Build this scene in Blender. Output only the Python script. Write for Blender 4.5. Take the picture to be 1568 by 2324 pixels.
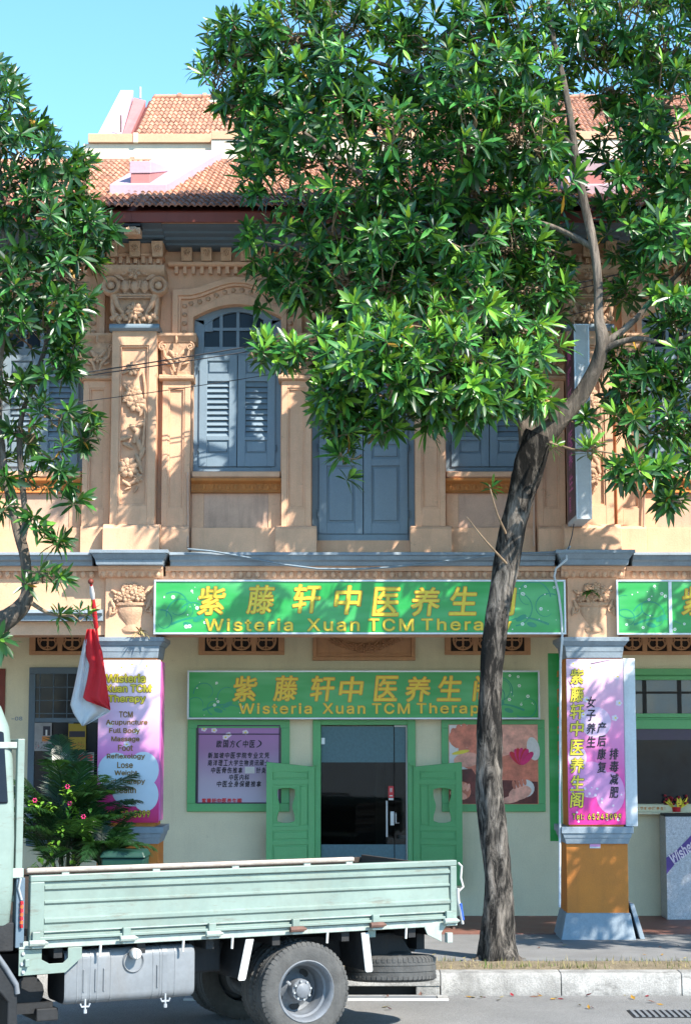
import bpy, math, random
from mathutils import Vector, Matrix
R = math.radians
for o in list(bpy.data.objects):
    bpy.data.objects.remove(o, do_unlink=True)
scene = bpy.context.scene
COL = scene.collection

# ------------------------------------------------------------------ camera
EYE = 2.38            # eye height over the pavement
DIST = 21.4           # metres from the eye to the pillar fronts (Y = 0)
PITCH = math.atan(496.1 / 4145.3)
cam_d = bpy.data.cameras.new('camera')
cam_d.sensor_fit = 'HORIZONTAL'
cam_d.sensor_width = 36.0
cam_d.lens = 36.0 * 4145.3 / 1568.0
cam_d.clip_start = 0.1
cam_d.clip_end = 3000
cam = bpy.data.objects.new('camera', cam_d)
COL.objects.link(cam)
cam.location = (0, -DIST, EYE)
cam.rotation_euler = (R(90) + PITCH, 0, 0)
scene.camera = cam

# ------------------------------------------------------------------ light
SUN_TO = Vector((1.02, -1.0, 1.36)).normalized()       # towards the sun: behind the viewer, to the right
elev = math.asin(SUN_TO.z)
azim = math.atan2(SUN_TO.x, SUN_TO.y)
world = bpy.data.worlds.new('World')
scene.world = world
world.use_nodes = True
wn = world.node_tree.nodes
sky = wn.new('ShaderNodeTexSky')
sky.sky_type = 'NISHITA'
sky.sun_disc = False
sky.sun_elevation = elev
sky.sun_rotation = azim
sky.altitude = 10
sky.air_density = 0.95
sky.dust_density = 0.0
sky.ozone_density = 4.5
wn['Background'].inputs['Strength'].default_value = 0.145
hsv = wn.new('ShaderNodeHueSaturation')          # the clear tropical blue of the photograph
hsv.inputs['Hue'].default_value = 0.487
hsv.inputs['Saturation'].default_value = 1.08
world.node_tree.links.new(sky.outputs[0], hsv.inputs['Color'])
world.node_tree.links.new(hsv.outputs[0], wn['Background'].inputs[0])
sun_d = bpy.data.lights.new('sun', 'SUN')
sun_d.energy = 3.9
sun_d.angle = R(0.53)
sun_d.color = (1.0, 0.93, 0.82)
sun = bpy.data.objects.new('sun', sun_d)
COL.objects.link(sun)
sun.rotation_euler = SUN_TO.to_track_quat('Z', 'Y').to_euler()
sun.location = SUN_TO * 60
scene.view_settings.view_transform = 'Standard'
scene.view_settings.look = 'None'
scene.view_settings.gamma = 1.0
scene.view_settings.exposure = 1.42
scene.cycles.max_bounces = 6
scene.cycles.diffuse_bounces = 4
scene.cycles.transparent_max_bounces = 12
scene.cycles.use_denoising = True

# ------------------------------------------------------------------ survey: sight lines measured on the photograph, cut at a known depth
def sight(px, py):
    u = (px - 784.0) / 4145.3
    v = (1162.0 - py) / 4145.3
    return u, math.cos(PITCH) - v * math.sin(PITCH), math.sin(PITCH) + v * math.cos(PITCH)
def at(px, py, Y):
    r = sight(px, py)
    t = (DIST + Y) / r[1]
    return Vector((r[0] * t, Y, EYE + r[2] * t))
def XX(px, py, Y): return at(px, py, Y).x
def ZZ(py, Y=0.1): return at(784, py, Y).z

# ------------------------------------------------------------------ mesh builder
class MB:
    def __init__(s): s.v = []; s.f = []; s.m = []
    def add(s, v, f, m=0):
        n = len(s.v); s.v += [tuple(a) for a in v]
        s.f += [tuple(i + n for i in q) for q in f]; s.m += [m] * len(f); return s
    def box(s, x0, x1, y0, y1, z0, z1, m=0):
        return s.add([(x0,y0,z0),(x1,y0,z0),(x1,y1,z0),(x0,y1,z0),(x0,y0,z1),(x1,y0,z1),(x1,y1,z1),(x0,y1,z1)],
            [(0,3,2,1),(4,5,6,7),(0,1,5,4),(1,2,6,5),(2,3,7,6),(3,0,4,7)], m)
    def hexa(s, b, t, m=0):            # bottom ring of 4, top ring of 4
        return s.add(list(b) + list(t), [(0,3,2,1),(4,5,6,7),(0,1,5,4),(1,2,6,5),(2,3,7,6),(3,0,4,7)], m)
    def prism(s, poly, y0, y1, m=0):   # polygon in x,z, pushed through y (poly counter-clockwise seen from -Y)
        n = len(poly)
        v = [(x, y0, z) for x, z in poly] + [(x, y1, z) for x, z in poly]
        f = [tuple(range(n)), tuple(range(2*n-1, n-1, -1))] + [(i, i+n, (i+1) % n + n, (i+1) % n) for i in range(n)]
        return s.add(v, f, m)
    def mould(s, prof, x0, x1, m=0):   # profile in y,z, run along x
        n = len(prof)
        v = [(x0, y, z) for y, z in prof] + [(x1, y, z) for y, z in prof]
        f = [tuple(range(n)), tuple(range(2*n-1, n-1, -1))] + [(i, i+n, (i+1) % n + n, (i+1) % n) for i in range(n)]
        return s.add(v, f, m)
    def strip(s, a, b, y0, y1, m=0):   # band between two x,z lines, as a solid
        n = len(a)
        v = [(x, y0, z) for x, z in a] + [(x, y0, z) for x, z in b] + [(x, y1, z) for x, z in a] + [(x, y1, z) for x, z in b]
        f = []
        for i in range(n-1):
            f += [(i, i+1, n+i+1, n+i), (2*n+i, 3*n+i, 3*n+i+1, 2*n+i+1), (i, 2*n+i, 2*n+i+1, i+1), (n+i, n+i+1, 3*n+i+1, 3*n+i)]
        f += [(0, n, 3*n, 2*n), (n-1, 3*n-1, 4*n-1, 2*n-1)]
        return s.add(v, f, m)
    def blob(s, c, r, n=8, k=5, m=0, rot=None):
        v = []; f = []
        for j in range(k+1):
            th = math.pi * j / k
            for i in range(n):
                ph = 2*math.pi*i/n
                p = Vector((r[0]*math.sin(th)*math.cos(ph), r[1]*math.sin(th)*math.sin(ph), r[2]*math.cos(th)))
                if rot: p = rot @ p
                v.append((c[0]+p.x, c[1]+p.y, c[2]+p.z))
        for j in range(k):
            for i in range(n):
                f.append((j*n+i, (j+1)*n+i, (j+1)*n+(i+1) % n, j*n+(i+1) % n))
        return s.add(v, f, m)
    def tube(s, pts, rad, n=8, m=0, cap=True, wob=None):
        pts = [Vector(p) for p in pts]
        if not hasattr(rad, '__len__'): rad = [rad]*len(pts)
        v = []; f = []
        up = None
        for i, p in enumerate(pts):
            d = (pts[min(i+1, len(pts)-1)] - pts[max(i-1, 0)]).normalized()
            if up is None:
                a = Vector((0,0,1)) if abs(d.z) < .9 else Vector((0,1,0))
                up = d.cross(a).normalized()
            up = (up - d*up.dot(d)).normalized()
            w = d.cross(up)
            for j in range(n):
                ph = 2*math.pi*j/n
                rr = rad[i] * (wob(i, j) if wob else 1)
                v.append(p + (up*math.cos(ph) + w*math.sin(ph))*rr)
        for i in range(len(pts)-1):
            for j in range(n):
                f.append((i*n+j, i*n+(j+1) % n, (i+1)*n+(j+1) % n, (i+1)*n+j))
        if cap:
            f.append(tuple(range(n-1, -1, -1))); f.append(tuple((len(pts)-1)*n+j for j in range(n)))
        return s.add(v, f, m)
    def lathe(s, prof, n=24, m=0, axis='z', c=(0,0,0), sy=1.0, a0=0.0, a1=2*math.pi):
        # prof: (radius, height); axis y gives a disc that faces the viewer
        full = abs(a1-a0-2*math.pi) < 1e-6
        cols = n if full else n+1
        v = []; f = []
        for r, hh in prof:
            for i in range(cols):
                ph = a0 + (a1-a0)*i/n
                if axis == 'z': v.append((c[0]+r*math.cos(ph), c[1]+r*math.sin(ph)*sy, c[2]+hh))
                else: v.append((c[0]+r*math.cos(ph), c[1]+hh, c[2]+r*math.sin(ph)*sy))
        for j in range(len(prof)-1):
            for i in range(n):
                q = (j*cols+i, j*cols+(i+1) % cols, (j+1)*cols+(i+1) % cols, (j+1)*cols+i)
                f.append(q if axis == 'z' else q[::-1])
        return s.add(v, f, m)
    def mesh(s, name, mats, smooth=None):
        me = bpy.data.meshes.new(name)
        me.from_pydata(s.v, [], s.f)
        if not isinstance(mats, (list, tuple)): mats = [mats]
        for a in mats: me.materials.append(a)
        if len(mats) > 1: me.polygons.foreach_set('material_index', s.m)
        if smooth:
            me.polygons.foreach_set('use_smooth', [True]*len(me.polygons))
            me.set_sharp_from_angle(angle=R(smooth))
        me.update()
        return me
    def build(s, name, mats, parent=None, bev=0, smooth=None, loc=None, rot=None):
        return put(name, s.mesh(name, mats, smooth), parent, loc, rot, bev)

def put(name, me, parent=None, loc=None, rot=None, bev=0):
    o = bpy.data.objects.new(name, me)
    COL.objects.link(o)
    if parent: o.parent = parent
    if loc is not None: o.location = loc
    if rot is not None: o.rotation_euler = rot
    if bev:
        b = o.modifiers.new('edge', 'BEVEL'); b.width = bev; b.segments = 2; b.limit_method = 'ANGLE'; b.angle_limit = R(40)
        b.harden_normals = False
    return o
def tag(o, label, cat=None, group=None, kind=None):
    o['label'] = label
    if cat: o['category'] = cat
    if group: o['group'] = group
    if kind: o['kind'] = kind
    return o
def struct(o): o['kind'] = 'structure'; return o
def empty(name, loc=(0,0,0), rz=0):
    o = bpy.data.objects.new(name, None); COL.objects.link(o)
    o.location = loc; o.rotation_euler = (0,0,rz); o.empty_display_size = .1
    return o

# ------------------------------------------------------------------ materials
MATS = {}
def mat(name, col, rough=.7, var=.12, scale=3.0, bump=.15, bscale=40.0, metal=0.0, dirt=0.0, dirtcol=(.05,.045,.04), spec=.4, grain=.06, streak=1.0, coat=0.0, scuff=None):
    if name in MATS: return MATS[name]
    m = bpy.data.materials.new(name); m.use_nodes = True
    nt = m.node_tree; N = nt.nodes; L = nt.links
    b = N['Principled BSDF']
    b.inputs['Roughness'].default_value = rough
    b.inputs['Metallic'].default_value = metal
    b.inputs['Specular IOR Level'].default_value = spec
    if coat: b.inputs['Coat Weight'].default_value = coat; b.inputs['Coat Roughness'].default_value = .08
    g = N.new('ShaderNodeNewGeometry')
    n1 = N.new('ShaderNodeTexNoise'); n1.inputs['Scale'].default_value = scale; n1.inputs['Detail'].default_value = 6; n1.inputs['Roughness'].default_value = .65
    L.new(g.outputs['Position'], n1.inputs['Vector'])
    n2 = N.new('ShaderNodeTexNoise'); n2.inputs['Scale'].default_value = bscale; n2.inputs['Detail'].default_value = 4
    L.new(g.outputs['Position'], n2.inputs['Vector'])
    def mix(kind, fac, a, bb):
        x = N.new('ShaderNodeMix'); x.data_type = 'RGBA'; x.blend_type = kind
        if isinstance(fac, float): x.inputs[0].default_value = fac
        else: L.new(fac, x.inputs[0])
        for i, q in ((6, a), (7, bb)):
            if isinstance(q, tuple): x.inputs[i].default_value = (*q, 1)
            else: L.new(q, x.inputs[i])
        return x.outputs[2]
    def rng(src, a, bb, c, d):
        r = N.new('ShaderNodeMapRange'); r.inputs[1].default_value = a; r.inputs[2].default_value = bb; r.inputs[3].default_value = c; r.inputs[4].default_value = d
        L.new(src, r.inputs[0]); return r.outputs[0]
    lo = tuple(c*(1-var) for c in col); hi = tuple(min(1, c*(1+var)) for c in col)
    c = mix('MIX', rng(n1.outputs['Fac'], .3, .7, 0, 1), lo, hi)
    if grain:
        c = mix('MIX', rng(n2.outputs['Fac'], .3, .7, 0, 1), mix('MULTIPLY', 1.0, c, tuple([1-grain*1.6]*3)), c)
    if dirt:
        mp = N.new('ShaderNodeMapping'); mp.inputs['Scale'].default_value = (5.0*streak, 5.0*streak, .7)
        L.new(g.outputs['Position'], mp.inputs['Vector'])
        n3 = N.new('ShaderNodeTexNoise'); n3.inputs['Scale'].default_value = 1.0; n3.inputs['Detail'].default_value = 8; n3.inputs['Roughness'].default_value = .7
        L.new(mp.outputs[0], n3.inputs['Vector'])
        c = mix('MIX', rng(n3.outputs['Fac'], .5, .8, 0, dirt), c, dirtcol)
    if scuff:
        amt, scol, ssc, th = scuff
        mp = N.new('ShaderNodeMapping'); mp.inputs['Scale'].default_value = ssc
        L.new(g.outputs['Position'], mp.inputs['Vector'])
        n4 = N.new('ShaderNodeTexNoise'); n4.inputs['Scale'].default_value = 1.3; n4.inputs['Detail'].default_value = 10; n4.inputs['Roughness'].default_value = .78
        L.new(mp.outputs[0], n4.inputs['Vector'])
        c = mix('MIX', rng(n4.outputs['Fac'], th-.06, th+.05, 0, amt), c, scol)
    L.new(c, b.inputs['Base Color'])
    L.new(rng(n1.outputs['Fac'], .3, .7, max(0, rough-.08), min(1, rough+.08)), b.inputs['Roughness'])
    if bump:
        bp = N.new('ShaderNodeBump'); bp.inputs['Strength'].default_value = bump; bp.inputs['Distance'].default_value = .01
        L.new(n2.outputs['Fac'], bp.inputs['Height']); L.new(bp.outputs[0], b.inputs['Normal'])
    MATS[name] = m
    m['col'] = col
    return m
M = {}
def mm(k, *a, **kw): M[k] = mat(k, *a, **kw)
mm('peach', (.75,.45,.285), .85, .12, 2.2, .25, 60, dirt=.36, dirtcol=(.26,.165,.115), scuff=(.5,(.17,.12,.09),(3,3,6),.66))
mm('peachpanel', (.60,.39,.285), .85, .14, 4, .25, 60, dirt=.6, dirtcol=(.13,.10,.08))
mm('relief', (.60,.375,.24), .9, .14, 14, .8, 38, dirt=.45, dirtcol=(.12,.085,.06))
mm('ochre', (.52,.20,.055), .8, .14, 6, .2, 60, dirt=.3, dirtcol=(.12,.06,.03))
mm('ventclay', (.50,.28,.15), .85, .14, 6, .2, 60, dirt=.35, dirtcol=(.14,.08,.05))
mm('blue', (.205,.275,.335), .55, .08, 2.5, .12, 50, scuff=(.4,(.30,.33,.36),(9,9,3),.70), dirt=.25, dirtcol=(.06,.08,.11))
mm('bluedk', (.105,.155,.20), .6, .10, 3, .15, 50, dirt=.4, dirtcol=(.04,.05,.06))
mm('cream', (.70,.65,.46), .9, .08, 1.2, .12, 60, dirt=.2, dirtcol=(.26,.24,.17), scuff=(.4,(.20,.18,.13),(5,5,7),.69))
mm('orange', (.56,.195,.035), .75, .12, 3, .15, 60, scuff=(.5,(.16,.09,.05),(6,6,5),.66), dirt=.3, dirtcol=(.16,.07,.02))
mm('greypaint', (.25,.305,.355), .7, .12, 5, .25, 50, scuff=(.5,(.09,.09,.09),(4,4,9),.66), dirt=.35, dirtcol=(.05,.055,.06))
mm('green', (.115,.40,.155), .45, .06, 3, .08, 50, dirt=.12, dirtcol=(.04,.12,.05))
mm('redwood', (.19,.040,.025), .6, .1, 4, .15, 40, dirt=.4, dirtcol=(.03,.012,.01))
mm('tile', (.46,.235,.15), .8, .3, 5, .3, 60, dirt=.3, dirtcol=(.08,.05,.04))
mm('tileold', (.30,.13,.085), .85, .4, 5, .4, 60, dirt=.85, dirtcol=(.035,.03,.028))
mm('pinkwall', (.50,.37,.43), .85, .08, 2, .15, 40, dirt=.2, dirtcol=(.35,.24,.28))
mm('pinkred', (.50,.20,.19), .85, .08, 3, .15, 40, dirt=.2)
mm('whitewall', (.78,.66,.50), .9, .06, 2, .12, 40, dirt=.15, dirtcol=(.4,.3,.22))
mm('sand', (.70,.40,.24), .85, .06, 2, .12, 40)
mm('asphalt', (.33,.325,.315), .9, .2, .9, .8, 190, grain=.5, scuff=(.4,(.12,.115,.11),(1.2,7,1),.63))
mm('concrete', (.30,.295,.28), .9, .16, 2.5, .5, 90, dirt=.25, streak=.3, grain=.16)
mm('kerb', (.36,.35,.33), .9, .3, 5, .5, 70, dirt=.8, dirtcol=(.10,.095,.085), grain=.2, streak=.7, scuff=(.65,(.10,.095,.088),(3,3,6),.60))
mm('pave', (.225,.225,.225), .92, .18, 1.6, .5, 90, grain=.2)
mm('redfloor', (.23,.105,.08), .6, .14, 3, .2, 60, dirt=.3)
mm('soil', (.25,.20,.13), .95, .3, 7, .9, 60, grain=.3)
mm('joint', (.06,.055,.05), .95, .1)
mm('mint', (.20,.265,.232), .5, .14, 2.2, .05, 30, dirt=.5, dirtcol=(.17,.185,.15), scuff=(.55,(.13,.105,.08),(2.2,2.2,14),.61), spec=.5, grain=.03, streak=.5)
mm('mintworn', (.34,.40,.36), .55, .2, 9, .2, 50, dirt=.65, dirtcol=(.21,.135,.09))
mm('railmetal', (.42,.36,.31), .5, .2, 8, .2, 50, metal=.2, dirt=.5, dirtcol=(.19,.10,.06))
mm('rust', (.15,.08,.06), .8, .3, 12, .3, 60)
mm('black', (.014,.015,.017), .6, .3, 6, .2, 40)
mm('chassis', (.018,.019,.021), .75, .4, 6, .3, 40, dirt=.3, dirtcol=(.06,.05,.04))
mm('tank', (.20,.215,.23), .5, .12, 3, .06, 30, metal=.1, dirt=.5, dirtcol=(.15,.13,.11), streak=.6)
mm('bedshade', (.045,.033,.026), .85, .3, 6, .3, 40)  # far gate and tailgate: shade inside the bed put into their colour
mm('steel', (.50,.52,.54), .4, .12, 6, .1, 40, metal=.45, dirt=.35, dirtcol=(.16,.11,.08))
mm('white', (.55,.55,.53), .6, .08, 4, .08, 50, dirt=.4, dirtcol=(.32,.28,.22))
mm('rubber', (.075,.075,.073), .85, .3, 10, .35, 60, dirt=.4, dirtcol=(.15,.14,.125), streak=1.5)
mm('wheel', (.17,.185,.205), .55, .18, 8, .12, 40, metal=.1, dirt=.6, dirtcol=(.10,.085,.07))
mm('alu', (.62,.66,.70), .38, .06, 6, .05, 40, metal=.35)
mm('signgrey', (.58,.63,.67), .45, .08, 4, .06, 40, dirt=.35, dirtcol=(.22,.22,.22))
mm('signgreen', (.022,.36,.075), .3, .05, 2, .02, 30, grain=0)
mm('signlight', (.115,.50,.20), .3, .05, 2, .02, 30, grain=0)
mm('signteal', (.012,.25,.14), .3, .05, 2, .0, 30, grain=0)
mm('gold', (.80,.60,.05), .4, .1, 20, .0, 30, grain=0)
mm('goldedge', (.62,.25,.02), .4, .1, 20, .0, 30, grain=0)
mm('printwhite', (.66,.74,.68), .4, .05, 20, .0, 30, grain=0)
mm('dkpurple', (.045,.028,.06), .35, .2, 8, .0, 30, grain=0)
mm('ink', (.018,.014,.025), .5, .1, 20, .0, 30, grain=0)
mm('brownink', (.25,.13,.02), .5, .1, 20, .0, 30, grain=0)
mm('bannerpink', (.62,.13,.42), .35, .05, 3, .03, 20, grain=0)
mm('magenta', (.60,.02,.24), .35, .05, 3, .03, 20, grain=0)
mm('lilac', (.62,.44,.62), .35, .05, 3, .03, 20, grain=0)
mm('palepink', (.70,.58,.68), .35, .05, 3, .03, 20, grain=0)
mm('paleblue', (.55,.62,.70), .35, .05, 3, .03, 20, grain=0)
mm('midpink', (.64,.27,.53), .35, .05, 3, .03, 20, grain=0)
mm('yellow', (.75,.60,.05), .4, .06, 20, .0, 30, grain=0)
mm('redprint', (.55,.02,.03), .4, .06, 20, .0, 30, grain=0)
mm('notice', (.32,.17,.34), .35, .12, 3, .02, 20, grain=0)
mm('notice2', (.40,.33,.46), .35, .12, 3, .02, 20, grain=0)
mm('skin', (.60,.19,.12), .45, .4, 7, .0, 30, grain=0)
mm('skinlight', (.74,.36,.27), .45, .35, 8, .0, 30, grain=0)
mm('skindark', (.13,.03,.025), .45, .5, 8, .0, 30, grain=0)
mm('cloth', (.66,.64,.62), .6, .1, 20, .0, 30, grain=0)
mm('flagred', (.62,.025,.035), .75, .06, 20, .1, 120)
mm('flagwhite', (.66,.66,.68), .75, .05, 20, .1, 120)
mm('frost', (.075,.155,.185), .5, .14, 26, .05, 40)
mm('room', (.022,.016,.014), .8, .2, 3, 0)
mm('roomlight', (.075,.055,.045), .8, .2, 3, 0)
mm('twig', (.24,.17,.11), .9, .3, 12, .5, 50)
mm('leaf', (.018,.075,.017), .36, .35, 1.3, .0, 30, grain=0, spec=.75)
mm('leafmid', (.045,.180,.034), .36, .3, 1.3, .0, 30, grain=0, spec=.5)
mm('leafnew', (.19,.42,.05), .38, .25, 1.3, .0, 30, grain=0, spec=.5)
mm('leafold', (.36,.20,.03), .5, .3, 3, .0, 30, grain=0)
mm('grass', (.085,.13,.03), .8, .4, 5, .0, 30, grain=0)
mm('drygrass', (.30,.25,.11), .9, .3, 5, .0, 30, grain=0)
mm('palm', (.014,.048,.014), .35, .3, 4, .0, 30, grain=0, spec=.5)
mm('petalred', (.22,.01,.02), .6, .2, 10, .0, 30, grain=0)
mm('petal', (.62,.03,.16), .6, .2, 10, .0, 30, grain=0)
mm('bin', (.012,.055,.04), .45, .1, 4, .05, 30)
mm('wire', (.055,.055,.06), .6, .2, 6, .0, 30, grain=0)
mm('wireblue', (.20,.26,.31), .5, .15, 6, .0, 30, grain=0)
mm('violet', (.075,.03,.22), .4, .1, 10, .0, 30, grain=0)
mm('shadepaper', (.27,.27,.27), .7, .15, 10, .0, 30, grain=0)  # notice paper with the shade over the left window put into its colour
mm('shadeyellow', (.30,.22,.03), .7, .15, 10, .0, 30, grain=0)  # yellow notice, darkened the same way to stand for shade
mm('paper', (.60,.60,.58), .7, .1, 10, .0, 30, grain=0)

def leaf_light(m, tcol):              # let some sun through the leaf blade, one tint for each leaf
    nt = m.node_tree; N = nt.nodes; L = nt.links
    b = N['Principled BSDF']
    src = b.inputs['Base Color'].links[0].from_socket
    g = N.new('ShaderNodeNewGeometry')
    hs = N.new('ShaderNodeHueSaturation')
    mr = N.new('ShaderNodeMapRange'); mr.inputs[3].default_value = .55; mr.inputs[4].default_value = 1.5
    L.new(g.outputs['Random Per Island'], mr.inputs[0]); L.new(mr.outputs[0], hs.inputs['Value'])
    L.new(src, hs.inputs['Color']); L.new(hs.outputs[0], b.inputs['Base Color'])
    t = N.new('ShaderNodeBsdfTranslucent'); t.inputs[0].default_value = (*tcol, 1)
    x = N.new('ShaderNodeMixShader'); x.inputs[0].default_value = .22
    out = N['Material Output']
    L.new(b.outputs[0], x.inputs[1]); L.new(t.outputs[0], x.inputs[2]); L.new(x.outputs[0], out.inputs[0])
leaf_light(M['leaf'], (.09,.23,.012)); leaf_light(M['leafmid'], (.18,.36,.02)); leaf_light(M['leafnew'], (.36,.52,.04))
leaf_light(M['leafold'], (.5,.25,.03)); leaf_light(M['palm'], (.06,.18,.03)); leaf_light(M['grass'], (.15,.25,.04))
leaf_light(M['flagred'], (.6,.02,.03)); leaf_light(M['flagwhite'], (.5,.5,.5))

def bark(name, pale, dark, lo, hi):
    m = bpy.data.materials.new(name); m.use_nodes = True
    nt = m.node_tree; N = nt.nodes; L = nt.links
    b = N['Principled BSDF']; b.inputs['Roughness'].default_value = .95; b.inputs['Specular IOR Level'].default_value = .2
    g = N.new('ShaderNodeNewGeometry')
    mp = N.new('ShaderNodeMapping'); mp.inputs['Scale'].default_value = (9, 9, 2.4); L.new(g.outputs['Position'], mp.inputs['Vector'])
    n1 = N.new('ShaderNodeTexNoise'); n1.inputs['Scale'].default_value = 1.6; n1.inputs['Detail'].default_value = 9; n1.inputs['Roughness'].default_value = .72; n1.inputs['Distortion'].default_value = .6
    L.new(mp.outputs[0], n1.inputs['Vector'])
    n2 = N.new('ShaderNodeTexNoise'); n2.inputs['Scale'].default_value = 1.1; n2.inputs['Detail'].default_value = 3; L.new(g.outputs['Position'], n2.inputs['Vector'])
    ad = N.new('ShaderNodeMath'); ad.operation = 'MULTIPLY_ADD'; ad.inputs[1].default_value = .65; L.new(n2.outputs['Fac'], ad.inputs[0]); L.new(n1.outputs['Fac'], ad.inputs[2])
    cr = N.new('ShaderNodeValToRGB'); L.new(ad.outputs[0], cr.inputs[0])
    e = cr.color_ramp.elements; e[0].position = lo; e[0].color = (*dark, 1); e[1].position = hi; e[1].color = (*pale, 1)
    q = e.new((lo+hi)/2); q.color = (*[(a+c)/2*.8 for a, c in zip(pale, dark)], 1)
    L.new(cr.outputs[0], b.inputs['Base Color'])
    bp = N.new('ShaderNodeBump'); bp.inputs['Strength'].default_value = 1.0; bp.inputs['Distance'].default_value = .035
    L.new(n1.outputs['Fac'], bp.inputs['Height']); L.new(bp.outputs[0], b.inputs['Normal'])
    M[name] = m
bark('barkdark', (.25,.22,.19), (.013,.012,.011), .76, 1.0)
bark('bark', (.25,.205,.165), (.05,.042,.036), .62, 1.0)

def glass(name, tint, see, rough=.03):
    m = bpy.data.materials.new(name); m.use_nodes = True
    nt = m.node_tree; N = nt.nodes; L = nt.links
    out = N['Material Output']; N.remove(N['Principled BSDF'])
    tr = N.new('ShaderNodeBsdfTransparent'); tr.inputs[0].default_value = (*tint, 1)
    gl = N.new('ShaderNodeBsdfGlossy'); gl.inputs['Roughness'].default_value = rough; gl.inputs[0].default_value = (.9,.95,1,1)
    fr = N.new('ShaderNodeFresnel'); fr.inputs[0].default_value = 1.35
    x = N.new('ShaderNodeMixShader')
    ad = N.new('ShaderNodeMath'); ad.operation = 'ADD'; ad.inputs[1].default_value = see
    L.new(fr.outputs[0], ad.inputs[0]); L.new(ad.outputs[0], x.inputs[0]); L.new(tr.outputs[0], x.inputs[1]); L.new(gl.outputs[0], x.inputs[2]); L.new(x.outputs[0], out.inputs[0])
    M[name] = m
glass('glass', (.62,.68,.68), .0)
glass('glassdark', (.30,.34,.36), .02)
mm('pane', (.010,.013,.019), .15, .2, 3, .03, 20, grain=0, spec=.2)
mm('paneblue', (.045,.085,.125), .15, .2, 3, .03, 20, grain=0, spec=.5)

def gradient(name, stops, z0, z1, base):      # flat print that changes colour up the sheet
    m = bpy.data.materials.new(name); m.use_nodes = True
    nt = m.node_tree; N = nt.nodes; L = nt.links
    b = N['Principled BSDF']; b.inputs['Roughness'].default_value = .35
    g = N.new('ShaderNodeTexCoord'); sp = N.new('ShaderNodeSeparateXYZ'); L.new(g.outputs['Object'], sp.inputs[0])
    mr = N.new('ShaderNodeMapRange'); mr.inputs[1].default_value = z0; mr.inputs[2].default_value = z1; L.new(sp.outputs['Z'], mr.inputs[0])
    nz = N.new('ShaderNodeTexNoise'); nz.inputs['Scale'].default_value = 3.0; L.new(g.outputs['Object'], nz.inputs['Vector'])
    ad = N.new('ShaderNodeMath'); ad.operation = 'MULTIPLY_ADD'; ad.inputs[1].default_value = .16; L.new(nz.outputs['Fac'], ad.inputs[0]); 
    sb = N.new('ShaderNodeMath'); sb.operation = 'SUBTRACT'; sb.inputs[1].default_value = .08; L.new(mr.outputs[0], sb.inputs[0]); L.new(sb.outputs[0], ad.inputs[2])
    cr = N.new('ShaderNodeValToRGB'); L.new(ad.outputs[0], cr.inputs[0])
    e = cr.color_ramp.elements
    while len(e) < len(stops): e.new(.5)
    for q, (p, c) in zip(e, stops): q.position = p; q.color = (*c, 1)
    L.new(cr.outputs[0], b.inputs['Base Color'])
    M[name] = m

def sheen_print(name, dark, light):            # green board print: soft rays crossing the sheet
    m = bpy.data.materials.new(name); m.use_nodes = True
    nt = m.node_tree; N = nt.nodes; L = nt.links
    b = N['Principled BSDF']; b.inputs['Roughness'].default_value = .32
    g = N.new('ShaderNodeTexCoord')
    mp = N.new('ShaderNodeMapping'); mp.inputs['Rotation'].default_value = (0, R(38), 0); mp.inputs['Scale'].default_value = (.45, 1, 2.6)
    L.new(g.outputs['Object'], mp.inputs['Vector'])
    nz = N.new('ShaderNodeTexNoise'); nz.inputs['Scale'].default_value = 1.5; nz.inputs['Detail'].default_value = 2.5; L.new(mp.outputs[0], nz.inputs['Vector'])
    cr = N.new('ShaderNodeValToRGB'); L.new(nz.outputs['Fac'], cr.inputs[0])
    e = cr.color_ramp.elements
    e[0].position = .44; e[0].color = (*dark, 1); e[1].position = .78; e[1].color = (*light, 1)
    L.new(cr.outputs[0], b.inputs['Base Color'])
    M[name] = m
sheen_print('greenprint', (.016,.32,.055), (.11,.48,.18))

# ------------------------------------------------------------------ lettering
_fc = {}
try:                                   # plain sans letters that come with Blender itself
    import os
    SANS = bpy.data.fonts.load(os.path.join(bpy.utils.system_resource('DATAFILES'), 'fonts', 'Inter.woff2'))
except Exception:
    SANS = None
def text_mesh(body, bold=0.0, shear=0.0, spacing=1.0):
    k = (body, bold, shear, spacing)
    if k in _fc: return _fc[k]
    c = bpy.data.curves.new('lettering', 'FONT'); c.body = body; c.size = 1; c.offset = bold; c.shear = shear; c.space_character = spacing
    c.resolution_u = 3
    if SANS and all(ord(q) < 128 for q in body): c.font = SANS
    o = bpy.data.objects.new('lettering', c); COL.objects.link(o)
    dg = bpy.context.evaluated_depsgraph_get()
    me = bpy.data.meshes.new_from_object(o.evaluated_get(dg))
    bpy.data.objects.remove(o); 
    vs = [tuple(v.co) for v in me.vertices]; fs = [tuple(p.vertices) for p in me.polygons]
    _fc[k] = (vs, fs)
    return _fc[k]
def letter(mb, body, x0, x1, z0, z1, y, bold=0.0, shear=0.0, m=0, keep=False, spacing=1.0, grow=0.0):
    # lettering fitted into a rectangle of the x,z plane, facing -Y
    vs, fs = text_mesh(body, bold, shear, spacing)
    if not vs: return
    ax = min(v[0] for v in vs); bx = max(v[0] for v in vs); az = min(v[1] for v in vs); bz = max(v[1] for v in vs)
    sx = (x1-x0)/max(1e-6, bx-ax); sz = (z1-z0)/max(1e-6, bz-az)
    if keep:
        s = min(sx, sz); cx = (x0+x1)/2; cz = (z0+z1)/2
        out = [(cx+(v[0]-(ax+bx)/2)*s, y, cz+(v[1]-(az+bz)/2)*s) for v in vs]
    else:
        out = [(x0+(v[0]-ax)*sx, y, z0+(v[1]-az)*sz) for v in vs]
    mb.add(out, fs, m)
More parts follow.
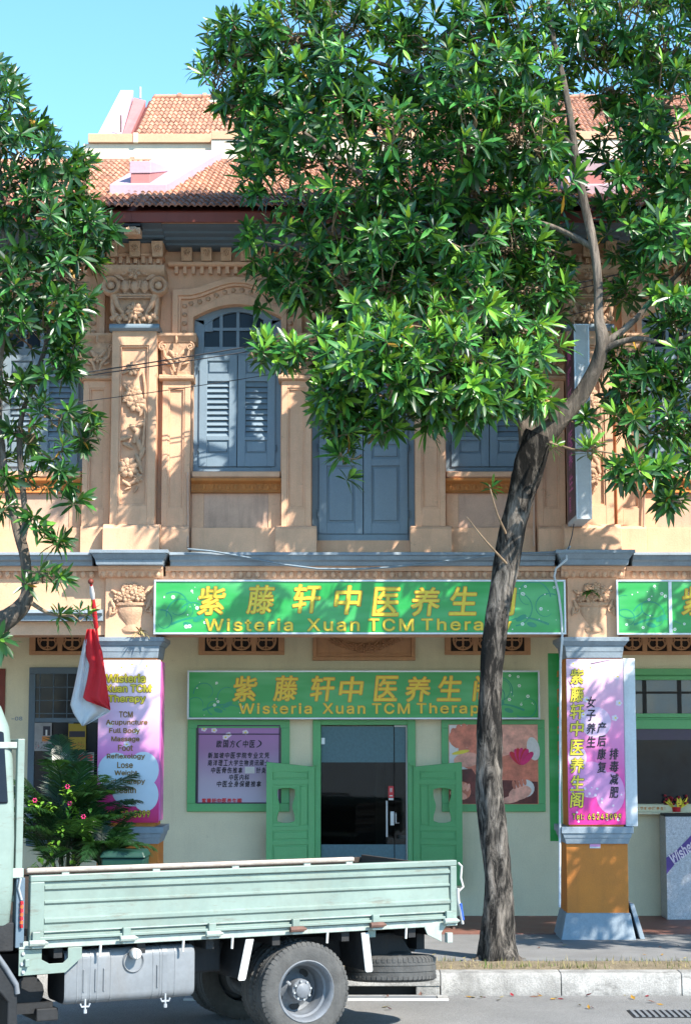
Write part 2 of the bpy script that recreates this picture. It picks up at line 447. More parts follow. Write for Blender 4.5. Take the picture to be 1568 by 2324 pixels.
def thick(mb, body, x0, x1, z0, z1, y, e, shear=0.0, k=8, spacing=1.0, m=0):
    # the same letters struck several times round a small circle: a bolder cut or an outline
    for i in range(k):
        a = 6.283*i/k; dx, dz = e*math.cos(a), e*math.sin(a)
        letter(mb, body, x0+dx, x1+dx, z0+dz, z1+dz, y+i*.0005, 0, shear, m, spacing=spacing)
_el = [0]
def ell(mb, cx, cz, rx, rz, y, m=0, n=20, a=0.0):
    _el[0] = (_el[0]+1) % 25; y -= _el[0]*.00001
    mb.add([(cx+rx*math.cos(t)*math.cos(a)-rz*math.sin(t)*math.sin(a), y, cz+rx*math.cos(t)*math.sin(a)+rz*math.sin(t)*math.cos(a)) for t in [2*math.pi*i/n for i in range(n)]], [tuple(range(n))], m)
def flatring(mb, cx, cz, r, w, y, m=0, n=16, a0=0, a1=2*math.pi):
    v = []
    for i in range(n+1):
        t = a0+(a1-a0)*i/n
        v += [(cx+(r-w)*math.cos(t), y, cz+(r-w)*math.sin(t)), (cx+(r+w)*math.cos(t), y, cz+(r+w)*math.sin(t))]
    mb.add(v, [(2*i, 2*i+1, 2*i+3, 2*i+2) for i in range(n)], m)
def flatcurve(mb, pts, w, y, m=0):
    v = []
    for i, (x, z) in enumerate(pts):
        a = pts[max(0, i-1)]; b = pts[min(len(pts)-1, i+1)]
        d = math.hypot(b[0]-a[0], b[1]-a[1]) or 1
        nx, nz = -(b[1]-a[1])/d, (b[0]-a[0])/d
        ww = w*(1-.7*i/len(pts))
        v += [(x-nx*ww, y, z-nz*ww), (x+nx*ww, y, z+nz*ww)]
    mb.add(v, [(2*i, 2*i+1, 2*i+3, 2*i+2) for i in range(len(pts)-1)], m)

# ================================================================== SETTING
ROADZ = -0.212
rnd = random.Random(4)
def sheet(name, m, x0, x1, y0, y1, z, nx=1, ny=1):
    mb = MB()
    for i in range(nx+1):
        for j in range(ny+1):
            mb.v.append((x0+(x1-x0)*i/nx, y0+(y1-y0)*j/ny, z))
    for i in range(nx):
        for j in range(ny):
            a = i*(ny+1)+j; mb.f.append((a, a+ny+1, a+ny+2, a+1)); mb.m.append(0)
    return struct(mb.build(name, m))
sheet('ground', M['concrete'], -700, 700, -700, 700, -.30)
sheet('road', M['asphalt'], -60, 60, -16, -3.02, ROADZ)
struct(MB().box(-60, 60, -1.94, 0.455, -.28, 0).build('pavement', M['pave']))
struct(MB().box(-60, 60, 0.459, 2.60, -.28, 0.012).build('five_foot_way', M['redfloor']))
fw = bpy.data.objects['five_foot_way']
# kerb: cast blocks with open joints
kerb = struct(MB().box(-60, 60, -2.74, -2.62, -.29, -.06).build('kerb', M['joint']))
jx = XX(999, 2209, -2.95)
def kerb_stone(x0, x1, slot=False):
    mb = MB(); zb = -.13 if slot else ROADZ-.03
    p = [(-2.965, zb), (-2.95, -.03), (-2.925, -.004), (-2.70, 0.0), (-2.70, zb)]
    mb.mould(p, x0+.003, x1-.003)
    return mb.build('kerb_stone', M['kerb'], kerb, bev=.007, smooth=50)
for i in range(-8, 6):
    x0 = jx + i*1.19
    kerb_stone(x0, x0+1.19, slot=(i == -1 or i == -2))
MB().box(jx-2.38, jx-.24, -2.80, -2.76, -.29, -.12).build('drain_mouth', M['black'], kerb)
MB().box(jx-.24, jx-.006, -2.955, -2.76, -.25, -.125).build('kerb_end', M['kerb'], kerb, bev=.01)
# verge of soil and thin grass between kerb and pavement
mb = MB()
NX, NY = 160, 10
for i in range(NX+1):
    for j in range(NY+1):
        x = -10+20*i/NX; y = -2.70+.76*j/NY
        e = math.sin(math.pi*j/NY)
        mb.v.append((x, y, -.012+.03*e*rnd.random()+.012*e))
for i in range(NX):
    for j in range(NY):
        a = i*(NY+1)+j; mb.f.append((a, a+NY+1, a+NY+2, a+1)); mb.m.append(0)
struct(mb.build('verge', M['soil'], smooth=60))
mb = MB()
for i in range(5200):
    x = rnd.uniform(-6, 5.2); y = rnd.uniform(-2.68, -1.97)
    if rnd.random() > .45+.5*math.sin(x*2.3+1.2*math.sin(x*5))*math.cos(y*7+x): continue
    if x > .9 and rnd.random() < .45 and y > -2.45: continue
    hh = rnd.uniform(.02, .07); a = rnd.uniform(0, 6.28); w = rnd.uniform(.003, .007); l = rnd.uniform(.0, .035)
    dx, dy = math.cos(a), math.sin(a)
    mb.add([(x-dy*w, y+dx*w, .0), (x+dy*w, y-dx*w, .0), (x+dx*l, y+dy*l, hh+.012)], [(0,1,2)], 0 if rnd.random() < .45 else 1)
tag(mb.build('verge_grass', [M['grass'], M['drygrass']]), 'thin green and dry grass on the soil strip behind the kerb', 'grass', kind='stuff')
# steel drain frame in the gutter, and an iron cover
dr = empty('gutter_drain', (jx-1.2, -3.2, ROADZ))
tag(dr, 'long grey steel drain frame set in the gutter behind the truck wheel', 'drain')
MB().box(-1.3, 1.15, -.10, .10, -.02, .012).build('steel_plate', M['tank'], dr, bev=.004)
MB().box(-1.3, 1.26, -.155, -.106, -.02, .016).build('edge_strip', M['white'], dr, bev=.004)
MB().box(-1.3, 1.26, .106, .145, -.02, .014).build('edge_strip', M['kerb'], dr, bev=.004)
MB().box(1.155, 1.26, -.10, .10, -.02, .020).build('corner_block', M['kerb'], dr, bev=.004)
dc = empty('drain_cover', (XX(1530, 2318, -4.1), -4.12, ROADZ))
tag(dc, 'dark ribbed iron drain cover in the road, low at the right edge', 'drain cover')
MB().box(-.42, .42, -.3, .14, -.02, .006).build('plate', M['chassis'], dc)
for i in range(14):
    MB().box(-.40+i*.058, -.37+i*.058, -.28, .12, .0, .014).build('rib', M['tank'], dc)

# ================================================================== SHOPHOUSES
RZ0 = at(784, 470, -.72).z
XC = 0.213; BAY = 5.42; S = 1/191.4
HB = BAY/2
zl_top, zl_bot = ZZ(1252, -.1), ZZ(1284, -.05)           # grey ledge between the storeys
z_plinth = ZZ(1195)
z_cap0, z_cap1 = ZZ(862), ZZ(757)                        # small capitals
z_frieze = ZZ(622)
z_eave = 8.36
WXC = 291*S; WHW = 101*S; DHW = 118*S
z_sp, z_top = ZZ(714), ZZ(684)
z_sill = ZZ(1064); z_door = ZZ(1222)
WY = .30
def arc(hw, zs, zt, n=20):
    return [(-hw+2*hw*i/n, zs+(zt-zs)*(1-(2*i/n-1)**2)) for i in range(n+1)]
def bump(hw, zs, zt, flat, n=28):
    out = []
    for i in range(n+1):
        x = -hw+2*hw*i/n; t = min(1, abs(x)/(hw-flat))
        out.append((x, zs+(zt-zs)*.5*(1+math.cos(math.pi*t))))
    return out
# shared meshes
def slat_mesh(w):
    mb = MB()
    mb.hexa([(-w/2,-.024,-.030),(w/2,-.024,-.030),(w/2,-.014,-.034),(-w/2,-.014,-.034)], [(-w/2,.014,.034),(w/2,.014,.034),(w/2,.024,.030),(-w/2,.024,.030)])
    return mb.mesh('slat', M['blue'])
SLAT = slat_mesh(54*S); SLATD = slat_mesh(70*S)
DENTIL = MB().box(-.021, .021, -.065, 0, -.085, 0).mesh('dentil', M['peach'])
EGG = MB().blob((0, 0, 0), (.036, .036, .042), 7, 5).mesh('bead', M['peach'], 80)
EGGS = MB().blob((0, 0, 0), (.034, .03, .03), 7, 4).mesh('egg', M['relief'], 80)
mb = MB().hexa([(-.062,-.05,-.17),(.062,-.05,-.17),(.062,.02,-.17),(-.062,.02,-.17)], [(-.066,-.13,0),(.066,-.13,0),(.066,.02,0),(-.066,.02,0)])
for k in range(6): mb.blob((.026*math.cos(k*1.047), -.10, -.075+.032*math.sin(k*1.047)), (.016, .02, .018), 6, 4)
mb.blob((0, -.105, -.075), (.016, .02, .016), 6, 4)
BRACKET = mb.mesh('bracket', M['relief'], 40)

def flower(mb, cx, cz, y, r, n=7, d=.5, m=0):
    for k in range(n):
        a = 6.283*k/n+r*9
        rot = Matrix.Rotation(-a, 3, 'Y')
        mb.blob((cx+.62*r*math.cos(a), y, cz+.62*r*math.sin(a)), (.46*r, d*r*.55, .34*r), 7, 5, m, rot)
    for k in range(4):
        a = 6.283*k/4+.4
        mb.blob((cx+.26*r*math.cos(a), y-.22*d*r, cz+.26*r*math.sin(a)), (.26*r, d*r*.5, .22*r), 6, 4, m, Matrix.Rotation(-a, 3, 'Y'))
    mb.blob((cx, y-.3*d*r, cz), (.17*r, d*r*.45, .17*r), 6, 4, m)
def leafy(mb, cx, cz, y, r, a, m=0):
    mb.blob((cx, y, cz), (r, .22*r+.012, .36*r), 7, 5, m, Matrix.Rotation(-a, 3, 'Y'))
def spiral(mb, cx, cz, y, r, rad, turns=1.6, s=1, m=0, a0=0):
    pts = []; n = int(18*turns)
    for i in range(n+1):
        t = i/n; a = a0+s*6.283*turns*t; q = r*(1-.78*t)
        pts.append((cx+q*math.cos(a), y-.35*rad*t*3, cz+q*math.sin(a)))
    mb.tube(pts, [rad*(1-.4*i/n) for i in range(n+1)], 6, m)

def panel_pilaster(mb, x0, x1, z0, z1, yf, px0, px1, pz0, pz1, yb=.55, dep=.022):
    # shaft with a sunk, twice-moulded panel
    mb.box(x0, px0, yf, yb, z0, z1); mb.box(px1, x1, yf, yb, z0, z1)
    mb.box(px0, px1, yf, yb, z0, pz0); mb.box(px0, px1, yf, yb, pz1, z1)
    w = .022
    mb.box(px0, px0+w, yf+dep*.5, yb, pz0, pz1); mb.box(px1-w, px1, yf+dep*.5, yb, pz0, pz1)
    mb.box(px0+w, px1-w, yf+dep*.5, yb, pz0, pz0+w); mb.box(px0+w, px1-w, yf+dep*.5, yb, pz1-w, pz1)
    mb.box(px0+w, px1-w, yf+dep*1.6, yb, pz0+w, pz1-w)

def main_capital(parent, cx, yf):
    # leafy capital with two cupped scrolls, three shields and a rose
    z0, z1 = ZZ(737), ZZ(612)
    H = z1-z0
    mb = MB()
    w0, w1 = .27, .30
    mb.hexa([(cx-w0,yf+.03,z0),(cx+w0,yf+.03,z0),(cx+w0,.55,z0),(cx-w0,.55,z0)], [(cx-w1,yf-.03,z1-.16),(cx+w1,yf-.03,z1-.16),(cx+w1,.55,z1-.16),(cx-w1,.55,z1-.16)])
    mb.mould([(yf-.05,z1-.13),(yf-.13,z1-.07),(yf-.15,z1-.03),(yf-.15,z1),(.5,z1),(.5,z1-.13)], cx-.36, cx+.36)
    mb.mould([(yf-.02,z1-.17),(yf-.06,z1-.12),(.5,z1-.12),(.5,z1-.17)], cx-.33, cx+.33)
    for k, dx in ((0,-.12),(1,0),(2,.12)):
        mb.blob((cx+dx, yf-.06, z1-.24), (.05,.045,.075), 8, 6)
        mb.tube([(cx+dx-.062, yf-.06, z1-.17), (cx+dx-.05, yf-.06, z1-.26), (cx+dx, yf-.06, z1-.325), (cx+dx+.05, yf-.06, z1-.26), (cx+dx+.062, yf-.06, z1-.17)], .011, 5)
    mb.tube([(cx-.24, yf-.05, z1-.345), (cx+.24, yf-.05, z1-.345)], .016, 6)
    mb.tube([(cx-.22, yf-.05, z1-.375), (cx+.22, yf-.05, z1-.375)], .011, 6)
    for s in (-1, 1):
        vx, vz = cx+s*.285, z1-.235
        mb.lathe([(.055,-.01),(.075,-.05),(.098,-.07),(.112,-.05),(.112,.10)], 18, 0, 'y', (vx, yf-.05, vz))
        mb.blob((vx, yf-.075, vz), (.05,.04,.05), 8, 6)
        mb.tube([(vx-s*.03, yf-.05, vz-.10), (cx+s*.20, yf-.05, z0+.20), (cx+s*.13, yf-.05, z0+.10)], [.045,.035,.018], 6)
        mb.tube([(vx-s*.02, yf-.04, vz-.10), (cx+s*.262, yf-.04, z0+.16), (cx+s*.24, yf-.05, z0+.05)], [.03,.03,.025], 6)
        leafy(mb, cx+s*.19, z1-.13, yf-.07, .075, s*.5)
        leafy(mb, cx+s*.11, z1-.09, yf-.09, .05, -s*.4)
        for q in range(5):
            mb.blob((cx+s*(.10+.04*q), yf-.03, z0+.05+.035*(q % 2)), (.04,.04,.035), 7, 5)
        leafy(mb, cx+s*.20, z0+.03, yf-.03, .06, s*1.0)
    flower(mb, cx, z1-.085, yf-.12, .085, 6, .7)
    flower(mb, cx, z0+.135, yf-.05, .105, 8, .7)
    for q in range(7):
        a = 3.5+q*.40
        leafy(mb, cx+.14*math.cos(a), z0+.12+.10*math.sin(a), yf-.03, .05, a)
    mb.build('capital', M['relief'], parent, smooth=40)

def small_capital(parent, x0, x1, yf):
    cx = (x0+x1)/2; hw = (x1-x0)/2
    mb = MB()
    mb.hexa([(x0,yf,z_cap0+.07),(x1,yf,z_cap0+.07),(x1,.55,z_cap0+.07),(x0,.55,z_cap0+.07)], [(x0-.03,yf-.04,z_cap1-.09),(x1+.03,yf-.04,z_cap1-.09),(x1+.03,.55,z_cap1-.09),(x0-.03,.55,z_cap1-.09)])
    mb.mould([(yf-.05,z_cap1-.10),(yf-.07,z_cap1-.06),(yf-.10,z_cap1-.03),(yf-.10,z_cap1),(.5,z_cap1),(.5,z_cap1-.10)], x0-.07, x1+.07)
    mb.mould([(yf-.02,z_cap0),(yf-.055,z_cap0+.02),(yf-.055,z_cap0+.05),(yf-.01,z_cap0+.075),(.5,z_cap0+.075),(.5,z_cap0)], x0-.04, x1+.04)
    for s in (-1, 1):
        spiral(mb, cx+s*(hw-.005), z_cap1-.16, yf-.06, .052, .016, 1.5, -s, 0, 1.5 if s > 0 else 1.6)
        for q in range(3):
            leafy(mb, cx+s*(.05+.03*q), z_cap1-.25-.055*q, yf-.04, .075-.012*q, s*(.9-.25*q))
        mb.tube([(cx+s*.02, yf-.05, z_cap0+.10), (cx+s*.05, yf-.06, z_cap0+.2), (cx+s*(hw-.03), yf-.06, z_cap0+.29), (cx+s*(hw-.0), yf-.06, z_cap1-.13)], [.016,.018,.018,.015], 6)
    flower(mb, cx, z_cap0+.27, yf-.05, .062, 6, .6)
    leafy(mb, cx, z_cap1-.08, yf-.10, .05, 1.57)
    mb.build('capital', M['relief'], parent, smooth=40)

def floral_panel(parent, cx, yf):
    # stucco roses climbing a stem in the panel of the great pilaster
    mb = MB(); r2 = random.Random(9)
    y = yf+.03
    def P(dx, py): return cx+dx*S, ZZ(py, .05)
    for dx, py, r, n in ((-4, 838, .085, 7), (-2, 893, .10, 8), (6, 915, .115, 8), (-14, 905, .07, 6), (-10, 1062, .12, 8), (12, 1085, .06, 6)):
        x, z = P(dx, py); flower(mb, x, z, y-.02, r, n, .45)
    for dx, py, r, a in ((-18,995,.085,.3),(-12,1012,.08,-.5),(4,975,.10,2.4),(14,965,.10,.7),(8,990,.11,1.2),(14,1010,.10,1.9),(20,1030,.09,1.2),(12,1045,.09,2.0),(2,1095,.07,.4),(-14,1098,.07,2.6),(8,1112,.05,1.0),(18,935,.07,1.2),(-18,880,.06,2.2),(-20,845,.05,.5),(18,1065,.07,1.9)):
        x, z = P(dx, py); leafy(mb, x, z, y-.012, r, a)
    mb.tube([P(20, 845)[0:1]+(y-.01,)+P(20, 845)[1:], P(25, 880)[0:1]+(y-.01,)+P(25, 880)[1:], P(26, 950)[0:1]+(y-.02,)+P(26, 950)[1:], P(22, 1010)[0:1]+(y-.02,)+P(22, 1010)[1:], P(10, 1060)[0:1]+(y-.01,)+P(10, 1060)[1:]], .016, 6)
    for q in range(26):
        x, z = P(r2.uniform(-24, 24), r2.uniform(1040, 1110)); leafy(mb, x, z, y-.005, r2.uniform(.02,.045), r2.uniform(0, 3))
    mb.build('floral_relief', M['relief'], parent, smooth=40)

def basket(parent, cx, yf, py0=1322):
    mb = MB()
    def z(py): return ZZ(py, 0)
    k = 1322-py0
    mb.lathe([(.0,z(1434)),(.10,z(1434)),(.11,z(1428)),(.06,z(1420)),(.07,z(1416)),(.145,z(1396)),(.165,z(1384)),(.15,z(1378)),(.20,z(1374)),(.20,z(1368)),(.0,z(1368))], 18, 0, 'z', (cx, yf+.01, 0), .35)
    for dx, py, r in ((-15,1352,.085),(13,1350,.085),(0,1340,.065),(-28,1358,.052),(26,1356,.052),(-4,1364,.05),(8,1330,.045),(-12,1332,.045),(23,1338,.042)):
        flower(mb, cx+dx*S, z(py), yf-.04, r, 6, .7)
    for s in (-1, 1):
        leafy(mb, cx+s*40*S, z(1372), yf-.02, .07, s*1.2); leafy(mb, cx+s*46*S, z(1388), yf-.02, .06, s*1.7)
        leafy(mb, cx+s*36*S, z(1345), yf-.02, .06, s*.6)
        spiral(mb, cx+s*40*S, z(1384), yf-.02, .05, .012, 1.2, s)
    mb.build('flower_basket', M['relief'], parent, smooth=40)

def fan_window(parent, cx):
    fr = MB(); y0, y1 = .385, .46
    hw = WHW
    o = [(cx+x, z) for x, z in arc(hw, z_sp+.0, z_top+.005)]
    gi = 78*S
    i_ = [(cx+x, z) for x, z in arc(gi, ZZ(739, .4), ZZ(708, .4))]
    fr.strip([(cx+x*gi/hw, z) for x, z in arc(hw, ZZ(739, .4), ZZ(708, .4))], o, y0, y1)
    zt = ZZ(787, .4); zb = z_sill
    fr.box(cx-hw, cx-gi, y0, y1, zb, z_sp+.002); fr.box(cx+gi, cx+hw, y0, y1, zb, z_sp+.002)
    zz = ZZ(805, .4)
    fr.box(cx-gi, cx+gi, y0+.004, y1, zz, zt)
    for s in (-1, 1):
        xs = sorted((cx+s*hw, cx+s*(gi-.10))); fr.box(xs[0], xs[1], y0+.012, y1-.012, z_sp-.14, z_sp+.10)
    fr.box(cx-gi, cx+gi, y0, y1+.02, zb, zb+.062)
    f = fr.build('window_frame', M['blue'], parent, bev=.004)
    zm = ZZ(746.5, .4)
    for k in range(3):
        x = cx-gi+2*gi*(k+1)/4
        MB().box(x-.019, x+.019, y0+.012, y1-.01, zt, ZZ(706, .4)).build('muntin', M['blue'], f)
    MB().box(cx-gi, cx+gi, y0+.016, y1-.012, zm-.018, zm+.018).build('muntin', M['blue'], f)
    for k in range(4):
        a = cx-gi+2*gi*k/4; b = cx-gi+2*gi*(k+1)/4
        MB().box(a, b, .438, .45, zt, zm).build('pane', M['pane'], f)
        MB().box(a, b, .438, .45, zm, ZZ(700, .4)).build('pane', M['pane'], f)
    MB().box(cx-hw, cx+hw, .47, .5, zb, z_top).build('backing', M['room'], f)
    # two shutters
    for s in (-1, 1):
        a, b = (cx-88*S, cx-.8*S) if s < 0 else (cx+.8*S, cx+88*S)
        zb1, zt1 = zb+.066, zz-.004
        sh = MB(); w = .095; y = .36
        sh.box(a, a+w, y, .43, zb1, zt1); sh.box(b-w, b, y, .43, zb1, zt1)
        marks = [(ZZ(1050,.4), ZZ(1030,.4)), (ZZ(1000,.4), ZZ(992,.4)), (ZZ(866,.4), ZZ(849,.4)), (ZZ(820,.4), zt1)]
        marks[0] = (zb1, marks[0][1])
        for q0, q1 in marks: sh.box(a+w, b-w, y, .43, q0, q1)
        leaf = sh.build('shutter', M['blue'], parent, bev=.004)
        for q0, q1 in ((marks[0][1], marks[1][0]), (marks[2][1], marks[3][0])):
            MB().box(a+w, b-w, y+.03, .43, q0, q1).build('panel_back', M['blue'], leaf)
            MB().box(a+w+.022, b-w-.022, y+.008, .42, q0+.022, q1-.022).build('panel', M['blue'], leaf, bev=.006)
        q0, q1 = marks[1][1], marks[2][0]
        n = 10
        for k in range(n):
            put('slat', SLAT, leaf, ((a+b)/2, y+.036, q0+(q1-q0)*(k+.5)/n))
        MB().box(a+w, b-w, .425, .43, q0, q1).build('slat_back', M['room'], leaf)
        hx = a-.008 if s < 0 else b+.008
        for py in (835, 1018):
            MB().tube([(hx, y-.004, ZZ(py,.4)-.04), (hx, y-.004, ZZ(py,.4)+.04)], .009, 6).build('hinge', M['bluedk'], leaf)

def balcony_door(parent, cx):
    hw = DHW; y0, y1 = .385, .46
    fr = MB()
    gi = 92*S
    fr.strip([(cx+x, z) for x, z in arc(hw, ZZ(739, .4), ZZ(708, .4))], [(cx+x, z) for x, z in arc(hw, z_sp, z_top+.005)], y0, y1)
    jl = 102*S
    fr.box(cx-hw, cx-jl-.004, y0, y1, z_door, z_sp); fr.box(cx+jl+.004, cx+hw, y0, y1, z_door, z_sp)
    fr.box(cx-jl-.004, cx+jl+.004, y0-.02, y1, z_door, z_door+.078)
    zt, zz = ZZ(787, .4), ZZ(805, .4)
    fr.box(cx-jl-.004, cx+jl+.004, y0, y1, zz, zt)
    f = fr.build('door_frame', M['blue'], parent, bev=.004)
    zm = ZZ(746.5, .4)
    for k in range(5):
        x = cx-jl+2*jl*(k+.5)/5+jl/5
        if k < 4: MB().box(x-.019, x+.019, y0+.012, y1-.01, zt, ZZ(706, .4)).build('muntin', M['blue'], f)
    for k in range(5):
        a = cx-jl+2*jl*k/5; b = a+2*jl/5
        MB().box(a, b, .438, .45, zt, zm-.002).build('pane', M['pane'], f)
        MB().box(a, b, .438, .45, zm+.002, ZZ(700, .4)).build('pane', M['pane'], f)
    MB().box(cx-jl, cx+jl, y0+.016, y1-.012, zm-.018, zm+.018).build('muntin', M['blue'], f)
    MB().box(cx-hw, cx+hw, .47, .5, z_door, z_top).build('backing', M['room'], f)
    for s in (-1, 1):
        a, b = (cx-jl, cx-.9*S) if s < 0 else (cx+.9*S, cx+jl)
        zb1, zt1 = z_door+.082, zz-.004
        y = .35; w = .095
        sh = MB()
        sh.box(a, a+w, y, .43, zb1, zt1); sh.box(b-w, b, y, .43, zb1, zt1)
        q = [(zb1, ZZ(1188,.4)), (ZZ(1058,.4), ZZ(1042,.4)), (ZZ(1009,.4), ZZ(995,.4)), (ZZ(828,.4), zt1)]
        for q0, q1 in q: sh.box(a+w, b-w, y, .43, q0, q1)
        leaf = sh.build('door_leaf', M['blue'], parent, bev=.004)
        for q0, q1 in ((q[0][1], q[1][0]), (q[1][1], q[2][0])):
            MB().box(a+w, b-w, y+.03, .43, q0, q1).build('panel_back', M['blue'], leaf)
            MB().box(a+w+.03, b-w-.03, y+.006, .42, q0+.03, q1-.03).build('panel', M['blue'], leaf, bev=.008)
        q0, q1 = q[2][1], q[3][0]
        for k in range(14):
            put('slat', SLATD, leaf, ((a+b)/2, y+.036, q0+(q1-q0)*(k+.5)/14))
        MB().box(a+w, b-w, .425, .43, q0, q1).build('slat_back', M['room'], leaf)
        hx = a-.008 if s < 0 else b+.008
        for py in (1018, 1168):
            MB().tube([(hx, y-.004, ZZ(py,.4)-.05), (hx, y-.004, ZZ(py,.4)+.05)], .011, 6).build('hinge', M['bluedk'], leaf)

def architrave(parent, cx):
    y = WY
    # nested bands rising in an eyebrow over the window
    zc = z_cap1+.002
    def line(hw, zs, zt, flat):
        return [(cx-hw, zc)] + [(cx+x, z) for x, z in bump(hw, zs, zt, flat)] + [(cx+hw, zc)]
    L0 = line(WHW+.012, z_sp+.0, ZZ(682,.3), .0)
    L0 = [(cx-WHW-.004, zc)] + [(cx+x, z) for x, z in arc(WHW+.004, z_sp+.004, z_top+.004, 28)] + [(cx+WHW+.004, zc)]
    L1 = line(WHW+.07, ZZ(699,.3), ZZ(667,.3), .03)
    L2 = line(WHW+.155, ZZ(681,.3), ZZ(651,.3), .06)
    L3 = line(WHW+.185, ZZ(674,.3), ZZ(645,.3), .08)
    L4 = line(WHW+.255, ZZ(660,.3), ZZ(632,.3), .12)
    mb = MB()
    mb.strip(L0, L1, y-.055, y+.05); mb.strip(L1, L2, y-.03, y+.05); mb.strip(L2, L3, y-.07, y+.05); mb.strip(L3, L4, y-.10, y+.05)
    a = mb.build('architrave', M['peach'], parent, bev=.006)
    # egg moulding in the sunk band
    mid = [((p[0]+q[0])/2, (p[1]+q[1])/2) for p, q in zip(L1, L2)]
    d = [0]
    for p, q in zip(mid, mid[1:]): d.append(d[-1]+math.hypot(q[0]-p[0], q[1]-p[1]))
    n = int(d[-1]/.105)
    for k in range(n):
        t = d[-1]*(k+.5)/n
        i = max(j for j in range(len(d)-1) if d[j] <= t)
        u = (t-d[i])/(d[i+1]-d[i])
        x = mid[i][0]+(mid[i+1][0]-mid[i][0])*u; z = mid[i][1]+(mid[i+1][1]-mid[i][1])*u
        put('egg', EGGS, a, (x, y-.035, z))

SHIFT = {}
def shophouse(k, label):
    H = empty('shophouse', (XC+k*BAY, 0, 0))
    tag(H, label, 'shophouse', 'shophouses in the terrace row')
    near = k == 0
    # ---------------- upper wall
    w = MB(); y0, y1 = WY, .62
    zt = 8.45
    for s in (-1, 1):
        xs = sorted((s*HB, s*(WXC+WHW))); w.box(xs[0], xs[1], y0, y1, zl_bot-.05, zt)
        xs = sorted((s*(WXC-WHW), s*DHW)); w.box(xs[0], xs[1], y0, y1, zl_bot-.05, zt)
        cx = s*WXC
        a = arc(WHW, z_sp, z_top)
        w.strip([(cx+x, z) for x, z in a], [(cx+x, zt) for x, z in a], y0, y1)
        w.box(cx-WHW, cx+WHW, y0+.002, y1, zl_bot-.05, z_sill)
    a = arc(DHW, z_sp, z_top)
    w.strip(a, [(x, zt) for x, z in a], y0, y1)
    w.box(-DHW, DHW, y0+.03, y1, zl_bot-.05, z_door)
    w.build('upper_wall', M['peach'], H)
    for s in (-1, 1):
        cx = s*WXC
        fan_window(H, cx)
        architrave(H, cx)
        # sill, ochre moulding and apron panel
        MB().mould([(.20,z_sill-.02),(.20,z_sill-.075),(.25,z_sill-.11),(.31,z_sill-.11),(.40,z_sill-.01),(.30,z_sill-.003)], cx-WHW+.003, cx+WHW-.003).build('sill', M['peach'], H, bev=.005)
        zo0, zo1 = ZZ(1117,.2), ZZ(1085,.2)
        om = MB().mould([(.19,zo1),(.19,zo1-.03),(.225,zo1-.05),(.25,zo1-.06),(.25,zo0+.03),(.225,zo0),(.33,zo0),(.33,zo1)], cx-WHW-.01, cx+WHW+.01).build('sill_moulding', M['ochre'], H, bev=.004)
        e = MB()
        for q in range(11):
            x = cx-WHW+2*WHW*(q+.5)/11
            e.blob((x, .25, (zo0+zo1)/2-.02), (.026,.022,.036), 7, 5)
            e.tube([(x-.04,.248,zo1-.065),(x-.03,.245,zo0+.05),(x,.245,zo0+.035),(x+.03,.245,zo0+.05),(x+.04,.248,zo1-.065)], .007, 5)
        e.build('egg_moulding', M['ochre'], om, smooth=50)
        pz0, pz1 = z_plinth+.005, zo0-.004
        for xa, xb in ((cx-WHW, cx-74*S), (cx+74*S, cx+WHW)): MB().box(xa, xb, .275, .31, pz0, pz1).build('apron', M['peach'], H)
        MB().box(cx-74*S, cx+74*S, .285, .31, pz0, pz1).build('apron_panel', M['peachpanel'], H, bev=.004)
        MB().box(cx-WHW, cx+WHW, .215, .31, zl_top-.03, z_plinth).build('plinth_band', M['peach'], H, bev=.006)
    balcony_door(H, 0)
    # ---------------- pilasters
    def half_pilaster(x0, x1, yf, b):
        mb = MB()
        panel_pilaster(mb, x0, x1, z_plinth, z_cap0, yf, x0+13*S, x1-13*S, ZZ(1152), ZZ(878))
        p = mb.build('pilaster', M['peach'], H, bev=.004)
        small_capital(p, x0, x1, yf)
        MB().mould([(yf-.07,zl_top-.03),(yf-.07,z_plinth-.03),(yf-.045,z_plinth),(yf-.01,z_plinth+.012),(.5,z_plinth+.012),(.5,zl_top-.03)], x0-b, x1+b).build('plinth', M['peach'], p, bev=.005)
        # strip standing on the capital between the window surrounds
        return p
    for s in (-1, 1):
        xs = sorted((s*(153-34)*S, s*(153+34)*S)); half_pilaster(xs[0], xs[1], .15, 13*S)
        xs = sorted((s*(424-28)*S, s*(424+36)*S)); half_pilaster(xs[0], xs[1], .15, .0 if s else 0)
    cx = -HB-.02; hw = 51*S; yf = .0
    mb = MB()
    zs0, zs1 = z_plinth, ZZ(750, 0)
    panel_pilaster(mb, cx-hw, cx+hw, zs0, zs1, yf, cx-33*S, cx+33*S, ZZ(1147,0), ZZ(783,0), .55, .03)
    P = mb.build('great_pilaster', M['peach'], H, bev=.005)
    floral_panel(P, cx, yf)
    MB().mould([(yf-.09,zl_top-.03),(yf-.09,z_plinth-.04),(yf-.05,z_plinth),(yf-.01,z_plinth+.015),(.5,z_plinth+.015),(.5,zl_top-.03)], cx-64*S, cx+64*S).build('plinth', M['peach'], P, bev=.006)
    MB().mould([(yf-.03,zs1-.005),(yf-.07,zs1+.02),(yf-.07,zs1+.05),(yf-.045,zs1+.075),(.5,zs1+.075),(.5,zs1-.005)], cx-57*S, cx+57*S).build('neck_slab', M['blue'], P, bev=.006)
    main_capital(P, cx, yf)
    # ---------------- frieze: brackets, dentils, cornice
    zd = ZZ(600, .2); zbr = ZZ(556, .15)
    fz = MB().mould([(.19,zd-.012),(.175,zd+.0),(.175,zd+.03),(.21,zd+.04),(.31,zd+.04),(.31,zd-.02),(.21,zd-.02)], -HB+.35, HB-.35)
    fzo = fz.build('frieze_moulding', M['peach'], H, bev=.004)
    n = 45
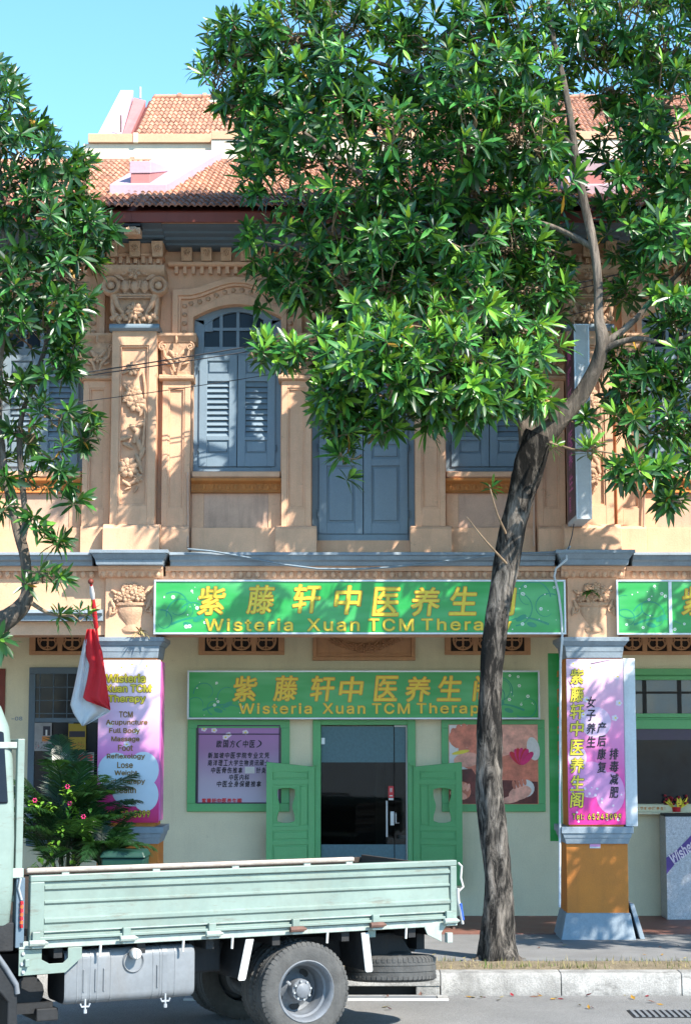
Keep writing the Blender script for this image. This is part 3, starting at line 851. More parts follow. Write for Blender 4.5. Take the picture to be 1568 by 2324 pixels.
    for q in range(n):
        put('dentil', DENTIL, fzo, (-HB+.40+(BAY-.8)*(q+.5)/n, .29-.02, zd-.02))
    for q in range(19):
        put('bracket', BRACKET, fzo, (-HB+.46+(BAY-.9)*(q+.5)/19, .215, zbr-.015))
    bx = MB().box(cx-.31, cx+.31, .06, .5, z_frieze+.0, zd+.10)
    bx.mould([(.02,zd+.05),(.0,zd+.065),(.0,zd+.09),(.3,zd+.09),(.3,zd+.05)], cx-.33, cx+.33)
    bx.hexa([(cx-.30,.05,zd+.09),(cx+.30,.05,zd+.09),(cx+.30,.5,zd+.09),(cx-.30,.5,zd+.09)], [(cx-.34,-.02,ZZ(552,0)),(cx+.34,-.02,ZZ(552,0)),(cx+.34,.5,ZZ(552,0)),(cx-.34,.5,ZZ(552,0))])
    bo = bx.build('entablature_block', M['peach'], H, bev=.006)
    for q in range(7): put('dentil', DENTIL, bo, (cx-.27+.09*q, .062, zd+.05))
    for q in range(3): put('bracket', BRACKET, bo, (cx-.27+.27*q, -.03, ZZ(553,0)-.005))
    gz0, gz1 = ZZ(555,-.02), ZZ(507,-.50)
    steps = [(.0,0),(-.02,.16),(-.14,.24),(-.16,.46),(-.29,.54),(-.31,.74),(-.45,.84),(-.50,1)]
    prof = [(.30,gz0)]+[(y, gz0+(gz1-gz0)*f) for y, f in steps]+[(.30,gz1)]
    MB().mould(prof, -HB+.34, HB-.38).build('cornice', M['bluedk'], H, bev=.003)
    prof = [(.30,gz0+.02)]+[(y-.06, gz0+.02+(gz1-.002-gz0-.02)*f) for y, f in steps]+[(.30,gz1-.002)]
    MB().mould(prof, cx-.36, cx+.36).build('cornice_break', M['bluedk'], H, bev=.003)
    cb = MB(); cb.blob((0,0,0), (.10,.09,.055), 10, 6); cb.box(-.095,.095,-.05,.16,-.05,.035)
    for q in range(6): cb.blob((-.06+.024*q, -.075, .01*math.sin(q*2)), (.02,.02,.03), 6, 4)
    c0 = at(301, 524, -.60); cb.build('corbel', M['relief'], H, bev=.012, smooth=50, loc=(c0.x-XC, c0.y, c0.z))
    MB().box(c0.x-XC-.10, c0.x-XC+.10, -.66, -.45, c0.z+.05, c0.z+.075).build('corbel_cover', M['black'], H)
    # ---------------- ledge over the shopfront
    pr = [(.35,zl_top),(-.16,zl_top-.012),(-.17,zl_top-.045),(-.13,zl_top-.055),(-.12,zl_top-.10),(-.06,zl_top-.115),(-.05,zl_bot),(.35,zl_bot)]
    MB().mould(pr, -HB+.44, HB-.47).build('ledge', M['greypaint'], H, bev=.004)
    lb = MB()
    for (a, b, ya, yb_, za, zb_) in ((.46,.46,-.30,-.30,zl_top+.005,zl_top-.035),(.44,.40,-.28,-.24,zl_top-.035,zl_top-.10),(.40,.385,-.23,-.22,zl_top-.10,zl_bot-.005)):
        lb.hexa([(cx-b,yb_,zb_),(cx+b,yb_,zb_),(cx+b,.35,zb_),(cx-b,.35,zb_)], [(cx-a,ya,za),(cx+a,ya,za),(cx+a,.35,za),(cx-a,.35,za)])
    lb.build('ledge_break', M['greypaint'], H, bev=.005)
    # plaster band with a row of beads, beam over the walkway
    zb0, zb1 = ZZ(1307, 0), zl_bot
    bb = MB().mould([(.02,zb1),(.02,zb1-.055),(.06,zb1-.065),(.06,zb0),(.40,zb0),(.40,zb1)], -HB+.38, HB-.40).build('bead_band', M['peach'], H)
    n = 46
    for q in range(n): put('bead', EGG, bb, (-HB+.42+(BAY-.86)*(q+.5)/n, .035, zb1-.10))
    zbeam = ZZ(1441, 0)
    MB().box(-HB+.25, HB-.25, .06, .62, zbeam, zb0).build('beam', M['peach'], H)
    # ---------------- lower pillar
    pcx = -HB-.02
    PY = .62
    lp = MB(); lp.box(pcx-.30, pcx+.30, .0, PY, ZZ(1448,0)-.02, zb1-.0)
    Q = lp.build('pillar_block', M['peach'], H, bev=.006)
    MB().mould([(-.01,zb1-.14),(-.05,zb1-.12),(-.07,zb1-.06),(-.10,zb1-.045),(-.10,zb1-.003),(.35,zb1-.003),(.35,zb1-.14)], pcx-.375, pcx+.375).build('neck_band', M['peach'], Q, bev=.005)
    for q in range(8): put('bead', EGG, Q, (pcx-.315+.09*q, -.055, zb1-.10))
    basket(Q, pcx, .0)
    zc1, zc0 = ZZ(1447,0), ZZ(1494,0)
    capm = MB()
    for (a, b, ya, yb_, za, zb_) in ((.40,.40,-.10,-.10,zc1,zc1-.05),(.39,.355,-.09,-.06,zc1-.05,zc1-.10),(.345,.335,-.05,-.045,zc1-.10,zc1-.17),(.335,.325,-.04,-.03,zc1-.17,zc0)):
        capm.hexa([(pcx-b,yb_,zb_),(pcx+b,yb_,zb_),(pcx+b,PY-yb_,zb_),(pcx-b,PY-yb_,zb_)], [(pcx-a,ya,za),(pcx+a,ya,za),(pcx+a,PY-ya,za),(pcx-a,PY-ya,za)])
    capm.build('pillar_cap', M['greypaint'], H, bev=.005)
    MB().box(pcx-.315, pcx+.315, .0, PY, ZZ(1880,0), zc0+.005).build('pillar_shaft', M['orange'], H, bev=.006)
    ze1, ze0 = ZZ(1877,0), ZZ(1916,0)
    dm = MB()
    for (a, b, ya, yb_, za, zb_) in ((.415,.415,-.08,-.08,ze1,ze1-.075),(.40,.385,-.068,-.055,ze1-.075,ze1-.13),(.38,.36,-.05,-.03,ze1-.13,ze0)):
        dm.hexa([(pcx-b,yb_,zb_),(pcx+b,yb_,zb_),(pcx+b,PY-yb_,zb_),(pcx-b,PY-yb_,zb_)], [(pcx-a,ya,za),(pcx+a,ya,za),(pcx+a,PY-ya,za),(pcx-a,PY-ya,za)])
    dm.build('dado_moulding', M['greypaint'], H, bev=.006)
    zf = ZZ(2073, 0)
    MB().box(pcx-.355, pcx+.355, .0, PY, zf-.01, ze0+.004).build('pillar_dado', M['orange'], H, bev=.006)
    MB().hexa([(pcx-.44,-.10,-.01),(pcx+.42,-.10,-.01),(pcx+.42,PY+.06,-.01),(pcx-.44,PY+.06,-.01)], [(pcx-.37,-.015,zf),(pcx+.37,-.015,zf),(pcx+.37,PY+.01,zf),(pcx-.37,PY+.01,zf)]).build('pillar_foot', M['greypaint'], H, bev=.012)
    # ---------------- shopfront wall at the back of the walkway
    BY = 2.5
    zceil = ZZ(1441, 0)+.10
    if k == 0:
        dx0, dx1 = XX(709.7,1850,BY)-XC, XX(943,1850,BY)-XC
        ztop = ZZ(1634, BY)
        bw = MB(); bw.box(-HB, dx0, BY, BY+.22, -.05, zceil); bw.box(dx1, HB, BY, BY+.22, -.05, zceil); bw.box(dx0, dx1, BY, BY+.22, ztop, zceil)
        bw.build('shopfront_wall', M['cream'], H)
    else:
        MB().box(-HB, HB, BY, BY+.22, -.05, zceil).build('shopfront_wall', M['cream'], H)
    MB().box(-HB, HB, .62, BY+.2, zceil, zceil+.25).build('walkway_ceiling', M['cream'], H)
    for s in (-1, 1):                       # pierced vents
        vent(H, s*(XX(1106,1463,BY)-XC-.0) if s > 0 else (XX(548.5,1463,BY)-XC), BY)
    # carved centre panel
    x0, x1 = XX(710,1470,BY)-XC, XX(942,1470,BY)-XC
    z0, z1 = ZZ(1500,BY), ZZ(1436,BY)+.15
    cpn = MB(); cpn.box(x0, x1, BY-.05, BY, z0, z0+.05); cpn.box(x0, x0+.05, BY-.05, BY, z0+.05, z1); cpn.box(x1-.05, x1, BY-.05, BY, z0+.05, z1); cpn.box(x0+.05, x1-.05, BY-.05, BY, z1-.05, z1)
    cpn.box(x0+.05, x1-.05, BY-.022, BY, z0+.05, z1-.05)
    cpn.box(x0+.09, x1-.09, BY-.035, BY, z0+.085, z0+.10)
    cp = cpn.build('carved_panel', M['ventclay'], H, bev=.005)
    cr = MB(); r3 = random.Random(3)
    for q in range(13):
        t = (q-6)/6.0
        flower(cr, (x0+x1)/2+t*.42, z0+.16+.10*(t*t)+.02*r3.random(), BY-.05, .06-.018*abs(t), 6, 1.3)
    for q in range(10):
        t = (q-4.5)/4.5
        leafy(cr, (x0+x1)/2+t*.47, z0+.20+.10*t*t, BY-.045, .06, t*1.2+.8)
    cr.build('carving', M['ventclay'], cp, smooth=40)
    return H

def vent(H, cx, BY):
    z1, z0 = ZZ(1436, BY)+.10, ZZ(1487, BY)
    hw = 97/(4145.3/(DIST+BY))
    f = MB(); b = .05
    f.box(cx-hw, cx+hw, BY-.04, BY, z0, z0+b); f.box(cx-hw, cx+hw, BY-.04, BY, z1-b, z1)
    f.box(cx-hw, cx-hw+.08, BY-.04, BY, z0+b, z1-b); f.box(cx+hw-.08, cx+hw, BY-.04, BY, z0+b, z1-b)
    cell = (2*hw-.16)/3
    for q in (1, 2): f.box(cx-hw+.08+q*cell-.03, cx-hw+.08+q*cell+.03, BY-.035, BY, z0+b, z1-b)
    fo = f.build('vent_frame', M['ventclay'], H, bev=.005)
    MB().box(cx-hw+.05, cx+hw-.05, BY-.004, BY+.002, z0+.03, z1-.03).build('vent_dark', M['room'], fo)
    for q in range(3):
        x = cx-hw+.08+(q+.5)*cell; z = (z0+z1)/2; r = min(cell*.40, (z1-z0-2*b)*.62)
        g = MB()
        pts = lambda rr, ox, oz: [(x+ox+rr*math.cos(6.283*i/16), BY-.018, z+oz+rr*math.sin(6.283*i/16)) for i in range(17)]
        g.tube(pts(r, 0, 0), .013, 6)
        for t in range(4):
            a = t*math.pi/2+.785
            g.tube(pts(r*.42, r*.52*math.cos(a), r*.52*math.sin(a)), .009, 5)
        g.tube([(x-r*.9, BY-.016, z), (x+r*.9, BY-.016, z)], .008, 5); g.tube([(x, BY-.016, z-r*.9), (x, BY-.016, z+r*.9)], .008, 5)
        g.build('rosette', M['ventclay'], fo, smooth=50)

house = shophouse(0, 'peach shophouse with grey shutters and green saloon doors, centre of the row')
houseL = shophouse(-1, 'peach shophouse at the left edge, behind the palm and flag')
houseR = shophouse(1, 'peach shophouse at the right edge, behind the silver box')

# ------------------------------------------------------------------ roofs
def tint(m, lo=.6, hi=1.35):
    nt = m.node_tree; N = nt.nodes; L = nt.links
    b = N['Principled BSDF']; src = b.inputs['Base Color'].links[0].from_socket
    g = N.new('ShaderNodeNewGeometry'); oi = N.new('ShaderNodeObjectInfo')
    ad = N.new('ShaderNodeMath'); ad.operation = 'ADD'; L.new(g.outputs['Random Per Island'], ad.inputs[0]); L.new(oi.outputs['Random'], ad.inputs[1])
    fr = N.new('ShaderNodeMath'); fr.operation = 'FRACT'; L.new(ad.outputs[0], fr.inputs[0])
    mr = N.new('ShaderNodeMapRange'); mr.inputs[3].default_value = lo; mr.inputs[4].default_value = hi; L.new(fr.outputs[0], mr.inputs[0])
    hs = N.new('ShaderNodeHueSaturation'); L.new(mr.outputs[0], hs.inputs['Value']); L.new(src, hs.inputs['Color']); L.new(hs.outputs[0], b.inputs['Base Color'])
tint(M['tile'], .75, 1.3); tint(M['tileold'], .5, 1.6)
TW, TE = .150, .262
TPROF = [(x*.150/.205, z*.8) for x, z in [(-.1025,.0),(-.088,.024),(-.062,.036),(-.036,.024),(-.020,.003),(0,.0),(.016,.024),(.042,.036),(.068,.024),(.084,.003),(.1025,.0)]]
def tile_geo(mb, org=None, ex=None, ey=None, ez=None, m=0):
    v = []
    n = len(TPROF)
    for (yy, dz, k) in ((0, .004, 0), (0, .024, 1), (TE+.05, .0, 1)):
        for x, z in TPROF: v.append(Vector((x, yy, z*(1 if k else .75)+dz)))
    if org is not None: v = [org+ex*p.x+ey*p.y+ez*p.z for p in v]
    f = [(r*n+i, r*n+i+1, (r+1)*n+i+1, (r+1)*n+i) for r in range(2) for i in range(n-1)]
    mb.add(v, f, m)
_t = MB(); tile_geo(_t); TILE = _t.mesh('tile', M['tile'], 50)
_t = MB(); tile_geo(_t); TILEOLD = _t.mesh('tile', M['tileold'], 50)
def tiles(roof, x0, x1, Y0, z0, ang, rows, single, old=0, seed=1):
    rr = random.Random(seed)
    ex = Vector((1,0,0)); ey = Vector((0, math.cos(ang), math.sin(ang))); ez = Vector((0, -math.sin(ang), math.cos(ang)))
    rest = MB(); n = int((x1-x0)/TW); cnt = 0
    for r in range(rows-1, -1, -1):
        for c in range(n):
            x = x0+(c+.5)*TW
            p = Vector((x, Y0, z0))+ey*(r*TE)+ez*rr.uniform(0, .006)
            isold = r < old or (r == old and rr.random() < .5)
            if single(x, r) and cnt < 300:
                cnt += 1
                o = put('tile', TILEOLD if isold else TILE, roof, p, (ang, rr.uniform(-.02,.02), rr.uniform(-.015,.015)))
            else:
                tile_geo(rest, p, ex, ey, ez, 1 if isold else 0)
    if rest.v:
        ro = rest.build('tile_field', [M['tile'], M['tileold']], roof, smooth=50); ro['kind'] = 'stuff'
RY0 = -.72
RY1 = 3.45; RZ1 = at(784, 364, RY1).z
RA = math.atan2(RZ1-RZ0, RY1-RY0)
RROWS = int(math.hypot(RZ1-RZ0, RY1-RY0)/TE)
def on_roof(px, py, up=0.0):
    r = sight(px, py); t0 = math.tan(RA)
    # EYE + r2*t = RZ0 + up + t0*(r1*t - DIST - RY0)
    t = (RZ0+up-t0*(DIST+RY0)-EYE)/(r[2]-t0*r[1])
    return Vector((r[0]*t, r[1]*t-DIST, EYE+r[2]*t))
def roof(H, k):
    xl, xr = -HB, HB
    mb = MB(); c, s_ = math.cos(RA), math.sin(RA)
    mb.mould([(RY0+.05, RZ0-.03), (RY1+.02, RZ1-.03), (RY1+.02, RZ1-.08), (RY0+.12, RZ0-.055)], xl, xr)
    rf = mb.build('roof', M['redwood'], H)
    ox = XC+k*BAY
    tiles(rf, xl, xr, RY0, RZ0, RA, RROWS, lambda x, r: (-3.1 < x+ox < -1.25), 3, 5+k)
    MB().box(xl, xr, RY0+.07, RY0+.11, ZZ(503,-.65), RZ0-.02).build('fascia', M['redwood'], rf, bev=.004)
    MB().box(xl, xr, RY0+.112, .40, max(ZZ(507,-.5), ZZ(503,-.65))+.004, max(ZZ(507,-.5), ZZ(503,-.65))+.03).build('soffit', M['peach'], rf)
    for q in range(11):
        x = xl+(q+.5)*BAY/11
        MB().tube([(x-BAY/22+.002, RY1, RZ1-.02), (x+BAY/22-.002, RY1, RZ1-.02)], .052, 8).build('ridge_tile', M['tile'], rf)
        MB().tube([(x+BAY/22-.03, RY1, RZ1-.012), (x+BAY/22+.03, RY1, RZ1-.012)], .070, 8).build('ridge_tile', M['tile'], rf)
    # body of the house behind the facade
    MB().box(xl, xr, .62, .64, 3.7, RZ0-.1).build('inner_wall', M['room'], H)
    # party wall coping that climbs the roof slope
    if k == 0: q = [(248,443),(378,442),(506,362),(378,361)]
    elif k == 1: q = [(1288,444),(1418,444),(1322,361),(1196,362)]
    else: return
    up = .24
    b = [on_roof(px, py, 0)-Vector((ox,0,.10)) for px, py in q]; t = [on_roof(px, py, 0)-Vector((ox,0,-up+.10)) for px, py in q]
    cpw = MB().hexa(b, t).build('coping', M['pinkwall'], rf, bev=.01)
    # stub box on the coping
    d = (t[3]-t[0]).normalized(); d2 = (t[1]-t[0]).normalized()
    p0 = t[0]+d2*.235+d*.10
    w, L_, hh = .235, 1.15, .25
    base = [p0, p0+d2*w, p0+d2*w+d*L_, p0+d*L_]
    z = Vector((0,0,1))
    MB().hexa([v-z*.05 for v in base], [base[0]+z*hh*.5, base[1]+z*hh*.5, base[2]+z*.02, base[3]+z*.02]).build('stub_lower', M['pinkred'], rf, bev=.008)
    e = d2*.012
    MB().hexa([base[0]-e-d*.015+z*(hh*.5+.003), base[1]+e-d*.015+z*(hh*.5+.003), base[2]+e+z*.0, base[3]-e+z*.0], [base[0]-e-d*.015+z*(hh+.03), base[1]+e-d*.015+z*(hh+.03), base[2]+e+z*.06, base[3]-e+z*.06]).build('stub_upper', M['pinkwall'], rf, bev=.008)
roof(house, 0); roof(houseL, -1); roof(houseR, 1)

# ------------------------------------------------------------------ rear block behind the ridge
RB = empty('rear_building', (0, 5.5, 0))
tag(RB, 'taller rear block with tiled roof, pink gable and cream parapet above the front roofs', 'building')
def rb(v): return Vector((v.x, v.y-5.5, v.z))
w0, w1 = XX(190, 340, 5.0), XX(1700, 340, 5.0)
zw = at(784, 325, 5.0).z; zo = at(784, 305, 5.0).z
MB().box(w0, w1, -.5, -.3, 7.0, zw).build('parapet_wall', M['whitewall'], RB)
xa, xb = XX(201, 315, 5.0), XX(480, 315, 4.7)
MB().box(xa, xb, -.56, -.28, zw+.002, zo).build('parapet_band', M['sand'], RB, bev=.006)
xp = XX(309, 315, 5.0)
MB().box(xp-.035, xp+.035, -.575, -.27, zw-.004, zo+.012).build('parapet_post', M['whitewall'], RB, bev=.006)
zb_, zt_ = at(784, 317, 4.7).z, at(784, 299, 4.7).z
MB().box(xb+.002, w1, -.85, -.28, zb_, zt_).build('parapet_band', M['sand'], RB, bev=.006)
MB().box(xb+.002, w1, -.83, -.502, zb_-.9, zb_-.002).build('parapet_wall', M['whitewall'], RB)
Y0, Y1 = 5.6, 8.1
z0, z1 = at(784, 306, Y0).z-.05, at(784, 224, Y1).z
ra = math.atan2(z1-z0, Y1-Y0)
xl, xr = XX(296, 304, Y0), XX(1720, 304, Y0)
rf = MB().mould([(Y0-5.5, z0-.03), (Y1-5.5, z1-.03), (Y1+2.2-5.5, z1-2.0), (Y0-5.5, z0-.3)], xl, xr).build('roof', M['redwood'], RB)
tiles(rf, xl+.05, xr, Y0-5.5, z0, ra, int(math.hypot(z1-z0, Y1-Y0)/TE)+1, lambda x, r: XX(290,260,6.5) < x < XX(545,260,7.0), 0, 77)
for q in range(30):
    x = xl+.1+q*.42
    MB().tube([(x, Y1-5.5, z1+.03), (x+.418, Y1-5.5, z1+.03)], .055, 8).build('ridge_tile', M['tile'], rf)
    MB().tube([(x+.38, Y1-5.5, z1+.036), (x+.44, Y1-5.5, z1+.036)], .075, 8).build('ridge_tile', M['tile'], rf)
g = [at(221,303,5.75), at(277,303,5.75), at(303,203,8.3), at(273,203,8.3)]
dn = Vector((0,0,2.2))
MB().hexa([rb(p-dn) for p in g], [rb(p) for p in g]).build('gable_coping', M['pinkwall'], RB, bev=.01)
g = [at(278,303,5.76), at(296,303,5.76), at(331,227,8.1), at(304,220,8.1)]
MB().hexa([rb(p-dn) for p in g], [rb(p) for p in g]).build('flashing', M['pinkred'], RB, bev=.006)
p = rb(at(318.5, 222, 8.1)); q = rb(at(318.5, 196, 8.1))
MB().tube([p, q], .018, 6).build('vent_pipe', M['white'], RB)
p = rb(at(275, 300, 5.73)); q = rb(at(275, 262, 5.73))
MB().tube([p-Vector((0,.03,0)), q-Vector((0,.03,0))], .012, 6).build('vent_pipe', M['rust'], RB)
MB().box(xl, xr, .1, 6, 5, z0-.31).build('wall', M['whitewall'], RB)

# ================================================================== SHOPFRONT OF THE CENTRE HOUSE
BY = 2.5
def lx(px, py=1800, Y=BY): return XX(px, py, Y)-XC
def frame_rect(mb, x0, x1, z0, z1, w, y0, y1, m=0):
    mb.box(x0, x1, y0, y1, z0, z0+w, m); mb.box(x0, x1, y0, y1, z1-w, z1, m); mb.box(x0, x0+w, y0, y1, z0+w, z1-w, m); mb.box(x1-w, x1, y0, y1, z0+w, z1-w, m)
for a, b in ((425, 657), (1002, 1237)):
    mb = MB(); x0, x1 = lx(a), lx(b); z0, z1 = ZZ(1843, BY), ZZ(1634, BY)
    frame_rect(mb, x0, x1, z0, z1, .108, BY-.045, BY)
    fo = mb.build('window_frame', M['green'], house, bev=.006)
    MB().box(x0+.1, x1-.1, BY-.012, BY+.004, z0+.1, z1-.1).build('window_back', M['paneblue'], fo)
# doorway with a glass door
x0, x1 = lx(709.7), lx(943); z1 = ZZ(1634, BY)
xi0, xi1 = lx(728), lx(925)
mb = MB(); mb.box(x0, xi0, BY-.045, BY+.12, .012, z1); mb.box(xi1, x1, BY-.045, BY+.12, .012, z1); mb.box(xi0, xi1, BY-.045, BY+.12, ZZ(1646, BY), z1)
df = mb.build('door_frame', M['green'], house, bev=.006)
MB().box(lx(921.5), xi1-.002, BY+.0, BY+.06, .012, ZZ(1646,BY)-.002).build('door_jamb', M['white'], df, bev=.004)
MB().box(lx(895), lx(921), BY+.0, BY+.06, ZZ(1650.5,BY), ZZ(1646,BY)-.002).build('door_jamb', M['white'], df, bev=.004)
gd = MB().box(xi0+.005, lx(895)-.004, BY+.05, BY+.062, .03, ZZ(1647, BY)-.004).build('glass_door', M['glass'], house)
sg = MB().box(lx(895)+.004, lx(921.5)-.002, BY+.05, BY+.062, .03, ZZ(1651, BY)).build('side_glass', M['glass'], house)
for par, a, b in ((gd, xi0+.006, lx(895)-.006), (sg, lx(895)+.006, lx(921.5)-.004)):
    MB().box(a, b, BY+.043, BY+.047, ZZ(1731,BY), ZZ(1647,BY)-.012).build('frosted_band', M['frost'], par)
    MB().box(a, b, BY+.043, BY+.047, ZZ(1990,BY), ZZ(1918,BY)).build('frosted_band', M['frost'], par)
MB().box(xi0+.004, xi0+.05, BY+.035, BY+.075, ZZ(1690,BY), ZZ(1675,BY)).build('door_clip', M['alu'], gd, bev=.004)
hx = lx(877.5)
mb = MB().tube([(hx, BY-.01, ZZ(1900,BY)), (hx, BY-.01, ZZ(1818,BY))], .013, 8); mb.tube([(hx, BY-.01, ZZ(1890,BY)), (hx, BY+.05, ZZ(1890,BY))], .009, 6); mb.tube([(hx, BY-.01, ZZ(1828,BY)), (hx, BY+.05, ZZ(1828,BY))], .009, 6)
mb.build('door_handle', M['steel'], gd, smooth=50)
mb = MB().box(lx(886), lx(894), BY+.03, BY+.08, ZZ(1874,BY), ZZ(1843,BY)); mb.tube([(lx(898), BY+.03, ZZ(1870,BY)), (lx(898), BY+.0, ZZ(1868,BY)), (lx(898), BY+.0, ZZ(1848,BY)), (lx(898), BY+.03, ZZ(1846,BY))], .008, 6)
mb.tube([(lx(898), BY+.01, ZZ(1869,BY)), (lx(906), BY+.01, ZZ(1869,BY))], .007, 6)
mb.build('door_lock', M['steel'], gd, smooth=40)
st = MB().box(lx(881.5), lx(893.5), BY+.044, BY+.048, ZZ(1812,BY), ZZ(1785,BY)).build('door_sticker', M['redprint'], gd)
t = MB(); letter(t, '推', lx(884.5), lx(890.5), ZZ(1799,BY), ZZ(1789,BY), BY+.0425)
t.add([(lx(884),BY+.0425,ZZ(1808,BY)),(lx(891),BY+.0425,ZZ(1808,BY)),(lx(891),BY+.0425,ZZ(1806,BY)),(lx(884),BY+.0425,ZZ(1806,BY))], [(0,1,2,3)])
t.build('sticker_print', M['printwhite'], st)
MB().box(lx(882), lx(893), BY+.044, BY+.048, ZZ(1817,BY), ZZ(1812.5,BY)).build('door_sticker', M['paper'], gd)
# room behind the door
rm = MB(); a, b = x0-.6, x1+.6
rm.box(a, b, 4.6, 4.65, 0, 3.2); rm.box(a-.05, a, BY+.22, 4.6, 0, 3.2); rm.box(b, b+.05, BY+.22, 4.6, 0, 3.2); rm.box(a, b, BY+.22, 4.6, 2.9, 2.95); rm.box(a, b, BY+.22, 4.6, -.05, .012)
rm.build('room', M['room'], house)
MB().box(lx(852,1800,4.55), lx(872,1800,4.55), 4.5, 4.58, .0, 2.4).build('inner_post', M['roomlight'], house)
mb = MB().box(lx(900,1900,3.4), lx(930,1900,3.4), 3.3, 3.7, .02, .75); mb.box(lx(903,1900,3.2), lx(922,1900,3.2), 3.15, 3.3, .95, .99)
mb.build('counter', M['frost'], house, bev=.01)
# saloon half doors folded back against the wall
def saloon_door(hx, s, edge_px):
    y_h, y_o = BY-.06, BY-.30
    xo = lx(edge_px, 1850, y_o)
    W = math.hypot(xo-hx, y_o-y_h)
    ux, uy = (xo-hx)/W, (y_o-y_h)/W
    zb = .42; ztop_h, ztop_o = ZZ(1741, y_h), ZZ(1730, y_o)
    th = .035
    def pt(u, d, z): return (hx+ux*u-uy*d*s, y_h+uy*u-abs(ux)*d, z)      # d: towards the viewer
    def slab(mb, u0, u1, z0, z1, d0, d1, z1b=None):
        z1b = z1 if z1b is None else z1b
        mb.hexa([pt(u0,d1,z0),pt(u1,d1,z0),pt(u1,d0,z0),pt(u0,d0,z0)], [pt(u0,d1,z1),pt(u1,d1,z1b),pt(u1,d0,z1b),pt(u0,d0,z1)])
    def zt(u): return ztop_h+(ztop_o-ztop_h)*u/W
    mb = MB(); e = .085
    slab(mb, 0, e, zb, zt(0), 0, th, zt(e)); slab(mb, W-e, W, zb, zt(W-e), 0, th, zt(W))
    slab(mb, e, W-e, zb, zb+.12, 0, th)
    for q0, q1 in ((ZZ(1918,BY-.2), ZZ(1908,BY-.2)), (ZZ(1886,BY-.2), ZZ(1876,BY-.2)), (ZZ(1782,BY-.2), ZZ(1770,BY-.2))): slab(mb, e, W-e, q0, q1, 0, th)
    slab(mb, e, W-e, zt(e)-.07, zt(e), 0, th, zt(W-e))
    # board with a vase-shaped hole: strips either side of it
    z0, z1 = ZZ(1876,BY-.2), ZZ(1782,BY-.2)
    zh0, zh1 = ZZ(1868,BY-.2), ZZ(1789,BY-.2)
    um = W*.60; hw = W*.185
    n = 22; left = []; right = []
    for i in range(n+1):
        t = i/n; z = zh0+(zh1-zh0)*t
        wv = hw*(1-.28*math.sin(math.pi*min(1, max(0, (t-.12)/.7)))**2)*(1 if .07 < t < .93 else math.sqrt(max(0, 1-((.07-t)/.07 if t <= .07 else (t-.93)/.07)**2))*.62+.38)
        left.append((um-wv, z)); right.append((um+wv, z))
    ub0, ub1 = e+.24*W, W-e
    for i in range(n):
        for (A, B) in ((left[i], left[i+1]), (right[i], right[i+1])):
            base = ub0 if A is left[i] else ub1
            a0, a1 = sorted((A[0], base)); b0, b1 = sorted((B[0], base))
            mb.hexa([pt(a0,th*.8,A[1]),pt(a1,th*.8,A[1]),pt(a1,.006,A[1]),pt(a0,.006,A[1])], [pt(b0,th*.8,B[1]),pt(b1,th*.8,B[1]),pt(b1,.006,B[1]),pt(b0,.006,B[1])])
    slab(mb, ub0, ub1, z0, zh0, .006, th*.8); slab(mb, ub0, ub1, zh1, z1, .006, th*.8)
    slab(mb, e+.19*W, e+.24*W, z0, z1, 0, th)
    d = mb.build('saloon_door', M['green'], house, bev=.003)
    def panel(u0, u1, q0, q1, q1b=None):
        p = MB(); slab(p, u0, u1, q0, q1, .006, .016, q1b); p.build('panel_back', M['green'], d)
        p = MB(); g = .02; slab(p, u0+g, u1-g, q0+g, q1-g, .012, .028, None if q1b is None else q1b-g); p.build('panel', M['green'], d, bev=.005)
    panel(e, W-e, zb+.12, ZZ(1918,BY-.2)); panel(e, W-e, ZZ(1908,BY-.2), ZZ(1886,BY-.2)); panel(e, W-e, ZZ(1770,BY-.2), zt(e)-.07, zt(W-e)-.07)
    panel(e, e+.19*W, z0, z1)
    k = MB().tube([pt(.02, .015, zb-.02), pt(.02, .015, zt(0)+.05)], .012, 6); k.box(hx-.03, hx+.03, y_h-.06, y_h-.0, zt(0)+.02, zt(0)+.05)
    k.build('hinge_pin', M['green'], d, smooth=50)
saloon_door(lx(716, 1850, BY-.06), -1, 606.5)
saloon_door(lx(936, 1850, BY-.06), 1, 1046.5)

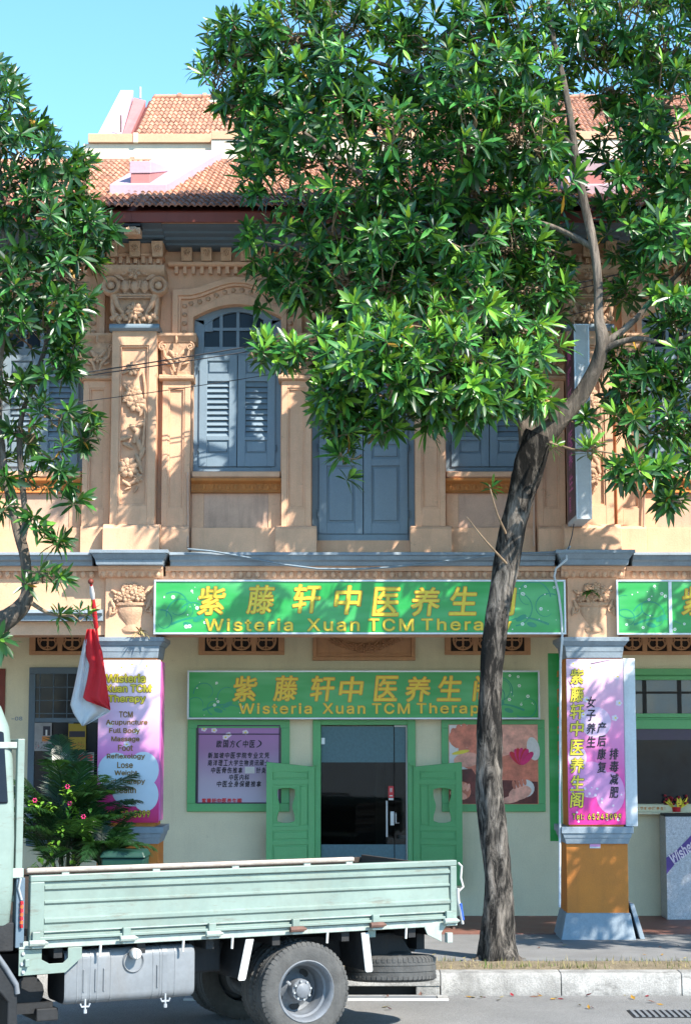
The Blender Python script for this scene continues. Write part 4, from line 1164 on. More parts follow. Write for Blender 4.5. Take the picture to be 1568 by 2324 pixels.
# ================================================================== SIGNS
NAME = '紫藤轩中医养生阁'
def board(name, label, px0, px1, py0, py1, Yf, Yb, chars, latin, split=None, fade=1.0):
    x0, x1 = XX(px0, (py0+py1)/2, Yf), XX(px1, (py0+py1)/2, Yf); z0, z1 = ZZ(py1, Yf), ZZ(py0, Yf)
    cx = (x0+x1)/2
    B = empty(name, (cx, Yf, z0)); tag(B, label, 'signboard', 'green shop signboards')
    W, H = (x1-x0)/2, z1-z0; dep = Yb-Yf
    MB().box(-W+.01, W-.01, .015, dep, .01, H-.01).build('box', M['signgrey'], B)
    MB().box(-W+.02, W-.02, .008, .013, .02, H-.02).build('face', M['greenprint'], B)
    mb = MB(); frame_rect(mb, -W, W, 0, H, .022, -.006, .03)
    if split is not None: mb.box(split-cx-.02, split-cx+.02, -.008, .03, .022, H-.022)
    mb.build('frame', M['alu'], B, bev=.003)
    # printed vines and blossoms
    pm = MB(); rr = random.Random(int(px0))
    for s in (-1, 1):
        ex = s*(W-.10)
        for q in range(4):
            ox, oz, r = ex-s*rr.uniform(0,.6), rr.uniform(.1,.45)*H/.62, rr.uniform(.10,.24)
            a0 = rr.uniform(0, 6)
            pts = [(ox+r*(1-.6*t)*math.cos(a0+s*4.4*t), max(.03, min(H-.03, oz+r*(1-.6*t)*math.sin(a0+s*4.4*t)))) for t in [i/22 for i in range(23)]]
            pts = [(max(-W+.03, min(W-.03, x)), z) for x, z in pts]
            flatcurve(pm, pts, .008, .0070-.0002*q, 0)
        flatcurve(pm, [(ex-s*(.1+.55*t), .12*H+.12*math.sin(3*t)*H+.04) for t in [i/16 for i in range(17)]], .014, .0074, 0)
        ell(pm, ex-s*.42, .30*H, .07, .03, .0062, 0, 14, .5); ell(pm, ex-s*.30, .10*H+.05, .06, .028, .0062, 0, 14, -.3)
        for q in range(16):
            bx, bz, r = ex-s*rr.uniform(-.02,.75), rr.uniform(.08,.92)*H, rr.uniform(.006,.020)
            if bx-.03 < -W+.02 or bx+.03 > W-.02: continue
            if r > .013:
                for p in range(6): ell(pm, bx+r*.8*math.cos(p*1.047), bz+r*.8*math.sin(p*1.047), r*.45, r*.45, .0059, 1, 8)
                ell(pm, bx, bz, r*.4, r*.4, .0056, 2, 8)
            else: ell(pm, bx, bz, r*.7, r*.7, .0059, 1, 8)
    pm.build('printed_vine', [M['signteal'], M['printwhite'], M['signlight']], B)
    gold = MB(); edge = MB()
    def z_of(py): return ZZ(py, Yf)-z0
    for ch, px, py, sz in chars:
        c = XX(px, py, Yf)-cx; zc = z_of(py); hs = sz*S/2*fade
        thick(edge, ch, c-hs*.98, c+hs*.98, zc-hs, zc+hs, .0012, .012, .12)
        thick(gold, ch, c-hs*.98, c+hs*.98, zc-hs, zc+hs, -.0045, .0045, .12, 6)
    for txt, a, b, pt, pb in latin:
        xa, xb = XX(a, pt, Yf)-cx, XX(b, pt, Yf)-cx
        thick(edge, txt, xa, xb, z_of(pb), z_of(pt), .0012, .007, 0, spacing=1.16)
        thick(gold, txt, xa, xb, z_of(pb), z_of(pt), -.0040, .0022, 0, 4, spacing=1.16)
    edge.build('lettering_edge', M['goldedge'], B); gold.build('lettering', M['gold'], B)
    return B
S1 = [(c, x, y, 62) for c, x, y in zip(NAME, (480, 591, 696, 790, 876, 965, 1050, 1140), (1364, 1361, 1359, 1362, 1366, 1366, 1364, 1364))]
board('signboard', 'long green signboard with gold characters above the walkway, fixed to the beam', 349, 1284, 1316, 1440, -.16, .05, S1,
      [('Wisteria', 466, 664, 1405, 1432), ('Xuan', 698, 815, 1405, 1432), ('TCM', 836, 938, 1405, 1432), ('Therapy', 957, 1160, 1405, 1437)])
S2 = [(c, x, y, 60) for c, x, y in zip(NAME, (556, 648, 732, 797, 876, 948, 1019, 1100), (1564, 1563, 1563, 1565, 1563, 1565, 1563, 1563))]
board('signboard', 'shorter shaded green signboard over the glass door under the walkway', 425, 1225, 1522, 1633, 2.22, 2.47, S2,
      [('Wisteria', 543, 707, 1597, 1620), ('Xuan', 733, 828, 1597, 1620), ('TCM', 845, 929, 1597, 1620), ('Therapy', 946, 1112, 1597, 1625)])
S3 = [(c, 1578+i*108, 1364, 62) for i, c in enumerate(NAME[:6])]
board('signboard', 'green signboard cut off by the right edge, beside the flower basket pillar', 1399, 2330, 1316, 1441, -.10, .05, S3,
      [('Wisteria', 1580, 1778, 1405, 1432), ('Xuan', 1812, 1929, 1405, 1432), ('TCM', 1950, 2052, 1405, 1432), ('Therapy', 2070, 2270, 1405, 1437)], split=XX(1521, 1378, -.1))

# pillar banners
def pillar_banner(name, label, px0, px1, py0, py1, Y, bands):
    x0, x1 = XX(px0, (py0+py1)/2, Y), XX(px1, (py0+py1)/2, Y); z0, z1 = ZZ(py1, Y), ZZ(py0, Y)
    B = empty(name, ((x0+x1)/2, Y, z0)); tag(B, label, 'banner', 'pink banners on the pillars')
    return B, (x1-x0)/2, z1-z0, (x0+x1)/2, z0
gradient('bannerprint', [(0.0, (.66,.02,.24)), (.22, (.68,.05,.33)), (.5, (.70,.20,.46)), (.8, (.70,.40,.56)), (1.0, (.74,.54,.66))], 0, 1.95, None)
gradient('bannerprint2', [(0.0, (.56,.01,.10)), (.12, (.62,.03,.22)), (.40, (.66,.20,.48)), (.65, (.72,.48,.66)), (1.0, (.78,.74,.78))], 0, 1.95, None)
B, W, H, cx, z0 = pillar_banner('pillar_banner', 'pink banner with yellow and black vertical characters on the right pillar', 1287.5, 1416.5, 1496, 1872.5, -.028, None)
MB().box(-W, W, 0, .02, 0, H).build('sheet', M['bannerprint'], B)
def bl(px, py): return XX(px, py, -.028)-cx, ZZ(py, -.028)-z0
pr = MB(); rr = random.Random(12)
for i_, (px, py, r, m) in enumerate(((1340,1770,40,0),(1352,1640,34,1),(1385,1800,46,0),(1310,1720,26,1))):
    x, z = bl(px, py); rx = min(r*S, W-abs(x)-.004); ell(pr, x, z, rx, r*S, -.0006-.0003*i_, m, 26)
for q in range(22):
    x, z = rr.uniform(-W+.03, W-.03), rr.uniform(.03, .5); r = rr.uniform(.008, .020); ell(pr, x, z, r, r, -.0022, 2, 10)
for px, py in ((1299,1507),(1338,1516),(1400,1536),(1330,1588),(1395,1630),(1310,1560),(1322,1622),(1404,1596)):
    x, z = bl(px, py); x = max(-W+.05, min(W-.05, x))
    for p in range(5): ell(pr, x+.022*math.cos(p*1.256), z+.022*math.sin(p*1.256), .019, .016, -.0024, 2, 10)
    ell(pr, x+.008, z, .013, .010, -.003, 3, 8)
flatcurve(pr, [bl(1340+i*4, 1507-i*.8) for i in range(12)], .005, -.0026, 4)
flatcurve(pr, [bl(1290+i*3, 1545+i*6) for i in range(8)], .003, -.0026, 4)
pr.build('printed_blossom', [M['midpink'], M['lilac'], M['palepink'], M['yellow'], M['dkpurple']], B)
y1 = MB(); y2 = MB(); ink = MB()
for ch, py in zip(NAME, (1536, 1577, 1615, 1654, 1697, 1738, 1778, 1816)):
    x, z = bl(1309, py); h_ = 15*S
    thick(y2, ch, x-h_, x+h_, z-h_*1.1, z+h_*1.1, -.0085, .008, .1); thick(y1, ch, x-h_, x+h_, z-h_*1.1, z+h_*1.1, -.0125, .0035, .1, 5)
for col, px, pys in (('女子养生', 1341, (1594, 1624, 1654, 1684)), ('产后康复', 1365, (1652, 1682, 1712, 1742)), ('排毒减肥', 1393, (1712, 1740, 1769, 1799))):
    for ch, py in zip(col, pys):
        x, z = bl(px, py); thick(ink, ch, x-.052, x+.052, z-.063, z+.063, -.0085, .0025, .15, 4)
xa, za = bl(1299, 1859); xb, zb = bl(1409, 1849)
thick(y2, 'Tel: 65243099', xa, xb, za-.008, zb+.008, -.0085, .006, 0, spacing=1.25); letter(y1, 'Tel: 65243099', xa, xb, za-.008, zb+.008, -.0125, 0, 0, spacing=1.25)
y2.build('lettering_edge', M['ink'], B); y1.build('lettering', M['yellow'], B); ink.build('lettering', M['ink'], B)
sb = empty('light_box', (XX(1428, 1685, .05), .05, ZZ(1876, .05))); tag(sb, 'narrow pale grey box with a plain side beside the right pillar banner', 'light box')
MB().box(-.068, .075, -.05, .32, 0, ZZ(1495,.05)-ZZ(1876,.05)).build('case', M['signgrey'], sb, bev=.006)
MB().box(-.062, .069, -.056, -.0505, .02, ZZ(1495,.05)-ZZ(1876,.05)-.02).build('front_plate', M['signgrey'], sb, bev=.002)
# left banner
B, W, H, cx, z0 = pillar_banner('pillar_banner', 'pink banner listing treatments in brown letters on the left pillar, behind the flag', 222, 362, 1498, 1868, -.028, None)
MB().box(-W, W, 0, .02, 0, H).build('sheet', M['bannerprint2'], B)
MB().box(W-.004, W+.012, .021, .40, .02, H-.02).build('side_sheet', M['bannerpink'], B)
pr = MB()
def bl(px, py): return XX(px, py, -.028)-cx, ZZ(py, -.028)-z0
for i_, (px, py, rx, rz) in enumerate(((262, 1752, 40, 42), (300, 1758, 42, 38), (325, 1748, 36, 40), (300, 1800, 44, 30), (330, 1805, 34, 36))):
    x, z = bl(px, py); a = min(rx*S, W-abs(x)-.003)
    ell(pr, x, z, a, rz*S, -.0006-.0003*i_, 0, 26)
for px, py in ((276,1515),(300,1508),(333,1512),(285,1530),(262,1548),(310,1660),(250,1644),(288,1690),(345,1560)):
    x, z = bl(px, py)
    for p in range(5): ell(pr, x+.024*math.cos(p*1.256), z+.024*math.sin(p*1.256), .02, .017, -.003, 1, 10)
    ell(pr, x, z, .012, .010, -.0035, 2, 8)
pr.build('printed_blossom', [M['paleblue'], M['palepink'], M['yellow']], B)
a = MB(); b = MB(); c = MB()
for txt, x0, x1, py, hh in (('Wisteria', 241, 330, 1540, 9), ('Xuan TCM', 240, 342, 1563, 8), ('Therapy', 246, 330, 1588, 9)):
    xa, z = bl(x0, py); xb, _ = bl(x1, py)
    thick(a, txt, xa, xb, z-hh*S, z+hh*S, -.0085, .010); thick(b, txt, xa, xb, z-hh*S, z+hh*S, -.0125, .004, 0, 5)
for txt, px, py, w in (('TCM', 286, 1622, 15), ('Acupuncture', 288, 1641, 46), ('Full Body', 283, 1660, 34), ('Massage', 285, 1679, 31), ('Foot', 285, 1698, 16), ('Reflexology', 286, 1718, 42), ('Lose', 284, 1737, 17), ('Weight', 286, 1756, 25), ('Mud Therapy', 281, 1775, 47), ('Health', 284, 1794, 24)):
    x, z = bl(px, py); thick(c, txt, x-w*S, x+w*S, z-6.5*S, z+6.5*S, -.0085, .0025, 0, 5)
xa, z = bl(232, 1848); xb, _ = bl(340, 1848)
thick(a, 'Tel: 65243099', xa, xb, z-.038, z+.038, -.0085, .006, spacing=1.1); letter(b, 'Tel: 65243099', xa, xb, z-.038, z+.038, -.0125, 0, spacing=1.1)
a.build('lettering_edge', M['brownink'], B); b.build('lettering', M['yellow'], B); c.build('lettering', M['brownink'], B)

# green board edge-on beside the right pillar
gb = empty('side_board', (XX(1260, 1700, 1.0), 1.0, ZZ(1910, 1.0))); tag(gb, 'tall narrow green board with orange lettering beside the right pillar', 'signboard')
hgt = ZZ(1483, 1.0)-ZZ(1910, 1.0)
MB().box(-.075, .075, 0, .03, 0, hgt).build('sheet', M['greenprint'], gb, bev=.003)
t = MB()
for i, ch in enumerate(NAME): letter(t, ch, .030, .070, hgt-.30-.215*i-.09, hgt-.30-.215*i+.09, -.004, .03)
t.build('lettering', M['orange'], gb)

# projecting light box on the upper storey
ps = empty('projecting_sign', (XX(1323, 1000, -.85), -.85, ZZ(1178, -.85))); tag(ps, 'tall pale light box projecting from the upper storey beside the forked trunk', 'sign')
h1 = ZZ(735, -.85)-ZZ(1178, -.85)
hw = 17.5/(4145.3/(DIST-.85))
MB().box(-hw, hw, 0, .80, 0, h1).build('case', M['signgrey'], ps, bev=.012)
MB().box(-hw-.006, -hw-.002, .04, .77, .05, h1-.05).build('side_face', M['dkpurple'], ps)
t = MB(); tv, tf = [], []
for i, ch in enumerate(NAME):
    q = MB(); letter(q, ch, -.19, .19, h1-.28-.25*i-.1, h1-.28-.25*i+.1, 0, .02)
    t.add([(-hw-.008, .40-v[0], v[2]) for v in q.v], q.f)
t.build('lettering', M['bannerpink'], ps)
mb = MB(); frame_rect(mb, -hw-.002, hw+.002, -.002, h1+.002, .02, -.008, .02); mb.build('frame', M['alu'], ps, bev=.003)
for z in (.4, h1-.4): MB().box(-.02, .02, .80, 1.05, z-.02, z+.02).build('bracket', M['steel'], ps)

# ================================================================== NOTICES AND POSTER
LV = [0]
def sheet_thing(name, label, cat, px0, px1, py0, py1, Y, m, group=None):
    x0, x1 = XX(px0, (py0+py1)/2, Y), XX(px1, (py0+py1)/2, Y); z0, z1 = ZZ(py1, Y), ZZ(py0, Y)
    B = empty(name, ((x0+x1)/2, Y, z0)); tag(B, label, cat, group)
    MB().box(-(x1-x0)/2, (x1-x0)/2, 0, .012, 0, z1-z0).build('sheet', m, B)
    cx = (x0+x1)/2
    return B, (x1-x0)/2, z1-z0, lambda px, py: (XX(px, py, Y)-cx, ZZ(py, Y)-z0)
gradient('noticeprint', [(0.0, (.42,.40,.52)), (.3, (.40,.34,.46)), (.7, (.32,.16,.34)), (1.0, (.36,.14,.38))], 0, 1.0, None)
B, W, H, bl = sheet_thing('notice_board', 'mauve notice with black characters in the green window frame left of the door', 'notice', 447, 636, 1646, 1825, 2.465, M['noticeprint'])
mb = MB(); frame_rect(mb, -W, W, 0, H, .018, -.012, .014); z = bl(540, 1667)[1]; mb.box(-W, W, -.012, .004, z-.006, z+.008); mb.build('frame', M['dkpurple'], B, bev=.003)
t = MB()
for txt, x0, x1, py, hh in (('欧国方（中医）', 490, 595, 1689, 8), ('新加坡中医学院专业文凭', 471, 612, 1715, 6.5), ('南洋理工大学生物资讯硕士', 471, 612, 1732, 6.5), ('中医骨伤推拿', 478, 552, 1749, 6.5), ('针灸', 581, 604, 1749, 6.5), ('中医内科', 519, 566, 1765, 6.5), ('中医全身保健推拿', 491, 594, 1780, 6.5)):
    n = len(txt)
    for i, ch in enumerate(txt):
        px = x0+(x1-x0)*(i+.5)/n; x, z = bl(px, py); w = (x1-x0)/n*.40*S*1.12
        thick(t, ch, x-w, x+w, z-hh*S*1.1, z+hh*S*1.1, -.0055, .0022, .12, 3)
t.build('lettering', M['ink'], B)
t = MB()
for i, ch in enumerate(NAME):
    x, z = bl(463+i*11.5, 1818); thick(t, ch, x-.026, x+.026, z-.028, z+.028, -.0055, .003, 0, 4)
t.build('lettering', M['redprint'], B)
x, z = bl(567, 1748.5)
MB().box(x-.062, x+.062, -.004, -.001, z-.042, z+.042).build('white_patch', M['paper'], B)
pr = MB()
for px, py in ((463,1655),(486,1658),(519,1668),(557,1663),(512,1674)):
    x, z = bl(px, py)
    for p in range(5): ell(pr, x+.022*math.cos(p*1.256), z+.018*math.sin(p*1.256), .020, .016, -.0015, 0, 10)
    ell(pr, x, z, .014, .012, -.0025, 1, 8)
pr.build('printed_blossom', [M['palepink'], M['yellow']], B)

B, W, H, bl = sheet_thing('poster', 'photo poster of massaged feet and a red lotus in the right green window', 'poster', 1018, 1221, 1645, 1826, 2.45, M['skin'])
pr = MB()
def pe(px, py, rx, ry, m, a=0, lvl=1): LV[0] += 1; x, z = bl(px, py); ell(pr, x, z, rx*S*1.12, ry*S*1.12, -.0014*lvl-.00004*LV[0], m, 18, a)
def pp(pts, m, lvl=1): LV[0] += 1; pr.add([(bl(*p)[0], -.0014*lvl-.00004*LV[0], bl(*p)[1]) for p in pts], [tuple(range(len(pts)))], m)
pp([(1019,1646),(1060,1646),(1050,1690),(1019,1705)], 3, 1)
pp([(1019,1700),(1075,1695),(1085,1745),(1040,1755),(1019,1745)], 3, 1)
pe(1045, 1675, 26, 24, 0, 0, 2); 
for i, (px, py) in enumerate(((1030,1664),(1042,1656),(1054,1654),(1066,1658),(1075,1666))): pe(px, py, 7, 11, 0, .2, 3)
pp([(1040,1700),(1100,1690),(1160,1700),(1190,1740),(1150,1770),(1090,1760),(1040,1735)], 0, 2)
pp([(1120,1646),(1220,1646),(1220,1690),(1170,1710),(1120,1690)], 1, 2)
pe(1150, 1690, 40, 22, 1, .5, 3); pe(1110, 1740, 30, 26, 0, .2, 3); pe(1060, 1725, 30, 16, 1, .1, 3)
pp([(1019,1750),(1070,1745),(1100,1790),(1100,1825),(1019,1825)], 2, 3); pp([(1120,1770),(1220,1775),(1220,1825),(1110,1825)], 2, 3)
pe(1190, 1790, 22, 20, 3, .1, 4); pe(1180, 1800, 26, 15, 1, .3, 5)
for i in range(4): pe(1166+i*8, 1782-i*3, 4, 10, 0, .2, 6)
pe(1160, 1815, 22, 8, 1, .2, 6); pe(1050, 1795, 18, 20, 0, .3, 4); pe(1040, 1805, 20, 9, 1, -.3, 5)
for i in range(4): pe(1038+i*8, 1782+i*2, 4, 9, 1, -.3, 6)
for a in range(9):
    t = (-.95+a*.24)*(1 if a % 2 else .8); pe(1183+19*math.sin(t), 1736-19*math.cos(t), 6.5, 19, 4 if a % 2 else 6, -t, 7)
pe(1045, 1708, 20, 4, 5, .2, 5); pe(1210, 1700, 14, 26, 3, .2, 2)
pr.build('printed_picture', [M['skin'], M['skinlight'], M['skindark'], M['cloth'], M['redprint'], M['yellow'], M['petal']], B)

# ================================================================== NEIGHBOUR SHOPFRONTS
def nlx(H, px, py, Y): return XX(px, py, Y)-H.location.x
# left: dark window in a grey-blue frame, house number
x0, x1 = nlx(houseL, 64, 1700, BY), nlx(houseL, 300, 1700, BY); z0, z1 = .9, ZZ(1515, BY)
mb = MB(); frame_rect(mb, x0, x1, z0, z1, .085, BY-.04, BY); mb.box(x0+.085, x1-.085, BY-.038, BY, ZZ(1635,BY)-.03, ZZ(1635,BY)+.03)
for px in (160, 232): mb.box(nlx(houseL,px,1750,BY)-.03, nlx(houseL,px,1750,BY)+.03, BY-.03, BY, z0, ZZ(1635,BY))
lf = mb.build('window_frame', M['bluedk'], houseL, bev=.005)
MB().box(x0+.085, x1-.085, BY-.012, BY-.004, z0+.085, ZZ(1635,BY)).build('pane', M['pane'], lf)
MB().box(x0+.085, x1-.085, BY-.012, BY-.004, ZZ(1635,BY)+.03, z1-.085).build('pane', M['pane'], lf)
for q in range(7):
    xq = x0+.14+q*(x1-x0-.28)/6
    MB().tube([(xq, BY-.02, ZZ(1635,BY)+.03), (xq, BY-.02, z1-.085)], .007, 5).build('grille_bar', M['bluedk'], lf)
for q in range(3):
    zq = ZZ(1620,BY)+q*.17
    MB().tube([(x0+.085, BY-.022, zq), (x1-.085, BY-.022, zq)], .007, 5).build('grille_bar', M['bluedk'], lf)
t = MB(); letter(t, '-08', nlx(houseL,26,1632,BY), nlx(houseL,51,1632,BY), ZZ(1636,BY), ZZ(1627,BY), BY-.004, .02)
t.build('house_number', M['greypaint'], houseL)
MB().box(nlx(houseL,-40,1700,BY), nlx(houseL,9,1700,BY), BY-.02, BY-.002, .0, ZZ(1518,BY)).build('door_panel', M['redwood'], houseL)
# grey awning ledge on the left beam
a, b = nlx(houseL, 20, 1395, 0), nlx(houseL, 234, 1395, 0)
MB().mould([(.06,ZZ(1383,0)),(-.10,ZZ(1385,0)),(-.12,ZZ(1393,0)),(-.06,ZZ(1398,0)),(-.06,ZZ(1410,0)),(.06,ZZ(1410,0))], a, b).build('beam_ledge', M['greypaint'], houseL, bev=.004)
def poster(px0, px1, py0, py1, m, label, kind):
    B, W, H, bl = sheet_thing('notice', label, 'notice', px0, px1, py0, py1, BY-.065, m, 'notices in the left window')
    pr = MB(); rr = random.Random(int(px0*7+py0))
    if kind == 0:
        pr.add([(-.0,-.002,H*.55),(W*.85,-.002,H*.55),(W*.85,-.002,H*.88),(0,-.002,H*.88)], [(0,1,2,3)], 0)
        pr.add([(W*.3,-.003,H*.55),(W*.5,-.003,H*.55),(W*.5,-.003,H*.75),(W*.3,-.003,H*.75)], [(0,1,2,3)], 1)
        pr.add([(-.1*W,-.002,H*.34),(W*.8,-.002,H*.34),(W*.8,-.002,H*.52),(-.1*W,-.002,H*.52)], [(0,1,2,3)], 2)
    if kind == 1:
        pr.add([(-W*.9,-.002,H*.5),(W*.9,-.002,H*.5),(W*.9,-.002,H*.72),(-W*.9,-.002,H*.72)], [(0,1,2,3)], 0)
    if kind == 2:
        pr.add([(W*.05,-.002,H*.68),(W*.92,-.002,H*.68),(W*.92,-.002,H*.9),(W*.05,-.002,H*.9)], [(0,1,2,3)], 3)
        ell(pr, -W*.35, H*.62, W*.14, H*.12, -.002, 0, 10, .5)
    for q in range(9 if kind != 3 else 3):
        z = H*(.08+.028*q); xa = -W*.85; 
        while xa < W*.7:
            w = rr.uniform(.02, .07)*W*3; 
            if rr.random() < .75: pr.add([(xa,-.002,z),(min(xa+w, W*.9),-.002,z),(min(xa+w, W*.9),-.002,z+H*.014),(xa,-.002,z+H*.014)], [(0,1,2,3)], 0 if rr.random() < .8 else 3)
            xa += w+.02
    pr.build('print', [M['ink'], M['paper'], M['ochre'], M['redprint']], B)
poster(78, 117, 1641, 1705, M['shadepaper'], 'white notice with a dark photo in the left window, above the palm', 0)
poster(155, 195, 1643, 1704, M['shadeyellow'], 'yellow notice in the left window, below the tip of the flag', 1)
poster(136, 213, 1708, 1766, M['shadepaper'], 'wide red and white notice in the left window, beside the pink banner', 2)
poster(180, 194, 1770, 1800, M['paleblue'], 'small pale notice low in the left window, beside the pink banner', 3)
# right: green framed window
H = houseR
x0, x1 = nlx(H, 1390, 1700, BY), nlx(H, 1900, 1700, BY)
mb = MB()
for a, b, y in ((1518,1533,.05),(1535,1544,.07),(1620,1629,.07),(1634,1655,.05)): mb.box(x0, x1, BY-y, BY, ZZ(b,BY), ZZ(a,BY))
mb.box(x0, x1, BY-.03, BY, ZZ(1535,BY), ZZ(1533,BY)); mb.box(x0, x1, BY-.03, BY, ZZ(1634,BY), ZZ(1629,BY))
mb.box(x0, x0+.1, BY-.049, BY, ZZ(1845,BY), ZZ(1655,BY))
rf_ = mb.build('window_frame', M['green'], H, bev=.004)
MB().box(x0, x1, BY-.012, BY-.003, ZZ(1620,BY), ZZ(1544,BY)).build('pane', M['paneblue'], rf_)
for px in (1462, 1541, 1620, 1700): MB().box(nlx(H,px,1580,BY)-.025, nlx(H,px,1580,BY)+.025, BY-.03, BY-.002, ZZ(1620,BY), ZZ(1544,BY)).build('muntin', M['chassis'], rf_)
MB().box(x0, x1, BY-.027, BY-.002, ZZ(1575,BY), ZZ(1570,BY)).build('muntin', M['chassis'], rf_)
MB().box(x0+.1, x1, BY-.012, BY-.003, ZZ(1825,BY), ZZ(1655,BY)).build('pane', M['pane'], rf_)
MB().box(x0+.1, x1, BY-.02, BY-.013, ZZ(1680,BY), ZZ(1655,BY)).build('valance', M['dkpurple'], rf_)
MB().box(x0, x1, BY-.16, BY, ZZ(1848,BY), ZZ(1843,BY)).build('sill', M['cream'], rf_, bev=.005)
ss = empty('sill_strip', (XX(1470,1835,BY-.1), BY-.1, ZZ(1843,BY-.1))); tag(ss, 'yellow strip with orange characters on the right window sill', 'sign')
MB().box(-.17, .40, 0, .01, 0, .085).build('strip', M['cream'], ss)
t = MB()
for i, ch in enumerate(NAME): letter(t, ch, -.15+i*.052, -.11+i*.052, .02, .062, -.003, .04)
t.build('lettering', M['orange'], ss)
fl = empty('flower_arrangement', (XX(1535,1835,BY-.10), BY-.10, ZZ(1843,BY-.1))); tag(fl, 'red flowers with yellow wrapping on the right window sill above the silver box', 'flowers')
mb = MB(); rr = random.Random(5)
for q in range(20): mb.blob((rr.uniform(-.15,.15), rr.uniform(-.03,.04), .08+rr.uniform(0,.13)), (.022,.022,.018), 6, 4)
mb.build('blossom', M['petalred'], fl, smooth=60)
mb = MB()
for q in range(18):
    a = rr.uniform(0,6.28); mb.add([(0,0,.02),(.03*math.cos(a),.03*math.sin(a),.02),(.16*math.cos(a),.06*math.sin(a),.10+rr.uniform(0,.1)),(.13*math.cos(a+.3),.05*math.sin(a+.3),.12)], [(0,1,2,3)])
mb.build('wrapping', M['yellow'], fl)
MB().lathe([(0,0),(.05,0),(.06,.06),(.0,.06)], 12).build('pot', M['redprint'], fl, smooth=40)

# ================================================================== TRUCK
TH = R(26.84)
T = empty('flatbed_truck', (-.3226, -5.684, ROADZ), TH)
tag(T, 'mint green flatbed truck parked at the kerb, its cab cut off at the left edge', 'truck')
# local x runs to the tail, y away from the viewer, z up; near side plane y = 0
TWD = 1.78
# --- frame, floor and sills
MB().box(-2.50, 1.44, .03, TWD-.03, .93, .985).build('bed_floor', M['chassis'], T)
MB().box(-2.50, 1.30, .0, .035, .885, .945).build('side_sill', M['mintworn'], T, bev=.006)
MB().box(-2.50, 1.44, TWD-.035, TWD, .885, .945).build('side_sill', M['mintworn'], T, bev=.006)
ch = MB()
for y in (.48, 1.22): ch.box(-4.4, 1.30, y, y+.08, .62, .80)
for x in (-2.2, -1.5, -.9, -.3, .35, 1.0, 1.25): ch.box(x, x+.07, .05, TWD-.05, .80, .93)
ch.box(1.22, 1.30, .3, 1.5, .66, .80)
ch.build('chassis', M['chassis'], T)
# --- near gate: pressed ribs, rails, end posts
def gate(y0, s, z1=1.455, name='side_gate', gm=None):
    gm = gm or M['mint']
    z0 = .945
    prof = [(.025,z0),(.0,z0+.004),(.0,z0+.04),(.022,z0+.05),(.022,z0+.062),(.004,z0+.068),(.004,z0+.125),(-.014,z0+.140),(-.014,z0+.165),(.004,z0+.178),(.010,z0+.275),(-.008,z0+.290),(-.008,z0+.302),(.008,z0+.312),(.008,z0+.385),(-.012,z0+.400),(-.012,z0+.420),(.012,z0+.432),(.012,z0+.452),(.03,z0+.455)]
    kz = (z1-z0-.05)/.46
    mb = MB(); mb.mould([(y0+s*y, z0+(z-z0)*kz) for y, z in prof], -2.30, 1.385)
    g = mb.build(name, gm, T, bev=0)
    tb = MB(); ya, yb = sorted((y0-s*.012, y0+s*.05)); tb.box(-2.42, 1.457, ya, yb, z1-.052, z1)
    tb.build('top_rail', gm, g, bev=.008)
    ep = MB(); ya, yb = sorted((y0-s*.016, y0+s*.05)); ep.box(1.39, 1.452, ya, yb, z0-.0, z1-.053); ep.build('end_post', gm, g, bev=.006)
    ep = MB(); ep.box(-2.42, -2.305, ya, yb, z0-.02, z1-.053); ep.build('end_post', gm, g, bev=.006)
    rl = MB(); ya, yb = sorted((y0-s*.03, y0+s*.0)); rl.box(-2.40, 1.44, ya, yb, z0+.006, z0+.030); rl.build('hinge_rail', gm, g, bev=.004)
    return g
G = gate(.0, 1)
# worn lower lip of the pressing
MB().box(-2.30, 1.385, -.006, .02, 1.008, 1.016).build('lip', M['mintworn'], G)
for x in (-2.36, -1.61, -.868, -.11, .648, 1.375):
    h = MB(); h.tube([(x-.075, -.055, .935), (x+.05, -.055, .935)], .024, 8); h.tube([(x+.052, -.055, .935), (x+.078, -.055, .932)], [.018,.008], 8)
    h.build('hinge', M['rust'] if x in (-.11, .648) else M['mintworn'], G, smooth=40)
    MB().box(x-.045, x+.02, -.046, -.012, .955, 1.02).build('hinge_strap', M['mint'], G, bev=.005)
    MB().box(x-.05, x+.06, -.05, -.004, .892, .912).build('hinge_foot', M['mintworn'], G, bev=.004)
gate(TWD, -1, 1.375, 'far_gate', M['bedshade'])
# pipe rail on brackets over the front part
pr_ = MB().box(-2.45, .445, -.012, .030, 1.474, 1.512).build('pipe_rail', M['railmetal'], T, bev=.012)
for x in (-2.13, -1.36, -.66, .0, .40): MB().box(x-.03, x+.03, .0, .02, 1.452, 1.476).build('rail_bracket', M['mintworn'], pr_)
# tailgate and its fittings
tg = MB(); tg.box(1.40, 1.44, .06, TWD-.06, .95, 1.40)
for z in (1.05, 1.2, 1.35): tg.box(1.438, 1.455, .06, TWD-.06, z, z+.04)
tgo = tg.build('tailgate', M['bedshade'], T, bev=.005)
MB().tube([(1.47, -.01, 1.43), (1.50, -.02, 1.40), (1.49, -.02, 1.30), (1.515, -.02, 1.22), (1.47, -.01, 1.18)], .010, 6).build('latch_handle', M['white'], tgo, smooth=50)
MB().tube([(1.46, -.02, 1.21), (1.465, -.02, 1.10), (1.48, -.03, 1.02), (1.50, -.03, .90)], .014, 6).build('tie_rope', M['white'], tgo, smooth=50)
MB().tube([(1.478, -.035, 1.08), (1.486, -.035, 1.02), (1.502, -.035, .935)], .014, 6).build('tie_strap', MATS.get('bluestrap') or mat('bluestrap', (.03,.10,.48), .5), tgo, smooth=50)
